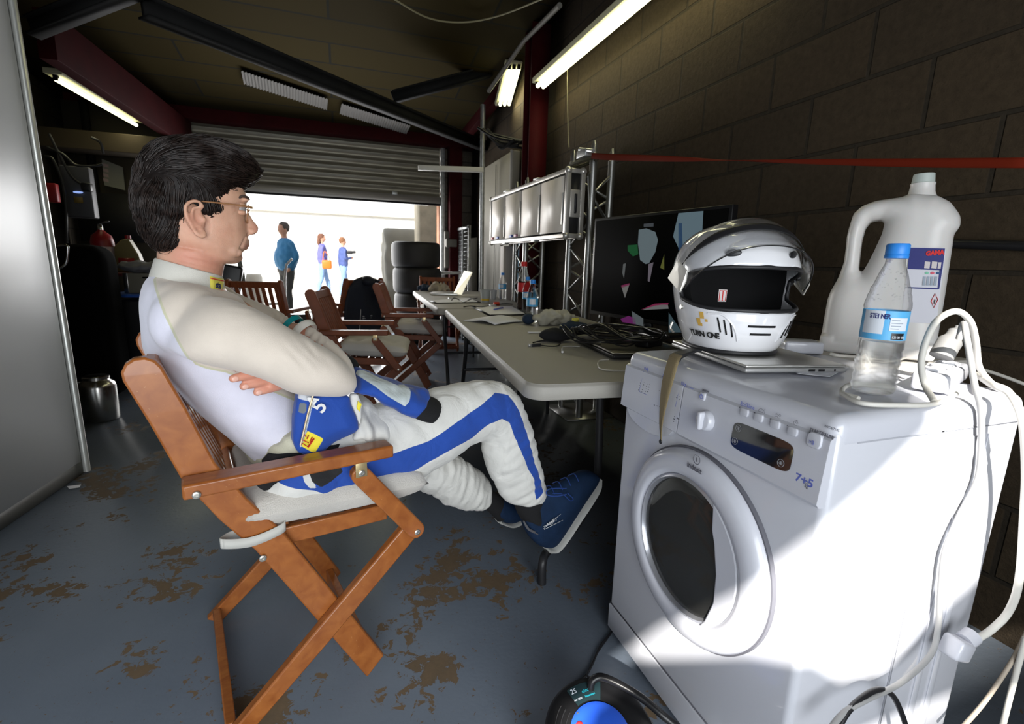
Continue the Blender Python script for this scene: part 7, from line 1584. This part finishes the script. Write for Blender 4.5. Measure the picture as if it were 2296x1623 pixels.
c_ = P(168, 428, Y=5.3); c2_ = P(186, 468, Y=5.3); obj('box_body', MB().box(((c_.x+c2_.x)/2-.01, 5.36, P(170, 430, Y=5.3).z), (.20, .10, .42), bev=.012), mat('dull_box_grey', (.06, .06, .065), .5), eb); obj('indicator_lamp', MB().ell(P(175, 431, Y=5.29), (.035, .006, .009)), mat('blue_indicator', (.2, .3, .8), .4, emit=(.35, .5, 1), estr=.8), eb); obj('socket_plug', MB().box(P(195, 420, Y=5.27), (.07, .06, .07), bev=.01), BLK, eb); obj('warning_label', MB().box(P(176, 448, Y=5.3), (.06, .004, .05)), mat('amber_label', (.22, .15, .03), .6), eb)
rg = random.Random(8)
for k, (pt, lab) in enumerate((([(105, 330), (140, 345), (170, 370), (210, 372), (230, 368)], 'black cable sagging from the partition edge to the wall post'), ([(110, 300), (135, 350), (160, 395), (185, 415)], 'black cable dropping to the switch box'), ([(100, 350), (120, 360), (145, 430), (150, 545)], 'dark cable falling behind the black stand'), ([(205, 308), (225, 320), (232, 345)], 'short dark cable near the left tube light'))):
    tag(obj('wall_cable', MB().tube([P(x, y, Y=5.25) for x, y in pt], .010, 8, smooth=6), mat('faint_black_cable', (.02, .02, .02), .5)), lab, 'cable')
tag(obj('red_wall_box', MB().box(P(115, 432, Y=5.6), (.1, .06, .16), bev=.01), mat('extinguisher_red', (.1, .005, .005), .5)), 'small red box on the wall beside the partition edge', 'box')
tag(obj('cardboard_ledge', MB().box(P(245, 320, Y=6.3)+Vector((0, .1, 0)), (1.2, .3, .18), bev=.01), mat('brown_ledge', (.05, .037, .02), .8)), 'brown boxed ledge high on the left wall under the tube light', 'ledge')
tag(obj('monitor_stand', MB().box(P(512, 640, Y=5.3)+Vector((0, 0, -.05)), (.22, .25, .5), Matrix.Rotation(.2, 3, 'Y'), bev=.02), BLK), 'black equipment box beyond the chin of the driver', 'box')
tag(obj('ribbed_hose', MB().tube([P(x, y, Y=5.25) for x, y in ((532, 560), (538, 590), (545, 625), (550, 680), (552, 740))]+[Vector((P(552, 740, Y=5.25).x, 5.25, .021))], .02, 10, smooth=6), mat('ribbed_hose_grey', (.14, .15, .13), .6, bump=1, bscale=60)), 'grey ribbed hose hanging behind the chair back', 'hose')
tag(obj('water_barrel', MB().lathe([(.16, 0), (.17, .02), (.17, .75), (.15, .8), (.0001, .8)], 28, (P(560, 620, Y=8.3).x, 8.3, .0)), mat('offwhite_barrel', (.7, .66, .58), .5)), 'off-white barrel outside left of the man in blue', 'barrel')
rk_ = thing('pump_trolley', 'black pump trolley with a bent steel handle in front of the man in blue', 'trolley', (P(650, 700, Y=5.4).x, 5.4, 0)); q0 = P(650, 715, Y=5.4)
obj('pump_body', MB().box((q0.x, 5.5, .22), (.30, .35, .34), bev=.03), mat('dark_blue_paint', (.012, .015, .06), .4), rk_); obj('pump_top', MB().box((q0.x+.05, 5.5, .44), (.3, .2, .1), bev=.02), BLK, rk_); obj('handle', MB().tube([P(640, 690, Y=5.45), P(639, 625, Y=5.45), P(642, 594, Y=5.45), P(655, 580, Y=5.45)], .011, 10), GALV, rk_); obj('cross_bar', MB().tube([P(600, 682, Y=5.4), P(636, 681, Y=5.4)], .012, 10), GALV, rk_)
for s_ in (-1, 1): obj('wheel', MB().lathe([(.0001, -.02), (.055, -.02), (.06, 0), (.055, .02), (.0001, .02)], 20, (q0.x+.13*s_, 5.35, .061), Matrix.Rotation(PI/2, 3, 'Y')), BLK, rk_)
# ---------------------------------------------------------------- people outside
def walker(label, loc, yaw, h, top, legs, hair_c, topn='jacket', long_hair=False, wide=1.0, arm='down', step=.12, bag=False, pocket=False, hoodn=False):
    M = Matrix.Translation(loc) @ Matrix.Rotation(yaw, 4, 'Z') @ Matrix.Scale(h/1.75, 4)
    t = thing('person', label, 'person', M=M)
    SK = mat('distant_skin', (.36, .19, .13), .6)
    def ell_loft(st, n=20): # (x,y,z,rx,ry)
        mb = MB(); A_ = catmull([Vector(s[:3]) for s in st], 3); B_ = catmull([Vector((s[3], s[4], 0)) for s in st], 3)
        mb.grid([[c+Vector((r.x*math.cos(2*PI*j/n), r.y*math.sin(2*PI*j/n), 0)) for j in range(n)] for c, r in zip(A_, B_)]); return mb
    ank = [(step, .09), (-step, -.09)]
    def leg(x, y, f): return ell_loft([(x, y, .06, .042*f, .042*f), (x*.9, y, .12, .045*f, .043*f), (x*.75+.01, y*.98, .35, .058*f, .055*f), (x*.45+.02, y*.95, .50, .058*f, .058*f), (x*.2, y*.92, .75, .082*f, .085*f), (0, y*.8, .93, .10*f, .09*f)])
    tor = lambda f: ell_loft([(0, 0, .88, .10*f, .155*f), (0, 0, 1.0, .105*f*wide, .15*f*wide), (.0, 0, 1.15, .11*f*wide, .155*f*wide), (0, 0, 1.32, .11*f, .18*f), (0, 0, 1.42, .085*f, .17*f), (0, 0, 1.47, .055*f, .07*f)])
    head = MB().ell((.02, 0, 1.625), (.095, .075, .115)).ell((.105, 0, 1.60), (.02, .013, .02)).tube([(0, 0, 1.44), (.01, 0, 1.55)], .052, 14); 
    for s in (-1, 1): head.ell((.01, s*.075, 1.615), (.018, .01, .03))
    def armp(s):
        if arm == 'pocket': return [(0, s*.185, 1.40), (-.06, s*.27, 1.15), (.03, s*.19, .95)]
        if arm == 'front': return [(0, s*.185, 1.40), (-.01, s*.23, 1.14), (.20, s*.10, 1.16)]
        return [(0, s*.185, 1.40), (-.03, s*.22, 1.12), (.10, s*.2, .93)]
    arms = [MB().tube([Vector(p) for p in armp(s)], [.05, .045, .035], 14, smooth=5) for s in (-1, 1)]
    hands = []
    for s in (-1, 1):
        p = Vector(armp(s)[-1]); d = (p-Vector(armp(s)[-2])).normalized(); hands.append(MB().ell(p+d*.05, (.03, .022, .045)))
        for k in range(4): hands.append(MB().tube([p+d*.07+Vector((.012*(k-1.5), 0, 0)), p+d*.115+Vector((.014*(k-1.5), 0, -.01))], .008, 8))
        hands.append(MB().tube([p+d*.03+Vector((.02, 0, 0)), p+d*.07+Vector((.04, 0, 0))], .009, 8))
    bd = remesh([head, tor(.85), leg(*ank[0], .8), leg(*ank[1], .8)]+[MB().tube([Vector(p) for p in armp(s)], [.036, .03, .026], 12, smooth=4) for s in (-1, 1)]+hands, .012, 3, 'body'); obj('body', bd, SK, t)
    cme = remesh([tor(1.1)]+arms, .014, 3)
    for v in VN(cme): v.co += v.normal*.014*noise.noise(v.co*12)
    obj(topn, cme, top, t); lme = remesh([leg(*ank[0], 1.12), leg(*ank[1], 1.12), ell_loft([(0, 0, .80, .11, .16), (0, 0, .93, .115, .165), (0, 0, .98, .10, .15)])], .014, 3)
    for v in VN(lme): v.co += v.normal*.01*noise.noise(v.co*14)
    obj('trousers', lme, legs, t)
    for (x, y) in ank: obj('shoe', MB().ell((x+.06, y, .045), (.14, .045, .05)).box((x+.06, y, .012), (.26, .085, .02), bev=.008), mat('pale_shoe', (.5, .5, .5), .6), t)
    hm_ = MB().ell((-.005, 0, 1.66), (.105, .085, .105)); 
    if long_hair: hm_.ell((-.07, 0, 1.53), (.055, .08, .13))
    hb3 = remesh([hm_], .012, 2)
    for v in VN(hb3):
        v.co += v.normal*.012*noise.noise(v.co*30)
        if v.co.x > .055 and v.co.z < 1.70: v.co.x = .055
    obj('hair', hb3, hair_c, t); return t
DJ = mat('bright_blue_jacket', (.015, .12, .26), .7); DT = mat('dark_trousers', (.03, .03, .03), .8)
mq = P(650, 660, Y=9.5); mz = P(632, 498, Y=9.5).z
walker('man in a blue jacket and dark trousers standing outside, back half turned, hands in pockets', (P(642, 600, Y=9.5).x, 9.5, 0), math.radians(215), mz, DJ, DT, mat('grey_brown_hair', (.05, .04, .035), .8), wide=1.5, arm='pocket', step=.03)
w1 = walker('woman in a lilac-blue jacket outside carrying an orange bag', (P(724, 600, Y=15).x, 15, 0), math.radians(8), P(720, 524, Y=15).z, mat('lilac_jacket', (.07, .07, .24), .7), mat('light_jeans', (.12, .20, .36), .8), mat('auburn_hair', (.08, .03, .015), .8), long_hair=True, step=.17, wide=1.2)
bgp = P(733, 593, Y=14.7); bg_ = thing('handbag', 'orange handbag carried by the woman in lilac', 'handbag', tuple(bgp)); obj('bag_body', MB().box(bgp, (.26, .12, .24), bev=.04), mat('orange_leather', (.42, .09, .004), .5), bg_); obj('bag_strap', MB().tube([bgp+Vector((-.1, 0, .1)), bgp+Vector((-.06, -.02, .34)), bgp+Vector((.02, 0, .3)), bgp+Vector((.1, 0, .1))], .012, 8, smooth=4), mat('orange_leather', (.42, .09, .004), .5), bg_)
walker('person in a navy jacket and light jeans outside holding a camera', (P(770, 600, Y=14.5).x, 14.5, 0), math.radians(20), P(766, 532, Y=14.5).z, mat('navy_jacket_outside', (.03, .05, .16), .7), MATS['light_jeans'], mat('ginger_hair', (.12, .05, .02), .8), arm='front', step=.16, wide=1.15)
cp_ = P(784, 566, Y=14.3); tag(obj('camera', MB().box(cp_, (.14, .12, .1), bev=.02).tube([cp_, cp_+Vector((.16, 0, .02))], .04, 16), BLK), 'black camera held by the person in navy outside', 'camera')
bpy.data.scenes.remove(TMP)
